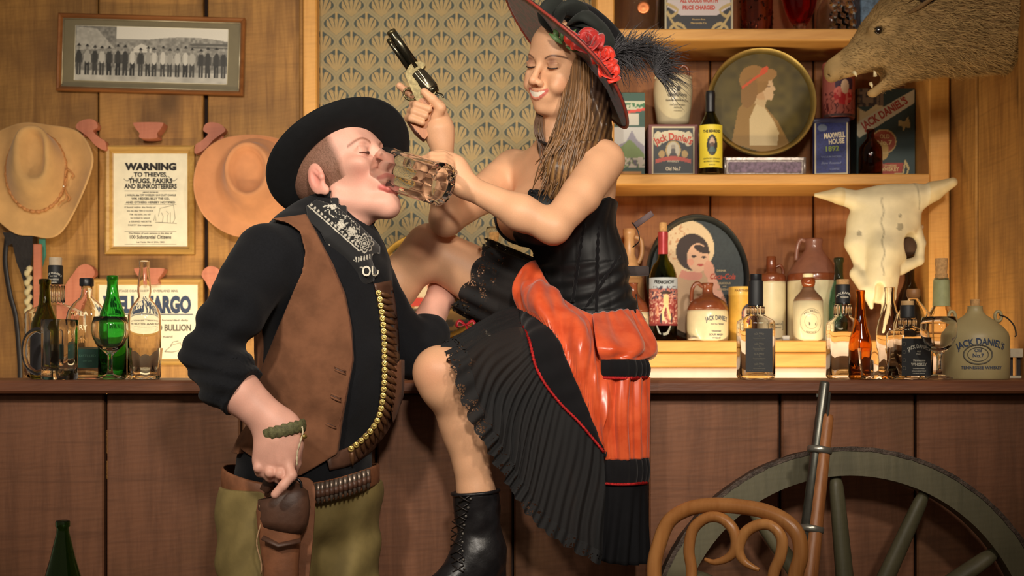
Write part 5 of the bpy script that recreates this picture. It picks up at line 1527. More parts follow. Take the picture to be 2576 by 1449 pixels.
# ================================================================== WHEEL, MUSKET, CHAIR, FLOOR BOTTLE
W_GREEN = wood('olive_painted_wood', C(88, 84, 62), C(104, 98, 74), C(76, 74, 54), 'Z', .5, .1, .3, False)
IRON = plain('rusty_iron', C(74, 62, 54), .55, .6, var=.4, scale=50, bmp=.6)
WD = 2.80
wc_ = at(2142, 1641, WD)
t = thing('wagon_wheel', 'large olive green wooden wagon wheel leaning against the bar', 'wheel', (wc_.x, wc_.y, 0))
s = WD / F
zc_ = wc_.z
R0 = 516 * s
Mw = Matrix.Translation((0, 0, zc_)) @ Matrix.Rotation(math.radians(-5), 4, 'X')
def wring(r0, r1, y0, y1, n=96):
    V, Fc = [], []
    for r, y in ((r0, y0), (r1, y0), (r1, y1), (r0, y1)):
        for k in range(n):
            a = 2 * math.pi * k / n; V.append((r * math.cos(a), y, r * math.sin(a)))
    for j in range(4):
        for k in range(n): Fc.append((j * n + k, j * n + (k + 1) % n, ((j + 1) % 4) * n + (k + 1) % n, ((j + 1) % 4) * n + k))
    return moved((V, Fc), (0, 0, 0), Mw)
V, Fc = wring(R0 - .062, R0 - .008, -.024, .024); make('felloe_ring', V, Fc, W_GREEN, t, sharp=40)
V, Fc = wring(R0 - .009, R0, -.026, .026, 180)
V = [tuple(Vector(v) + Vector((random.uniform(-1, 1), 0, random.uniform(-1, 1))) * .0009) for v in V]
make('iron_tyre', V, Fc, IRON, t, sharp=40)
make('hub', *moved(lathe([(.001, -.09), (.05, -.09), (.055, -.085), (.06, -.06), (.085, -.03), (.085, .03), (.06, .06), (.055, .085), (.001, .09)], 28), (0, 0, 0), Mw @ Matrix.Rotation(math.pi / 2, 4, 'X')), W_GREEN, t, sharp=40)
for k in range(12):
    a = math.pi / 2 + math.radians(4.0) - k * math.pi / 6
    pts = [(q * math.cos(a), 0, q * math.sin(a)) for q in (.07, .12, .22, .32, R0 - .085, R0 - .055)]
    make('spoke', *moved(tube(pts, [.022, .023, .021, .019, .0175, .012], 14, flat=.8), (0, 0, 0), Mw), W_GREEN, t)

WALNUT = wood('walnut_stock', C(132, 82, 44), C(160, 104, 60), C(112, 66, 36), 'Z', .4, .0, .15, False, 2.0)
GUNGREY = plain('gunmetal', C(104, 104, 96), .35, .8, scale=60)
top = at(2079, 962, 2.74); low_ = at(2028, 1449, 2.66); dv = (low_ - top).normalized()
base = top + dv * ((top.z - 0.0) / -dv.z)
t = thing('musket', 'old musket with walnut stock standing upright against the wagon wheel', 'musket', base)
ax_ = -dv
u_ = Vector((1, 0, 0)); u_ = (u_ - ax_ * u_.dot(ax_)).normalized()
Lg = (top - base).length
ft = Vector((.3, -1, 0)).normalized()
def along(q, off=(0, 0)): return ax_ * q + u_ * off[0] + Vector((0, -1, 0)) * off[1]
make('barrel', *tube([along(.50, (-.016, .002)), along(Lg - .004, (-.004, .002)), along(Lg, (-.004, .002))], [.0140, .0105, .0096], 16), GUNGREY, t)
make('stock', *tube([along(.02, (.015, 0)), along(.03, (.015, 0)), along(.30, (.012, 0)), along(.42, (.006, 0)), along(.55, (.004, .002)), along(Lg - .075, (.008, .002)), along(Lg - .068, (.008, .002))], [.045, .05, .038, .024, .0205, .0140, .0115], 16, ref=u_), WALNUT, t)
for q in (Lg - .172 * 1.0 + .028, Lg - .308): make('barrel_band', *tube([along(q - .007, (.000, .002)), along(q - .004, (.000, .002)), along(q + .004, (.000, .002)), along(q + .007, (.000, .002))], [.0235, .0262, .0262, .0235], 20, flat=.75, ref=u_), plain('pale_gunmetal', C(140, 138, 128), .3, .7), t)
make('ramrod', *tube([along(.6, (.012, .018)), along(Lg - .02, (.006, .012))], .003, 8), GUNGREY, t)
make('front_sight', *box(tuple(along(Lg - .03, (-.015, 0)) - Vector((.004, .002, .004))), tuple(along(Lg - .03, (-.013, 0)) + Vector((.003, .002, .004))), .001), GUNGREY, t, smooth=False)
make('lock_plate', *moved(box((-.006, -.03, 0), (.012, -.022, .09), .003), tuple(along(.46))), GUNGREY, t, smooth=False)

BENT = wood('bent_beech', C(176, 116, 62), C(204, 144, 84), C(150, 94, 48), 'Z', .3, .0, .08, False, 1.5)
CD = 2.36
s = CD / F
cz = lambda py: Z(py, CD)
t = thing('bentwood_chair', 'bentwood cafe chair with two curled hoops in its back', 'chair', (X(1842, CD), CD + .05, 0), math.radians(-28))
ca = 1 / math.cos(math.radians(28))
def cp(px, py, dy=0.0): return ((px - 1842) * s * ca, dy, cz(py))
outer = [cp(1662, 1560), cp(1664, 1449), cp(1676, 1390), cp(1700, 1330), cp(1745, 1295), cp(1800, 1281), cp(1860, 1280), cp(1925, 1288), cp(1975, 1310), cp(2004, 1345), cp(2010, 1395), cp(1998, 1449), cp(1988, 1560)]
sz = .46
zq = outer[1][2]
outer = [(outer[1][0] * (.96 + .008 * k), .0, sz + (zq - sz) * k / 5) for k in range(5)] + outer[1:-1] + [(outer[-2][0] * (.96 + .008 * k), .0, sz + (zq - sz) * k / 5) for k in (4, 3, 2, 1, 0)]
make('back_hoop', *tube(spline(outer, 8), .0140, 14), BENT, t)
lp = [cp(1765, 1560), cp(1758, 1449), cp(1752, 1400), cp(1762, 1345), cp(1795, 1313), cp(1830, 1312), cp(1858, 1340), cp(1864, 1380), cp(1848, 1410), cp(1815, 1426), cp(1790, 1420)]
rp = [cp(1945, 1560), cp(1950, 1449), cp(1966, 1400), cp(1970, 1355), cp(1950, 1325), cp(1920, 1322), cp(1886, 1345), cp(1870, 1385), cp(1880, 1415), cp(1900, 1430), cp(1918, 1437)]
for q in (lp, rp):
    q = [(q[1][0] * (.98 + .004 * k), -.01, sz + (q[1][2] - sz) * k / 5) for k in range(5)] + [(p[0], -.006 + .0 * k, p[2]) for k, p in enumerate(q[1:])]
    sp = spline(q, 7); n = len(sp)
    make('inner_curl', *tube(sp, [.0105 if k < n - 22 else .0105 - .0075 * ((k - n + 22) / 22) for k in range(n)], 12), BENT, t)
xc = (outer[0][0] + outer[-1][0]) / 2
make('seat', *moved(lathe([(.001, -.015), (.19, -.015), (.20, -.010), (.20, .008), (.185, .015), (.001, .010)], 40), (xc, -.19, sz - .01)), BENT, t)
for sx_ in (-1, 1):
    make('leg', *tube([(outer[0][0] if sx_ < 0 else outer[-1][0], 0, sz), (xc + sx_ * .17, .05, .0)], [.0145, .011], 12), BENT, t)
    make('leg', *tube([(xc + sx_ * .13, -.33, sz - .02), (xc + sx_ * .17, -.37, .0)], [.0145, .011], 12), BENT, t)

t = thing('floor_stool', 'small round wooden stool under the green bottle in the front left corner', 'stool', (X(158, 2.4), 2.4, 0))
make('seat', *moved(lathe([(.001, 0), (.15, 0), (.16, .008), (.16, .03), (.15, .035), (.001, .035)], 32), (0, 0, .495)), BENT, t)
for k in range(4):
    a = math.pi / 4 + k * math.pi / 2
    make('leg', *tube([(.10 * math.cos(a), .10 * math.sin(a), .495), (.15 * math.cos(a), .15 * math.sin(a), 0)], [.016, .013], 10), BENT, t)
D = 2.4
t, s, b = bottle('green_bottle', 'dark green bottle with its neck rising in the lower left corner', 158, D, .53,
    [(58, 1722), (60, 1715), (60, 1560), (56, 1510), (44, 1450), (30, 1400), (22, 1365), (16, 1340), (15, 1327), (18, 1324), (18, 1313), (16, 1309)], G_OLIVE, .004)
# ================================================================== PEOPLE: SHARED TOOLS
def A(px, py, d): return np.array(at(px, py, d))
def frame(f, roll=0.0):
    """columns forward, left, up"""
    f = np.array(f, float); f /= np.linalg.norm(f)
    l = np.cross([0, 0, 1], f); l /= np.linalg.norm(l)
    u = np.cross(f, l)
    c, s = math.cos(roll), math.sin(roll)
    l, u = l * c + u * s, u * c - l * s
    return np.stack([f, l, u], 1)

class Head:
    def __init__(s, R, sc, ref, px, py, d):
        s.R, s.sc = R, sc
        s.o = A(px, py, d) - sc * (R @ np.array(ref))
    def p(s, x, y, z): return s.o + s.sc * (s.R @ np.array([x, y, z], float))
    def loc(s, P): return (P - s.o) @ s.R / s.sc
    def e(s, c, r, k=.01, op='u', R2=None):
        R = s.R if R2 is None else s.R @ R2
        return ell(s.p(*c), np.array(r) * s.sc, R, k * s.sc, op)
    def c(s, a, b, ra, rb=None, k=.01, op='u'):
        return cap(s.p(*a), s.p(*b), ra * s.sc, (ra if rb is None else rb) * s.sc, k * s.sc, op)

def skull_prims(H, fem=0.0, lean=1.0):
    w = 1 - .05 * fem
    P = [H.e((-.012, 0, .035), (.097, .074 * w, .085), .01),
         H.e((.030, 0, -.030), (.056, .055 * w * lean, .084), .03),
         H.e((.044, 0, .045), (.047, .056 * w, .046), .03)]
    for g in (-1, 1):
        P += [H.c((-.002, g * .048 * w * lean, -.055), (.052, g * .022 * w * lean, -.098 + .004 * fem), .014, .013, .022),
              H.e((.060, g * .043 * w, -.024), (.024, .019, .018), .025)]
    P += [H.e((.071, 0, -.100 + .005 * fem), (.017, .019 * w, .015), .02),
          H.c((.081, -.030, .016), (.081, .030, .016), .012 - .002 * fem, None, .02)]
    for g in (-1, 1):
        P += [H.e((.098, g * .034, -.001), (.014, .019, .0115), .014, 's')]
    for g in (-1, 1):
        P += [H.e((.0785, g * .0325, -.0005), (.0125, .0150, .0120), .004)]
        # lid fold
        P += [H.c((.0850, g * .046, .0050), (.0880, g * .022, .0060), .0012, None, .006)]
    P += [H.c((.089, 0, .008), (.109, 0, -.033), .0065, .0095 - .001 * fem, .012), H.e((.1105, 0, -.037), (.0105, .0105 - .001 * fem, .0095), .006)]
    for g in (-1, 1):
        P += [H.e((.101, g * .0120, -.0405), (.010, .0072, .0078), .006), H.e((.1055, g * .0062, -.0475), (.0055, .0030, .0035), .003, 's')]
    return P

def ear_prims(H, g):
    a = math.radians(12)
    Rt = np.array([[math.cos(a), 0, math.sin(a)], [0, 1, 0], [-math.sin(a), 0, math.cos(a)]])
    return [H.e((-.010, g * .078, -.012), (.019, .0075, .031), .005, 'u', Rt), H.e((-.004, g * .075, -.040), (.010, .006, .010), .006),
            H.e((-.006, g * .0865, -.012), (.011, .0060, .019), .003, 's', Rt), H.c((-.006, g * .080, .002), (.002, g * .081, -.018), .0035, .003, .003),
            H.e((.004, g * .081, -.016), (.006, .005, .007), .003)]

def blot(P, col, c, r, rgb, amt=1.0, soft=.5):
    d = np.sqrt(((P - c) ** 2).sum(1)) / r
    w = np.clip((1 - d) / soft, 0, 1)[:, None] * amt
    return col * (1 - w) + np.array(rgb) * w

def surf(prims, px, py, d0, d1, n=160):
    """first point of the modelled body met on the line of sight between depths d0 and d1"""
    ds = np.linspace(d0, d1, n)
    P = np.stack([(px - CX) * ds / F, ds, ZC - (py - HZ) * ds / F], 1)
    f = field(prims, P)
    i = np.argmax(f < 0)
    if not (f < 0).any(): i = int(np.argmin(f)); return P[i]
    if i == 0: return P[0]
    t = f[i - 1] / (f[i - 1] - f[i])
    return P[i - 1] * (1 - t) + P[i] * t

def poly_sd(x, y, pts):
    """signed distance to a 2-D polygon, negative inside"""
    d = np.full(len(x), 1e9); ins = np.zeros(len(x), bool); n = len(pts)
    for i in range(n):
        x1, y1 = pts[i]; x2, y2 = pts[(i + 1) % n]
        dx, dy = x2 - x1, y2 - y1
        t = np.clip(((x - x1) * dx + (y - y1) * dy) / (dx * dx + dy * dy + 1e-12), 0, 1)
        d = np.minimum(d, (x - x1 - t * dx) ** 2 + (y - y1 - t * dy) ** 2)
        c = ((y1 > y) != (y2 > y)); ins ^= c & (x < (x2 - x1) * (y - y1) / (y2 - y1 + 1e-12) + x1)
    d = np.sqrt(d)
    return np.where(ins, -d, d)

def flatpx(P, d): return CX + P[:, 0] * F / d, HZ - (P[:, 2] - ZC) * F / d      # side-view drawing coordinates at one depth

def finger(pts, r0, r1, k=.004): return chain(pts, list(np.linspace(r0, r1, len(pts))), k)

def wob(P, s=1.0, seed=0.0):
    x, y, z = P[:, 0] * s + seed, P[:, 1] * s + seed * 1.7, P[:, 2] * s + seed * 2.3
    return np.sin(x * 1.0 + 1.3 * np.sin(y * .9 + .7 * z)) * np.sin(z * 1.1 + 1.1 * np.sin(x * .8)) + .5 * np.sin(2.1 * y + 1.7 * x + np.sin(2.3 * z))

SKIN = vcol('skin', .48, bmp=.08, bscale=350, sss=.10, spec=.35)
KNIT = plain('black_knit', C(19, 20, 24), .88, var=.15, scale=300, bmp=.25, sheen=.06, spec=.2)
SUEDE = plain('brown_suede', C(116, 77, 54), .92, var=.20, scale=22, bmp=.3, sheen=.03, spec=.2)
KHAKI = plain('khaki_cloth', C(130, 113, 66), .8, var=.10, scale=30, bmp=.15)
FELT_BLK = plain('black_felt', C(17, 18, 20), .85, var=.12, scale=60, bmp=.1, sheen=.03, spec=.2)
LEATHER = plain('brown_leather', C(134, 86, 58), .5, var=.18, scale=30, bmp=.2)
LEATHER_DK = plain('dark_brown_leather', C(84, 56, 42), .5, var=.18, scale=30, bmp=.2)
BRASS = plain('brass', C(206, 178, 104), .25, .85)
HAIRM = plain('dark_blond_hair', C(94, 66, 46), .6, var=.3, scale=120, bmp=.4)

# ================================================================== THE MAN
man = thing('person', 'man in black hat and suede vest drinking from a tilted beer mug', 'person', (X(760, 2.75), 2.75, 0))
MO = np.array(man.location)
th_, ps_ = math.radians(28), math.radians(28)
HM = Head(frame((math.cos(th_) * math.cos(ps_), -math.cos(th_) * math.sin(ps_), math.sin(th_))), 1.08, (.082, -.033, 0), 912, 380, 2.72)

neck = [cap(A(832, 565, 2.78), HM.p(-.034, 0, -.060), .058, .052, k=.03), cap(HM.p(.000, 0, -.085), A(868, 590, 2.76), .026, .038, k=.03)]
head = skull_prims(HM, 0.0, .90)
head += ear_prims(HM, -1) + ear_prims(HM, 1)
# open drinking mouth: dropped jaw, lips, dark hollow
head += [HM.e((.060, 0, -.106), (.024, .026, .018), .02), HM.e((.066, 0, -.119), (.017, .018, .013), .015), HM.e((.078, 0, -.064), (.020, .030, .018), .02)]
for g in (-1, 1): head += [HM.e((.050, g * .068, -.058), (.030, .018, .026), .03, 's')]
head += [HM.e((.104, 0, -.080), (.026, .0185, .0125), .005, 's')]
head += [HM.c((.094, -.012, -.0625), (.094, .012, -.0625), .0052, None, .004)]
lipc = [(.080, -.0215, -.078), (.090, -.017, -.088), (.0965, 0, -.0935), (.090, .017, -.088), (.080, .0215, -.078)]
head += [HM.c(lipc[i], lipc[i + 1], .0055 if i in (1, 2) else .0045, .0062 if i == 1 else .0045, .004) for i in range(4)]

# near (right) forearm and hand
HD = 2.50
farm = [cap(A(545, 912, 2.54), A(600, 985, 2.505), .032, .039, k=.02), cap(A(600, 985, 2.505), A(705, 1080, HD), .041, .033, k=.015, sq=(0, 1, 0), q=.9)]
hand = [cap(A(705, 1080, HD), A(702, 1120, HD - .003), .033, .036, k=.02, sq=(0, 1, 0), q=.62), cap(A(700, 1110, HD), A(682, 1160, HD + .004), .040, .036, k=.02, sq=(0, 1, 0), q=.55),
        cap(A(722, 1120, HD), A(722, 1170, HD), .022, .018, k=.015, sq=(0, 1, 0), q=.8)]
hand += finger([A(724, 1165, HD - .012), A(734, 1196, HD - .022), A(712, 1222, HD - .028), A(692, 1244, HD - .030)], .0105, .0082)      # index pointing down at the holster
hand += finger([A(704, 1172, HD - .006), A(706, 1192, HD - .016), A(702, 1204, HD + .002), A(708, 1196, HD + .022)], .0105, .0090)      # curled fingers
hand += finger([A(682, 1168, HD - .004), A(680, 1188, HD - .014), A(680, 1200, HD + .004), A(688, 1192, HD + .024)], .0105, .0088)
hand += finger([A(658, 1158, HD + .002), A(650, 1176, HD - .008), A(654, 1188, HD + .008), A(664, 1180, HD + .026)], .0100, .0080)
hand += finger([A(730, 1110, HD + .004), A(744, 1140, HD + .006), A(744, 1166, HD + .008), A(738, 1186, HD + .010)], .0130, .0088)      # thumb along the side
hand += [cap(A(700, 1110, HD - .024), A(724, 1160, HD - .016), .0035, .004, k=.008), cap(A(694, 1110, HD - .024), A(704, 1165, HD - .018), .0035, .004, k=.008), cap(A(686, 1110, HD - .023), A(682, 1160, HD - .014), .0035, .004, k=.008)]
# far (left) forearm and hand, reaching up behind her knee
ffarm = [cap(A(1040, 885, 3.0), A(1112, 740, 3.13), .044, .032, k=.02), cap(A(1112, 740, 3.13), A(1118, 660, 3.18), .030, .034, k=.02)]
for k in range(4):
    ffarm += finger([A(1112 + 7 * k, 650, 3.20 + .0 * k), A(1104 + 7 * k, 612, 3.22), A(1098 + 6 * k, 582 + 3 * k, 3.20), A(1094 + 5 * k, 570 + 3 * k, 3.165)], .0105, .0085)
ffarm += finger([A(1104, 690, 3.15), A(1084, 670, 3.14), A(1078, 650, 3.13)], .0125, .009)

TF, TR = np.array([.866, -.5, 0]), np.array([-.5, -.866, 0])
RT = np.stack([TF, TR, [0, 0, 1]], 1)
torso = [ell(A(818, 715, 2.79), (.132, .165, .18), RT, k=.02), ell(A(832, 930, 2.78), (.142, .150, .19), RT, k=.05), ell(A(765, 1190, 2.77), (.128, .165, .14), RT, k=.05),
         cap(A(690, 645, 2.66), A(895, 645, 2.93), .062, .064, k=.05), cap(A(790, 605, 2.79), A(838, 550, 2.78), .080, .058, k=.04)]
armN = chain([A(668, 660, 2.65), A(592, 780, 2.57), A(530, 893, 2.545), A(570, 950, 2.515), A(606, 990, 2.503)], [.070, .059, .054, .055, .051], k=.03)
armF = chain([A(885, 660, 2.93), A(960, 790, 2.98), A(1035, 886, 3.0), A(1070, 845, 3.05)], [.074, .064, .060, .056], k=.03)
legs = chain([A(680, 1265, 2.70), A(655, 1700, 2.64), A(650, 2180, 2.72)], [.100, .072, .052], k=.05) + chain([A(832, 1265, 2.84), A(850, 1700, 2.76), A(862, 2180, 2.86)], [.100, .072, .052], k=.05)
inner = []
for p in torso + legs:
    inner.append(p)
body = neck + [ell(p.c, (1, 1, 1)) for p in []]
# one skin: body (kept under the clothes) + forearms + neck, then head and hand with finer detail from the same field
allskin = neck + head + farm + hand + ffarm
core = torso + legs + armN[:3] + armF[:2]
cutn = HM.p(-.02, 0, -.085); nn_ = HM.R[:, 2]
def under(P, d): return field(core, P) + .016
def body_post(P, d):
    d = np.minimum(d, under(P, d))
    q = (P - cutn) @ nn_
    d = np.where(q > -.06, np.maximum(d, q - .003), d)      # stop at the throat
    return d
def clip_plane(c, n, s=1.0): return lambda P, d: np.maximum(d, s * ((P - c) @ n))
hv = sculpt(neck + head, .0017, post=lambda P, d: np.maximum(d, Z(592, 2.77) - P[:, 2]))
wr = (A(705, 1080, HD) - A(600, 985, 2.505)); wr /= np.linalg.norm(wr); wc0 = A(690, 1065, HD)
dv1 = sculpt(farm + hand, .0021)
dv3 = sculpt(ffarm, .0024)
dv4 = sculpt(torso + legs + [cap(A(790, 605, 2.79), A(838, 556, 2.775), .05, .05, k=.03)] + chain([A(650, 655, 2.64), A(500, 895, 2.54)], [.05, .045], k=.02) + chain([A(885, 660, 2.93), A(1035, 886, 3.0)], [.05, .04], k=.02), .010, post=lambda P, d: d + .022, reach=.03)
V, Q = merge_np(hv, dv1, dv3, dv4)
base_c = cv(228, 172, 152)
col = np.tile(base_c, (len(V), 1)) * (.95 + .06 * wob(V, 60)[:, None])
nh = len(hv[0]); L = HM.loc(V[:nh]); hc = col[:nh]
for c, r, rgb, am in (((.066, -.045, -.045), .030, cv(224, 140, 122), .4), ((.066, .045, -.045), .030, cv(224, 140, 122), .4), ((.112, 0, -.036), .018, cv(222, 136, 120), .6), ((-.010, -.078, -.012), .036, cv(226, 132, 120), .7),
                      ((.085, -.033, -.012), .014, cv(206, 140, 126), .5)):
    hc = blot(L, hc, np.array(c), r, rgb, am, .9)
for i in range(4):
    a, b = np.array(lipc[i]), np.array(lipc[i + 1])
    t_ = np.clip(((L - a) @ (b - a)) / ((b - a) @ (b - a)), 0, 1)
    dd = np.sqrt(((L - a - t_[:, None] * (b - a)) ** 2).sum(1))
    w_ = np.clip((.0085 - dd) / .003, 0, 1)[:, None]
    hc = hc * (1 - w_) + cv(196, 104, 96) * w_
dd = np.abs(L[:, 2] + .0625) + np.abs(L[:, 1]) * .05; w_ = np.clip((.006 - dd) / .002, 0, 1)[:, None] * (L[:, 0] > .085)[:, None]
hc = hc * (1 - w_) + cv(204, 124, 112) * w_
mo = (((L - np.array([.098, 0, -.080])) / np.array([.020, .0165, .0115])) ** 2).sum(1) < 1.0
hc[mo] = cv(70, 26, 28)
# cropped hair on the scalp and faint brows
hairz = (L[:, 0] < .052 - .10 * np.maximum(0, .02 - L[:, 2]) - .25 * np.maximum(0, -.005 - L[:, 2])) & (L[:, 2] > -.03 - .25 * np.maximum(0, .0 - L[:, 0]) - .4 * np.maximum(0, -.03 - L[:, 0])) & (np.abs(L[:, 1]) < .0765)
hs_ = np.clip((.052 - .10 * np.maximum(0, .02 - L[:, 2]) - .25 * np.maximum(0, -.005 - L[:, 2]) - L[:, 0]) / .014, 0, 1)
w_ = (hairz * hs_ * (.72 + .22 * np.random.RandomState(2).rand(nh)))[:, None]
hc = hc * (1 - w_) + cv(92, 64, 46) * w_
for g in (-1, 1):
    br = np.abs(L[:, 2] - (.0215 - 18 * (np.abs(L[:, 1]) - .036) ** 2 * 1.0)) + 0 * L[:, 0]
    w_ = (np.clip((.0045 - br) / .004, 0, 1) * (np.abs(L[:, 1] * g - .034) < .019) * (L[:, 0] > .05))[:, None] * .8
    hc = hc * (1 - w_) + cv(132, 80, 58) * w_
col[:nh] = hc
make('body', V - MO, Q, SKIN, man, colors=col)
# eyes: heavy lids, a dark slit
def lash(H, g, owner, O, rgb, z0=-.0075, w=.0165, r=.0011, droop=.002, name='eyelash'):
    pts = []
    for t_ in np.linspace(-1, 1, 9):
        y = g * (.0325 + t_ * w * .92)
        z = z0 + droop * (t_ * t_) - .0012 * (1 - t_ * t_)
        x = .0785 + .0128 * math.sqrt(max(0, 1 - ((y * g - .0325) / .0160) ** 2 * .95 - (z / .0125) ** 2 * .6)) + .0008
        pts.append(H.p(x, y, z) - O)
    make(name, *tube(pts, [r * H.sc * q for q in (.4, .8, 1, 1.1, 1.1, 1.1, 1, .8, .4)], 6), plain(name + '_' + owner.name, rgb, .5), owner)
for g in (-1, 1):
    lash(HM, g, man, MO, C(96, 60, 50))
    make('iris', *moved(lathe([(.001, -.002), (.0035, -.001), (.0042, 0), (.0035, .001), (.001, .002)], 12), HM.p(.0902, g * .0300, -.0068) - MO), plain('dark_iris', C(70, 50, 44), .2), man)

# shirt: torso and both sleeves with wrinkles
def knit_post(P, d):
    a = A(650, 655, 2.64); b = A(500, 895, 2.54)
    t_ = (P - a) @ (b - a) / ((b - a) @ (b - a))
    dl = np.abs(field(armN, P, .3))
    near_arm = np.clip(1 - np.maximum(0, field(armN, P, .3)) / .03, 0, 1)
    px, py = flatpx(P, 2.6)
    folds = np.sin((py * .060 + px * .022) + 1.5 * np.sin(px * .03 + 1)) * .5 + .5 * np.sin(py * .11 - px * .03 + 2 * np.sin(py * .02))
    amp = .0085 * np.clip((t_ - .15) * 1.6, 0, 1)
    d = d - near_arm * amp * folds
    # ribbed cuff
    cz = A(604, 990, 2.503); ax = cz - A(555, 955, 2.515); ax /= np.linalg.norm(ax)
    q = (P - cz) @ ax
    d = np.where((q > -.045) & (near_arm > .2), d - .0012 * np.sin(((P - cz) @ np.cross(ax, [0, 1, 0])) * 1500), d)
    d = np.where(near_arm > .2, np.maximum(d, q - .004), d)
    d = d - .002 * wob(P, 34)
    return np.maximum(d, -(P[:, 2] - Z(1235, 2.77)))
shirt_p = torso + armN + armF
V, Q = sculpt(shirt_p, .0034, post=knit_post, reach=.012)
make('shirt', V - MO, Q, KNIT, man)

# suede vest
vpoly = [(690, 556), (772, 540), (800, 585), (845, 670), (872, 740), (888, 820), (895, 905), (880, 990), (862, 1075), (852, 1140), (800, 1172), (768, 1190), (715, 1178), (660, 1150), (600, 1120), (570, 1060), (560, 1010), (640, 1000), (650, 940), (690, 862), (742, 755), (774, 690), (781, 640), (766, 590), (735, 568)]
fpoly = [(1000, 930), (1020, 900), (1020, 1190), (990, 1186), (996, 1050)]
def vest_field(off):
    def post(P, d):
        px, py = flatpx(P, 2.68)
        fw = (P - A(800, 900, 2.78)) @ TF; lat = (P - A(800, 900, 2.78)) @ TR
        c = np.where(lat > -.03, poly_sd(px, py, vpoly) * 2.68 / F, 1.0)
        px2, py2 = flatpx(P, 2.85)
        c2 = np.where(lat < .03, poly_sd(px2, py2, fpoly) * 2.85 / F, 1.0)
        bk = np.maximum.reduce([fw + .055, -(P[:, 2] - Z(1130, 2.8)), P[:, 2] - Z(590, 2.8)])
        c = np.minimum(np.minimum(c, c2), bk)
        return np.maximum(d - off - .0012 * wob(P, 40), c)
    return post
V, Q = sculpt(torso, .0030, post=vest_field(.014), reach=.02)
vest = make('vest', V - MO, Q, SUEDE, man)
def on(prims, px, py, off=.0, d0=2.3, d1=3.0):
    p = surf(prims, px, py, d0, d1); n = np.array([(px - CX) / F, 1, -(py - HZ) / F]); return p - n * off
for (x0, y0, x1, y1) in ((842, 926, 870, 938), (832, 994, 858, 1006), (818, 1062, 846, 1074), (802, 1128, 830, 1140)):
    pts = [on(torso, x0 + (x1 - x0) * q, y0 + (y1 - y0) * q, .0155) - MO for q in np.linspace(0, 1, 5)]
    for dz in (-.0035, .0035): make('buttonhole_lip', *tube([p + np.array([0, 0, dz]) for p in pts], [.0016, .0024, .0026, .0024, .0016], 6), SUEDE, vest)
    make('buttonhole', *tube(pts, [.0008, .0018, .0018, .0018, .0008], 6), LEATHER_DK, vest)
seam = spline([(790, 700), (830, 800), (850, 900), (840, 1000), (815, 1120)], 6)
edge = [p for p in spline([(800, 588), (845, 672), (872, 742), (888, 820), (893, 905), (878, 990), (860, 1075), (850, 1138)], 6)]
make('edge_stitching', *tube([on(torso, p[0] - 8, p[1], .0150) - MO for p in edge], .0012, 5), plain('vest_seam', C(110, 68, 46), .9), vest)

# trousers, boots
def trouser_post(P, d):
    px, py = flatpx(P, 2.7)
    f_ = np.sin(py * .05 + 2.0 * np.sin(px * .02) + px * .015) * .0035 + np.sin(px * .09 + py * .02) * .002
    return np.maximum(d - .010 - f_, P[:, 2] - Z(1218, 2.75))
V, Q = sculpt([ell(A(765, 1200, 2.77), (.126, .162, .13), RT, k=.02)] + legs, .0048, post=trouser_post, reach=.02)
make('trousers', V - MO, Q, KHAKI, man)
for a in (A(650, 2200, 2.72), A(862, 2200, 2.86)):
    V, Q = sculpt([cap(a + [0, 0, .12], a + [0, 0, -.02], .060, .055), cap((a[0], a[1], .05), (a[0] + .17, a[1] - .09, .035), .050, .042, k=.04)], .006, post=lambda P, d: np.maximum(d, -P[:, 2]))
    make('boot', V - MO, Q, LEATHER_DK, man)

# neckerchief
kpoly = [(770, 520), (800, 505), (850, 522), (905, 565), (948, 612), (950, 655), (938, 708), (905, 722), (880, 716), (850, 660), (815, 590), (780, 556)]
kp = [cap(A(815, 585, 2.77), A(850, 520, 2.755), .086, .074, k=.02), cap(A(850, 600, 2.72), A(908, 690, 2.715), .070, .032, k=.05), cap(A(830, 590, 2.76), A(900, 640, 2.78), .075, .05, k=.04)]
def ker_post(P, d):
    px, py = flatpx(P, 2.70)
    c = poly_sd(px, py, kpoly) * 2.7 / F
    back = np.maximum(P[:, 1] * -1 + 2.77, np.abs(py - 575 + .3 * (px - 800)) * 2.7 / F - .045)
    c = np.minimum(c, back)
    f_ = np.sin((px * .6 - py * .8) * .11) * .003
    return np.maximum(np.maximum(d - f_, c), -(d - f_) - .010)
V, Q = sculpt(kp, .0020, post=ker_post, reach=.016)
px_ = CX + V[:, 0] * F / V[:, 1]; py_ = HZ - (V[:, 2] - ZC) * F / V[:, 1]
kc = np.tile(cv(18, 18, 20), (len(V), 1))
def white(m): kc[m] = cv(206, 200, 184)
def flower(cx, cy, r, n):
    dx, dy = px_ - cx, py_ - cy; rr = np.hypot(dx, dy); a = np.arctan2(dy, dx)
    pet = r * (.72 + .28 * np.abs(np.cos(a * n / 2)))
    white((rr < pet) & (rr > pet - 3.2)); white((rr < pet * .62) & (rr > pet * .62 - 2.6)); white(rr < r * .16); white((rr < r * .34) & (rr > r * .26))
flower(917, 612, 25, 8); flower(885, 583, 13, 6); flower(858, 566, 11, 6); flower(838, 520, 8, 6)
e0 = (px_ - 800) * .66 - (py_ - 540) * .75          # along-band coordinate
band = (py_ - 538) * .75 - (px_ - 800) * .66
tick = np.sin((px_ * .75 + py_ * .66) * .55) > .1
white((np.abs(band + 6) < 3.2) & tick & (px_ < 900)); white((np.abs(band - 1) < 1.4) & (px_ < 900))
pw3 = vnoise(px_, py_, .16, 4)
white((band < -12) & (band > -46) & (np.abs(pw3 - .5) < .055) & (px_ > 812) & (px_ < 905))
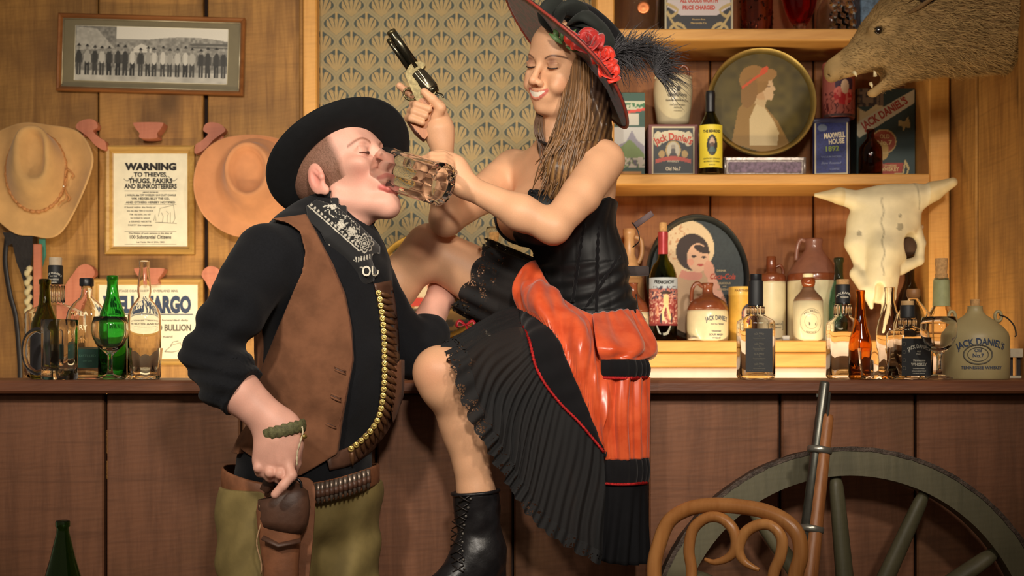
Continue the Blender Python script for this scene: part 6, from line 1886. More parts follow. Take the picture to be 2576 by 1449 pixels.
white((np.abs(py_ - 648 + .2 * (px_ - 920)) < 6) & (np.sin(px_ * .9) > 0) & (px_ > 895)); 
white((band > 20) & (band < 60) & (vnoise(px_, py_, .11, 9) > .93))
ker = make('neckerchief', V - MO, Q, vcol('printed_cotton', .8, bscale=500, bmp=.2, sheen=.2), man, colors=kc)
def ker_warp(u, v):
    p = on(kp, 930 + u, 694 - v, .0065); return p - MO
lettering(ker, [('OU', 26, 2, 0, {'bold': 1.0, 'sx': .8})], INK_WHITE, ker_warp)

# hat
uh = np.array([-.40, .62, .66]); uh /= np.linalg.norm(uh)
fh = np.array([.85, .0, .53]); fh -= uh * (fh @ uh); fh /= np.linalg.norm(fh)
RH = np.stack([fh, np.cross(uh, fh), uh], 1)
HC = A(862, 416, 2.79)
def hatp(x, y, z): return RH @ np.array([x, y, z])
hatm = thing('cowboy_hat', 'wide black felt hat tipped back on the drinking man', 'hat', HC)
V, Fc, n = [], [], 72
rings = [(.160, .150, lambda a: .012 + .016 * math.cos(a) ** 2), (.158, .147, lambda a: .008 + .016 * math.cos(a) ** 2), (.130, .122, lambda a: -.002 + .006 * math.cos(a) ** 2), (.104, .094, lambda a: 0), (.096, .086, lambda a: .004),
         (.094, .084, lambda a: .05), (.090, .079, lambda a: .085), (.082, .071, lambda a: .104), (.074, .063, lambda a: .108), (.062, .050, lambda a: .100), (.030, .020, lambda a: .094)]
for rx, ry, zf in rings:
    for k in range(n):
        a = 2 * math.pi * k / n; V.append(hatp(rx * math.cos(a), ry * math.sin(a), zf(a)))
for j in range(len(rings) - 1):
    for k in range(n): Fc.append((j * n + k, j * n + (k + 1) % n, (j + 1) * n + (k + 1) % n, (j + 1) * n + k))
Fc.append(tuple((len(rings) - 1) * n + k for k in range(n)))
solid(make('felt_body', V, Fc, FELT_BLK, hatm), .003)
make('brim_edge', *tube(V[:n], .0028, 6, True), FELT_BLK, hatm)
make('hat_band', *tube([hatp(.098 * math.cos(a), .088 * math.sin(a), .016) for a in np.linspace(0, 2 * math.pi, 49)[:-1]], .010, 8, True, flat=.25, ref=RH[:, 2]), LEATHER_BLK, hatm)

# bandolier: leather belt with cartridges, brass heads in a row
path = spline([(948, 712), (956, 752), (963, 800), (967, 850), (968, 900), (968, 950), (964, 1000), (955, 1045), (936, 1080), (905, 1112), (868, 1138), (820, 1150)], 14)
P2 = np.array(path); seg = np.hypot(*np.diff(P2, axis=0).T); cum = np.concatenate([[0], np.cumsum(seg)])
def bp_(s_): return np.array([np.interp(s_, cum, P2[:, 0]), np.interp(s_, cum, P2[:, 1])])
bt = shirt_p
band_pts, nrm = [], []
for s_ in np.linspace(0, cum[-1], 46):
    q = bp_(s_); tg = bp_(min(s_ + 4, cum[-1])) - bp_(max(s_ - 4, 0)); tg /= np.linalg.norm(tg)
    out = np.array([-tg[1], tg[0]]) * -1
    if out[0] < 0 and q[1] < 1000: out = -out
    band_pts.append((q, out))
def bandolier():
    rows = []
    for q, out in band_pts:
        rows.append([on(bt, *(q - out * 8), .004), on(bt, *(q - out * 3), .007), on(bt, *(q + out * 12), .007), on(bt, *(q + out * 26), .006), on(bt, *(q + out * 34), .003)])
    n = len(rows); V = [p - MO for r in rows for p in r]
    Fc = [(i * 5 + j, i * 5 + j + 1, (i + 1) * 5 + j + 1, (i + 1) * 5 + j) for i in range(n - 1) for j in range(4)]
    return solid(make('bandolier_strap', V, Fc, LEATHER_DK, man), .003)
bd = bandolier()
s_ = 26.0; k = 0
while s_ < cum[-1] - 52:
    q = bp_(s_); tg = bp_(s_ + 4) - bp_(s_ - 4); tg /= np.linalg.norm(tg); out = np.array([tg[1], -tg[0]])
    lean = out * .86 + tg * .5
    a = on(bt, *q, .0150) - MO; b_ = on(bt, *(q + lean * 14), .0150) - MO; b_[1] = min(b_[1], a[1] + .010)
    dirc = (b_ - a) / np.linalg.norm(b_ - a)
    sh = make('cartridge', *tube([a, a + dirc * .024, a + dirc * .028, a + dirc * .038], [.0056, .0054, .0042, .0012], 8), plain('dark_cartridge', C(98, 66, 42), .4, .4), bd)
    hd = a + np.array([0, -.004, 0])
    make('brass_head', *moved(lathe([(.0066, -.002), (.0066, .0015), (.0055, .0025), (.0035, .0018), (.0025, .0018), (.0022, .0026), (.0005, .0026)], 16), hd, Matrix.Rotation(math.pi / 2, 3, 'X')), BRASS, bd)
    s_ += 16.2
# gun belt round the hips
hip = [ell(A(765, 1190, 2.77), (.128, .165, .14), RT, k=.05)]
def belt_ring(off, z0f, hgt, name, mat, parent, a0=0, a1=2 * math.pi, n=72):
    V, Fc = [], []
    closed = a1 - a0 > 6.2
    for j, (dz, o) in enumerate(((-hgt / 2, 0), (-hgt / 2 * .8, .003), (hgt / 2 * .8, .003), (hgt / 2, 0))):
        for k in range(n):
            a = a0 + (a1 - a0) * k / (n if closed else n - 1)
            r = 1.0
            p = A(760, 1205, 2.77) + TF * (.138 + off + o) * math.cos(a) + TR * (.174 + off + o) * math.sin(a)
            p[2] = Z(z0f(p), 2.7) + dz
            V.append(p - MO)
    m = n if closed else n - 1
    for j in range(3):
        for k in range(m): Fc.append((j * n + k, j * n + (k + 1) % n, (j + 1) * n + (k + 1) % n, (j + 1) * n + k))
    return solid(make(name, V, Fc, mat, parent), .003)
zb_ = lambda p: 1196 + 38 * math.sin((CX + p[0] * F / 2.7 - 545) / 415 * math.pi) if True else 0
belt = belt_ring(.006, zb_, .040, 'gun_belt', LEATHER, man)
def belt_pt(px, off):
    best = None
    for a in np.linspace(-.3, 2.2, 260):
        p = A(760, 1205, 2.77) + TF * (.138 + off) * math.cos(a) + TR * (.174 + off) * math.sin(a)
        q = CX + p[0] * F / p[1]
        if best is None or abs(q - px) < best[0]: best = (abs(q - px), p)
    p = best[1].copy(); p[2] = Z(zb_(p), 2.7); return p
for k in range(13):
    p = belt_pt(788 + k * 11.5, .016) - MO
    sh = make('cartridge', *tube([p + [0, 0, .020], p + [0, 0, .006], p + [0, 0, -.012], p + [0, 0, -.022]], [.0052, .0052, .0048, .0015], 8), plain('pewter_cartridge', C(126, 112, 100), .35, .7), belt)
    make('loop', *tube([p + [0, 0, .006], p + [0, 0, -.008]], .0066, 8), LEATHER_DK, belt)
# holster on the near hip
HO = 2.535
t = bpy.data.objects.new('holster', None); COL.objects.link(t); t.parent = man
hs = HO / F
def hz(pts): return [((p[0] - 760) * hs + (X(760, HO) - MO[0]), Z(p[1], HO) - MO[2]) for p in pts]
def plate(name, pts, y0, y1, mat, parent=t, n=4):
    return make(name, *prism(hz(spline(pts, n, True)), HO + y0 - MO[1], HO + y1 - MO[1]), mat, parent, smooth=False)
def bulge(name, pts_c, rad, mat, parent, flat=.5):
    return make(name, *tube([A(p[0], p[1], HO + (p[2] if len(p) > 2 else 0)) - MO for p in pts_c], [r * hs for r in rad], 18, flat=flat, ref=(1, 0, 0)), mat, parent)
plate('skirt_flap', [(665, 1215), (720, 1205), (780, 1215), (785, 1300), (772, 1450), (755, 1600), (690, 1610), (655, 1500), (655, 1330)], .030, .036, LEATHER)
bulge('pouch', [(708, 1268), (706, 1290), (704, 1330), (706, 1420), (710, 1520), (712, 1640), (712, 1650)], [60, 62, 56, 46, 42, 34, 26], LEATHER, t)
bulge('pouch_mouth', [(708, 1240), (712, 1246), (714, 1275), (712, 1310), (708, 1332)], [48, 64, 67, 64, 56], LEATHER_DK, t, .56)
for p0 in ((672, 1375),): make('loop_band', *tube([A(660, 1352, HO - .030) - MO, A(700, 1372, HO - .033) - MO, A(756, 1360, HO - .026) - MO], .006, 8, flat=.5), LEATHER_DK, t)
make('stitching', *tube([A(652 + 6 * math.sin(k * .3), 1270 + 6 * k, HO - .012) - MO for k in range(30)], [.0013 + .0007 * (k % 2) for k in range(30)], 5), plain('pale_thread', C(176, 140, 104), .8), t)
# revolver in the holster
g = thing('holstered_revolver', 'dark revolver sitting in the brown hip holster under the pointing finger', 'revolver', at(735, 1225, HO + .008))
GO = np.array(g.location)
make('frame', *tube([A(700, 1205, HO + .008) - GO, A(726, 1222, HO + .008) - GO, A(740, 1255, HO + .008) - GO], [.018, .020, .015], 14, flat=.6), plain('blued_steel', C(46, 46, 48), .3, .8), g)
make('trigger_guard', *tube([A(742 + 16 * math.cos(a), 1222 + 18 * math.sin(a), HO - .006) - GO for a in np.linspace(0, 2 * math.pi, 21)[:-1]], .0028, 8, True), MATS['blued_steel'], g)
make('grip', *tube([A(700, 1208, HO + .010) - GO, A(676, 1214, HO + .010) - GO, A(664, 1236, HO + .008) - GO], [.016, .017, .012], 12, flat=.65), LEATHER_DK, g)
# braided bracelet with a cord
ring = []
for a in np.linspace(0, 2 * math.pi, 61)[:-1]:
    ring.append(A(711, 1086, HD) + np.array([.0400 * math.cos(a), -.0330 * math.sin(a), .010 * math.cos(a) + .002]))
br = make('bracelet', *tube([p - MO for p in ring], [.0125 + .0016 * math.sin(k * 2.1) for k in range(60)], 8, True, flat=.40, ref=(0, 0, 1)), plain('olive_braid', C(96, 94, 60), .7, var=.35, scale=160, bmp=.4), man)
make('cord', *tube(spline([A(752, 1060, HD - .01) - MO, A(762, 1082, HD - .02) - MO, A(756, 1110, HD - .03) - MO, A(748, 1140, HD - .028) - MO, A(747, 1170, HD - .026) - MO], 6), [.0016 + .0006 * math.sin(k * 1.9) for k in range(25)], 6), plain('pale_cord', C(206, 190, 156), .7), br)
make('charm', *moved(lathe([(.001, -.005), (.006, -.003), (.007, .001), (.004, .005), (.001, .006)], 12), A(764, 1098, HD - .018) - MO), BRASS, br)
# ================================================================== THE WOMAN
lady_ = thing('person', 'woman in black corset and orange satin skirt seated on the bar raising a revolver', 'person', (X(1490, 3.06), 3.06, BAR_Z))
WO = np.array(lady_.location)
ph = math.radians(42)
HW = Head(frame((-math.sin(ph), -math.cos(ph), -.10), math.radians(-11)), .97, (.080, 0, 0), 1366, 164, 2.93)

WF, WL = np.array([-.77, -.64, 0]), np.array([.64, -.77, 0])
RW = np.stack([WF, WL, [0, 0, 1]], 1)
wneck = [cap(A(1412, 400, 3.03), HW.p(-.030, 0, -.060), .050, .046, k=.03), cap(HW.p(.01, 0, -.080), A(1388, 400, 2.99), .026, .030, k=.03)]
whead = skull_prims(HW, 1.0) + ear_prims(HW, 1) + ear_prims(HW, -1)
# smile
whead += [HW.e((.076, 0, -.066), (.020, .032, .020), .02)]
for g in (-1, 1): whead += [HW.e((.070, g * .040, -.046), (.020, .015, .016), .015)]
def face_x(y, z, pr=list(whead)):
    xs = np.linspace(.118, .050, 120); f = field(pr, np.array([HW.p(x, y, z) for x in xs])); i = int(np.argmax(f < 0)); return xs[i]
zu_ = lambda t: -.0600 + .0055 * t * t
zl_ = lambda t: -.0758 + .0200 * t * t
ulip = [(face_x(t * .0265, zu_(t)) - .0006, t * .0265, zu_(t)) for t in np.linspace(-1, 1, 9)]
llip = [(face_x(t * .0260, zl_(t)) - .0006, t * .0260, zl_(t)) for t in np.linspace(-1, 1, 9)]
lw_ = lambda i: math.sin(math.pi * (i + .5) / 8)
whead += [HW.c(ulip[i], ulip[i + 1], .0014 + .0012 * lw_(i), .0014 + .0012 * lw_(i), .003) for i in range(8)]
whead += [HW.c(llip[i], llip[i + 1], .0014 + .0024 * lw_(i), .0014 + .0024 * lw_(i), .003) for i in range(8)]

SHL, SHR = A(1518, 405, 2.93), A(1292, 425, 3.17)
chest = [ell(A(1420, 485, 3.05), (.095, .140, .125), RW, k=.02), cap(A(1500, 410, 2.96), A(1310, 430, 3.14), .048, .046, k=.04), cap(A(1440, 420, 3.06), A(1412, 385, 3.04), .070, .050, k=.05),
         ell(A(1365, 540, 2.955), (.062, .066, .060), RW, k=.03), ell(A(1318, 545, 3.04), (.062, .066, .060), RW, k=.03)]
trunk = [ell(A(1462, 690, 3.06), (.086, .118, .13), RW, k=.05), ell(A(1495, 850, 3.07), (.106, .140, .108), RW, k=.05)]
# collar bones
chest += [cap(A(1378, 398, 3.0), A(1315, 408, 3.09), .008, .007, k=.015), cap(A(1395, 398, 2.97), A(1480, 392, 2.90), .008, .007, k=.015)]
# near (left) arm to the mug
EL = A(1392, 572, 2.79); WRN = A(1168, 466, 2.815)
arm1 = chain([SHL, A(1462, 490, 2.85), EL], [.048, .043, .034], k=.02) + [cap(EL, A(1310, 535, 2.79), .034, .036, k=.02), cap(A(1310, 535, 2.79), WRN, .036, .023, k=.02, sq=(0, 1, 0), q=.9)]
h1 = [cap(WRN, A(1136, 436, 2.825), .023, .031, k=.02, sq=(.3, 1, .3), q=.65), cap(A(1140, 432, 2.826), A(1108, 410, 2.835), .034, .030, k=.02, sq=(.3, 1, .3), q=.62)]
for k in range(4):
    dz_ = .007 * k
    h1 += finger([A(1132, 404 + 9 * k, 2.806 - dz_), A(1116, 393 + 10 * k, 2.800 - dz_), A(1088, 392 + 11 * k, 2.797 - dz_), A(1068, 402 + 11 * k, 2.812 - .5 * dz_), A(1076, 415 + 10 * k, 2.835)], .0108, .0084, .003)
h1 += finger([A(1140, 410, 2.840), A(1118, 392, 2.855), A(1092, 398, 2.865)], .0125, .0088)
for k in range(3): h1 += [cap(A(1138, 424 + 6 * k, 2.802 + .006 * k), A(1112, 404 + 9 * k, 2.808 + .010 * k), .0030, .0035, k=.006)]
# far (right) arm to the revolver
ER = A(1122, 553, 3.0); WRR = A(1112, 366, 2.955)
arm2 = chain([SHR, A(1210, 492, 3.09), ER], [.048, .043, .036], k=.02) + [cap(ER, A(1122, 480, 2.985), .034, .034, k=.02), cap(A(1122, 480, 2.985), WRR, .034, .022, k=.02)]
GD = 2.945
h2 = [cap(WRR, A(1104, 325, GD + .008), .022, .028, k=.015), cap(A(1104, 330, GD + .010), A(1092, 275, GD + .022), .032, .027, k=.02, sq=(0, 1, 0), q=.75)]
h2 += finger([A(1098, 292, GD - .006), A(1108, 272, GD - .016), A(1088, 250, GD - .024), A(1067, 231, GD - .024)], .0140, .0088)
for k in range(3):
    y0 = 262 + 17 * k; x0 = 1040 - 6 * k
    h2 += finger([A(1088, y0 + 12, GD + .030), A(x0 + 20, y0 + 2, GD + .030), A(x0, y0 + 1, GD + .008), A(x0 + 8, y0 + 2, GD - .020), A(x0 + 38 - 2 * k, y0 + 12, GD - .026)], .0105, .0086 - .0004 * k)
h2 += finger([A(1078, 262, GD + .030), A(1046, 246, GD + .030), A(1024, 230, GD + .020), A(1005, 216, GD + .012)], .0105, .0080)
# legs
HIPL, KNL, ANL = A(1490, 885, 3.0), A(1106, 938, 2.735), A(1205, 1340, 2.79)
HIPR, KNR, ANR = A(1490, 850, 3.14), A(1082, 628, 3.09), A(812, 895, 3.17)
leg1 = [cap(HIPL, A(1300, 908, 2.865), .078, .066, k=.04), cap(A(1300, 908, 2.865), KNL, .066, .049, k=.03), cap(KNL + [0, -.006, .004], KNL + [.005, -.008, -.03], .044, .041, k=.02),
        cap(KNL, A(1172, 1075, 2.775), 0.046, .047, k=.03), cap(A(1172, 1075, 2.775), A(1198, 1240, 2.78), .047, .036, k=.03), cap(A(1198, 1240, 2.78), ANL, .038, .034, k=.02)]
leg2 = [cap(HIPR, A(1270, 735, 3.11), .090, .078, k=.04), cap(A(1270, 735, 3.11), KNR, .078, .054, k=.03), cap(KNR + [-.004, -.006, .006], KNR + [-.02, -.01, -.02], .046, .044, k=.02),
        cap(KNR, A(985, 722, 3.11), .050, .055, k=.03), cap(A(985, 722, 3.11), A(900, 810, 3.14), .055, .042, k=.03), cap(A(900, 810, 3.14), ANR, .042, .034, k=.02)]

# ------------------------------------------------------------------ skin mesh
zc1 = Z(335, 3.03)
hv = sculpt(wneck + whead, .0017, post=lambda P, d: np.maximum(d, Z(352, 3.03) - .003 - P[:, 2]))
bv = sculpt(wneck + chest + trunk + arm1 + arm2 + leg1 + leg2 + h1 + h2, .0025,
    post=lambda P, d: np.where((np.abs(P[:, 0] - wneck[0].c[0]) < .09) & (P[:, 1] > 2.90), np.maximum(d, P[:, 2] - Z(352, 3.03)), d))
V, Q = merge_np(hv, bv)
skin_w = cv(222, 170, 132)
col = np.tile(skin_w, (len(V), 1)) * (.96 + .05 * wob(V, 50)[:, None])
for kn in (KNL, KNR): col = blot(V, col, kn + [-.01, -.045, 0], .05, cv(206, 138, 108), .5, .9)
nh = len(hv[0]); L = HW.loc(V[:nh]); hc = col[:nh]
for g in (-1, 1):
    hc = blot(L, hc, np.array((.068, g * .042, -.040)), .026, cv(220, 134, 104), .5, .9)
    hc = blot(L, hc, np.array((.088, g * .0325, .008)), .017, cv(150, 104, 84), .85, .8)
hc = blot(L, hc, np.array((.112, 0, -.036)), .014, cv(216, 142, 112), .4, .9)
def lipcol(hc, pts, rad, rgb):
    for i in range(len(pts) - 1):
        a, b = np.array(pts[i]), np.array(pts[i + 1])
        t_ = np.clip(((L - a) @ (b - a)) / ((b - a) @ (b - a)), 0, 1)
        dd = np.sqrt(((L - a - t_[:, None] * (b - a)) ** 2).sum(1))
        w_ = np.clip((rad - dd) / .0022, 0, 1)[:, None]
        hc = hc * (1 - w_) + np.array(rgb) * w_
    return hc
hc = lipcol(hc, ulip, .0042, cv(182, 94, 82)); hc = lipcol(hc, llip, .0054, cv(194, 102, 90))
mo = (((L - np.array([.089, 0, -.0665])) / np.array([.011, .0225, .0074])) ** 2).sum(1) < 1.05
mo &= False
hc[mo] = cv(84, 36, 32)
for g in (-1, 1):
    yy = L[:, 1] * g
    br = np.abs(L[:, 2] - (.0225 - 16 * (yy - .040) ** 2))
    w_ = (np.clip((.0030 - br) / .0016, 0, 1) * (np.abs(yy - .036) < .020) * (L[:, 0] > .05))[:, None] * .85
    hc = hc * (1 - w_) + cv(84, 54, 44) * w_
col[:nh] = hc
make('body', V - WO, Q, SKIN, lady_, colors=col)
for g in (-1, 1): lash(HW, g, lady_, WO, C(40, 28, 26), z0=-.0060, r=.0016)
def tooth_pt(u, v):
    t_ = (2 * u - 1) * .93; y = t_ * .0262; zt, zb = zu_(t_) - .0008, zl_(t_) + .0022
    z = zt + (zb - zt) * v
    return HW.p(face_x(y, z) + .0021, y, z) - WO
V, Fc = grid(25, 6, tooth_pt)
make('teeth', V, Fc, plain('tooth_white', C(222, 210, 192), .25), lady_)

# ------------------------------------------------------------------ hair
HAIRW = vcol('long_brown_hair', .45, bscale=200, bmp=.2, spec=.6)
rs = np.random.RandomState(11)
hairp = [HW.e((-.022, 0, .040), (.102, .083, .088), .01), cap(HW.p(-.035, .030, -.01), A(1455, 330, 2.93), .068, .056, k=.03), cap(A(1450, 320, 2.93), A(1412, 430, 2.90), .054, .036, k=.03), cap(A(1412, 430, 2.90), A(1385, 505, 2.90), .034, .010, k=.02),
         cap(HW.p(-.02, -.055, -.03), A(1362, 330, 2.99), .026, .016, k=.02), cap(A(1362, 330, 2.99), A(1358, 385, 2.98), .014, .005, k=.01), cap(HW.p(-.06, 0, -.02), A(1490, 420, 3.08), .07, .05, k=.04)]
def hair_post(P, d):
    px, py = flatpx(P, 2.93)
    Lh = HW.loc(P)
    d = d - .0012 * np.sin(px * .42 + .10 * py + 2.0 * np.sin(py * .02)) - .0008 * np.sin(px * .9 - py * .05)
    face = np.maximum(-(Lh[:, 0] - .034 + .12 * np.maximum(Lh[:, 2] - .02, 0)), np.abs(Lh[:, 2] - .0) - .16)
    return np.maximum(d, -face * HW.sc)
V, Q = sculpt(hairp, .0030, post=hair_post, reach=.01)
px_, py_ = flatpx(V, 2.93)
n = .5 + .5 * np.sin(px_ * .42 + .10 * py_ + 2.0 * np.sin(py_ * .02) + 1)
lite = np.clip((py_ - 230) / 220, 0, 1)
hcv = cv(58, 40, 30) * (1 - (n * lite)[:, None]) + cv(150, 112, 66) * (n * lite)[:, None]
hair = make('hair', V - WO, Q, HAIRW, lady_, colors=hcv)
Vs, Fs, cs = [], [], []
for k in range(130):
    u = rs.rand()
    x0, x1 = 1428 + 80 * u, 1348 + 105 * u + rs.uniform(-14, 14)
    y1 = rs.uniform(400, 515); w1 = .09 * abs(u - .45)
    pts = [A(x0 - 4, 135 + rs.uniform(-10, 20), 2.905 + w1), A(x0 - 6 + rs.uniform(-6, 6), 220, 2.885 + w1), A(x0 - 22 + 10 * u + rs.uniform(-12, 12), 310, 2.870 + w1), A((x0 + x1) / 2 - 12 + rs.uniform(-16, 16), (320 + y1) / 2 + 12, 2.862 + .6 * w1), A(x1, y1, 2.872 + .05 * rs.rand())]
    sp = spline(pts, 6)
    v, f = tube(sp, [.0034 * (1 - .85 * (i / len(sp)) ** 2) for i in range(len(sp))], 5)
    c = cv(112, 80, 48) * rs.uniform(.5, 1.5)
    Fs += [tuple(i + len(Vs) for i in q) for q in f]; Vs += [tuple(np.array(p) - WO) for p in v]; cs += [c] * len(v)
for k in range(10):
    x0 = 1356 + rs.uniform(-8, 10)
    sp = spline([A(x0, 280, 2.975), A(x0 - 4 + rs.uniform(-8, 8), 330, 2.96), A(x0 + 8 + rs.uniform(-10, 10), 375, 2.955), A(x0 + 10, rs.uniform(385, 420), 2.955)], 6)
    v, f = tube(sp, [.0022 * (1 - .8 * i / len(sp)) for i in range(len(sp))], 5)
    Fs += [tuple(i + len(Vs) for i in q) for q in f]; Vs += [tuple(np.array(p) - WO) for p in v]; cs += [cv(84, 58, 38)] * len(v)
o = make('hair_locks', Vs, Fs, HAIRW, hair, colors=np.array(cs)); o['kind'] = 'stuff'
make('choker', *tube(spline([A(1352, 352, 2.96) - WO, A(1378, 362, 2.935) - WO, A(1400, 356, 2.93) - WO], 6), .0028, 6), LEATHER_BLK, lady_)
make('pendant', *tube([A(1376, 362, 2.932) - WO, A(1374, 380, 2.928) - WO, A(1377, 398, 2.928) - WO], [.003, .0055, .002], 8), plain('dark_pendant', C(40, 34, 34), .3, .6), lady_)

# ------------------------------------------------------------------ corset
SATIN_BLK = plain("black_satin", C(18, 19, 21), .55, var=.1, sheen=.03, spec=.35)
VELVET = plain('black_velvet', C(15, 14, 17), .9, sheen=.10, spec=.2)
cpoly = [(1300, 520), (1345, 485), (1400, 500), (1470, 520), (1530, 500), (1575, 512), (1600, 560), (1600, 640), (1606, 800), (1560, 806), (1490, 806), (1440, 790), (1390, 760), (1345, 700), (1330, 650), (1290, 590)]
def corset_post(P, d):
    px, py = flatpx(P, 2.98)
    lat = (P - A(1462, 690, 3.06)) @ WL; fw = (P - A(1462, 690, 3.06)) @ WF
    ang = np.arctan2(lat, fw)
    bone = .0016 * (np.abs(np.sin(ang * 9)) ** .5)
    wr_ = .0025 * np.sin(py * .16 + px * .05 + 2 * np.sin(px * .02)) * (np.abs(py - 720) < 60)
    top = P[:, 2] - Z(507, 3.0); bot = Z(806, 3.0) - P[:, 2]
    fr = np.where(P[:, 1] < 3.06, poly_sd(px, py, cpoly) * 2.98 / F, np.maximum(top, bot))
    return np.maximum(d - .008 - bone - wr_, fr)
V, Q = sculpt(chest[:1] + chest[3:5] + trunk, .0032, post=corset_post, reach=.016)
corset = make('corset', V - WO, Q, SATIN_BLK, lady_)
tp = chest[:1] + chest[3:5] + trunk
def onw(prims, px, py, off, d0=2.5, d1=3.3):
    p = surf(prims, px, py, d0, d1); n = np.array([(px - CX) / F, 1, -(py - HZ) / F]); return p - n * off - WO
for a, b in (((1470, 560), (1440, 760)), ((1505, 560), (1500, 790)), ((1560, 640), (1470, 780)), ((1380, 610), (1372, 720)), ((1345, 620), (1345, 690))):
    pts = [onw(tp, a[0] + (b[0] - a[0]) * q, a[1] + (b[1] - a[1]) * q, .011) for q in np.linspace(0, 1, 24)]
    make('lace_trim', *tube(pts, [.0030 + .0022 * (k % 2) for k in range(24)], 6), VELVET, corset)
for k in range(10): make('busk_stud', *moved(lathe([(.0035, -.001), (.003, .002), (.0005, .003)], 8), onw(tp, 1345 + 2 * k, 610 + 9 * k, .011), Matrix.Rotation(math.pi / 2, 3, 'X')), LEATHER_BLK, corset)
make('front_bow', *join(*[tube(spline([A(1350, 488, 2.90) - WO, A(1350 + sx_ * 14, 478, 2.895) - WO, A(1350 + sx_ * 18, 490, 2.895) - WO, A(1350, 490, 2.90) - WO], 5), [.002] + [.004] * 13 + [.002] * 2, 6, flat=.5) for sx_ in (-1, 1)]), VELVET, corset)
make('back_tab', *moved(box((-.034, -.002, -.007), (.018, .002, .007), .001), A(1626, 547, 3.06) - WO, Matrix.Rotation(-.62, 3, 'Y')), plain('mauve_grey_tab', C(104, 84, 84), .7), corset)
make('back_tab', *moved(box((-.036, -.002, -.012), (.018, .002, .012), .003), A(1613, 682, 3.05) - WO), plain('dark_tab', C(58, 48, 46), .8), corset)
make('corset_lace', *tube(spline([A(1590, 560, 3.02) - WO, A(1604, 580, 3.0) - WO, A(1608, 606, 3.0) - WO, A(1592, 622, 3.02) - WO], 6), .0014, 6), LEATHER_BLK, corset)
make('corset_lace', *tube(spline([A(1600, 740, 3.0) - WO, A(1606, 780, 2.99) - WO, A(1618, 815, 2.99) - WO, A(1612, 835, 2.99) - WO], 6), .0014, 6), LEATHER_BLK, corset)
# ================================================================== SKIRT, BOOT, HAT, REVOLVER, MUG
def satin_mat():
    m, t, p = new_mat('orange_satin')
    n = noise(t, objvec(t, rnd=False), 24, 4)
    t.links.new(mixcol(t, n.smooth(.3, .7), C(200, 74, 36), C(220, 94, 52)), p.inputs['Base Color'])
    setin(p, Roughness=.27); p.inputs['Anisotropic'].default_value = .4; p.inputs['Sheen Weight'].default_value = .2
    return m
SATIN = satin_mat()
def sheer_mat(name, solidity, lace):
    m, t, p = new_mat(name)
    v = objvec(t, rnd=False)
    setin(p, Roughness=.85); p.inputs['Base Color'].default_value = C(14, 14, 16)
    tr = t.nodes.new('ShaderNodeBsdfTransparent'); mx = t.nodes.new('ShaderNodeMixShader')
    if lace:
        vo = t.nodes.new('ShaderNodeTexVoronoi'); vo.feature = 'DISTANCE_TO_EDGE'; vo.inputs['Scale'].default_value = 150
        t.links.new(v, vo.inputs['Vector'])
        v2 = t.nodes.new('ShaderNodeTexVoronoi'); v2.feature = 'DISTANCE_TO_EDGE'; v2.inputs['Scale'].default_value = 42
        t.links.new(v, v2.inputs['Vector'])
        e = N(t, vo.outputs['Distance']).lt(.13); e2 = N(t, v2.outputs['Distance']).lt(.12)
        motif = noise(t, v, 34, 2).gt(.52)
        fac = e.max(e2).max(motif)
        fac = fac * .93 + .04
        t.links.new(fac.s, mx.inputs[0])
    else:
        n = noise(t, v, 700, 2)
        t.links.new((n * .12 + (solidity - .06)).s, mx.inputs[0])
    t.links.new(tr.outputs[0], mx.inputs[1]); t.links.new(p.outputs[0], mx.inputs[2])
    t.links.new(mx.outputs[0], t.nodes['Material Output'].inputs[0])
    return m
SHEER = sheer_mat('black_chiffon', .90, False)
LACE = sheer_mat('black_lace', 1, True)
SEQUIN = plain('red_sequins', C(196, 40, 40), .2, .5, var=.5, scale=400, bmp=.5)

def resamp(pts, n):
    P = np.array(spline(pts, 12)); s = np.concatenate([[0], np.cumsum(np.linalg.norm(np.diff(P, axis=0), axis=1))])
    t = np.linspace(0, s[-1], n); return np.stack([np.interp(t, s, P[:, i]) for i in range(P.shape[1])], 1)
def cloth(name, rails, nu, nv, mat, disp=None, parent=None, th=.0014, edge=None):
    R = np.array([resamp([A(*q) for q in r], nu) for r in rails])          # rails x nu x 3
    m = len(rails); G = np.zeros((nv, nu, 3))
    for i in range(nu):
        G[:, i] = resamp(R[:, i], nv) if m > 2 else np.linspace(R[0, i], R[1, i], nv)
    du = np.gradient(G, axis=1); dv = np.gradient(G, axis=0)
    nn = np.cross(du, dv); nn /= np.linalg.norm(nn, axis=2, keepdims=True) + 1e-9
    nn *= -np.sign(nn[..., 1:2] + 1e-9)
    U, W = np.meshgrid(np.linspace(0, 1, nu), np.linspace(0, 1, nv))
    if edge is not None:
        dvn = dv / (np.linalg.norm(dv, axis=2, keepdims=True) + 1e-9); G = G + dvn * edge(U, W)[..., None]
    if disp is not None: G = G + nn * disp(U, W)[..., None]
    idx = np.arange(nu * nv).reshape(nv, nu)
    Q = np.stack([idx[:-1, :-1], idx[:-1, 1:], idx[1:, 1:], idx[1:, :-1]], -1).reshape(-1, 4)
    o = make(name, G.reshape(-1, 3) - WO, Q, mat, parent)
    if th: solid(o, th)
    return o, G
sin = np.sin
skirt = bpy.data.objects.new('skirt', None); COL.objects.link(skirt); skirt.parent = lady_
rA = [(1346, 655, 2.985), (1374, 706, 2.955), (1408, 745, 2.935), (1446, 772, 2.915), (1480, 788, 2.905), (1502, 795, 2.90)]
rB = [(1298, 712, 2.955), (1352, 752, 2.865), (1412, 792, 2.825), (1462, 850, 2.795), (1494, 930, 2.785), (1512, 1000, 2.79)]
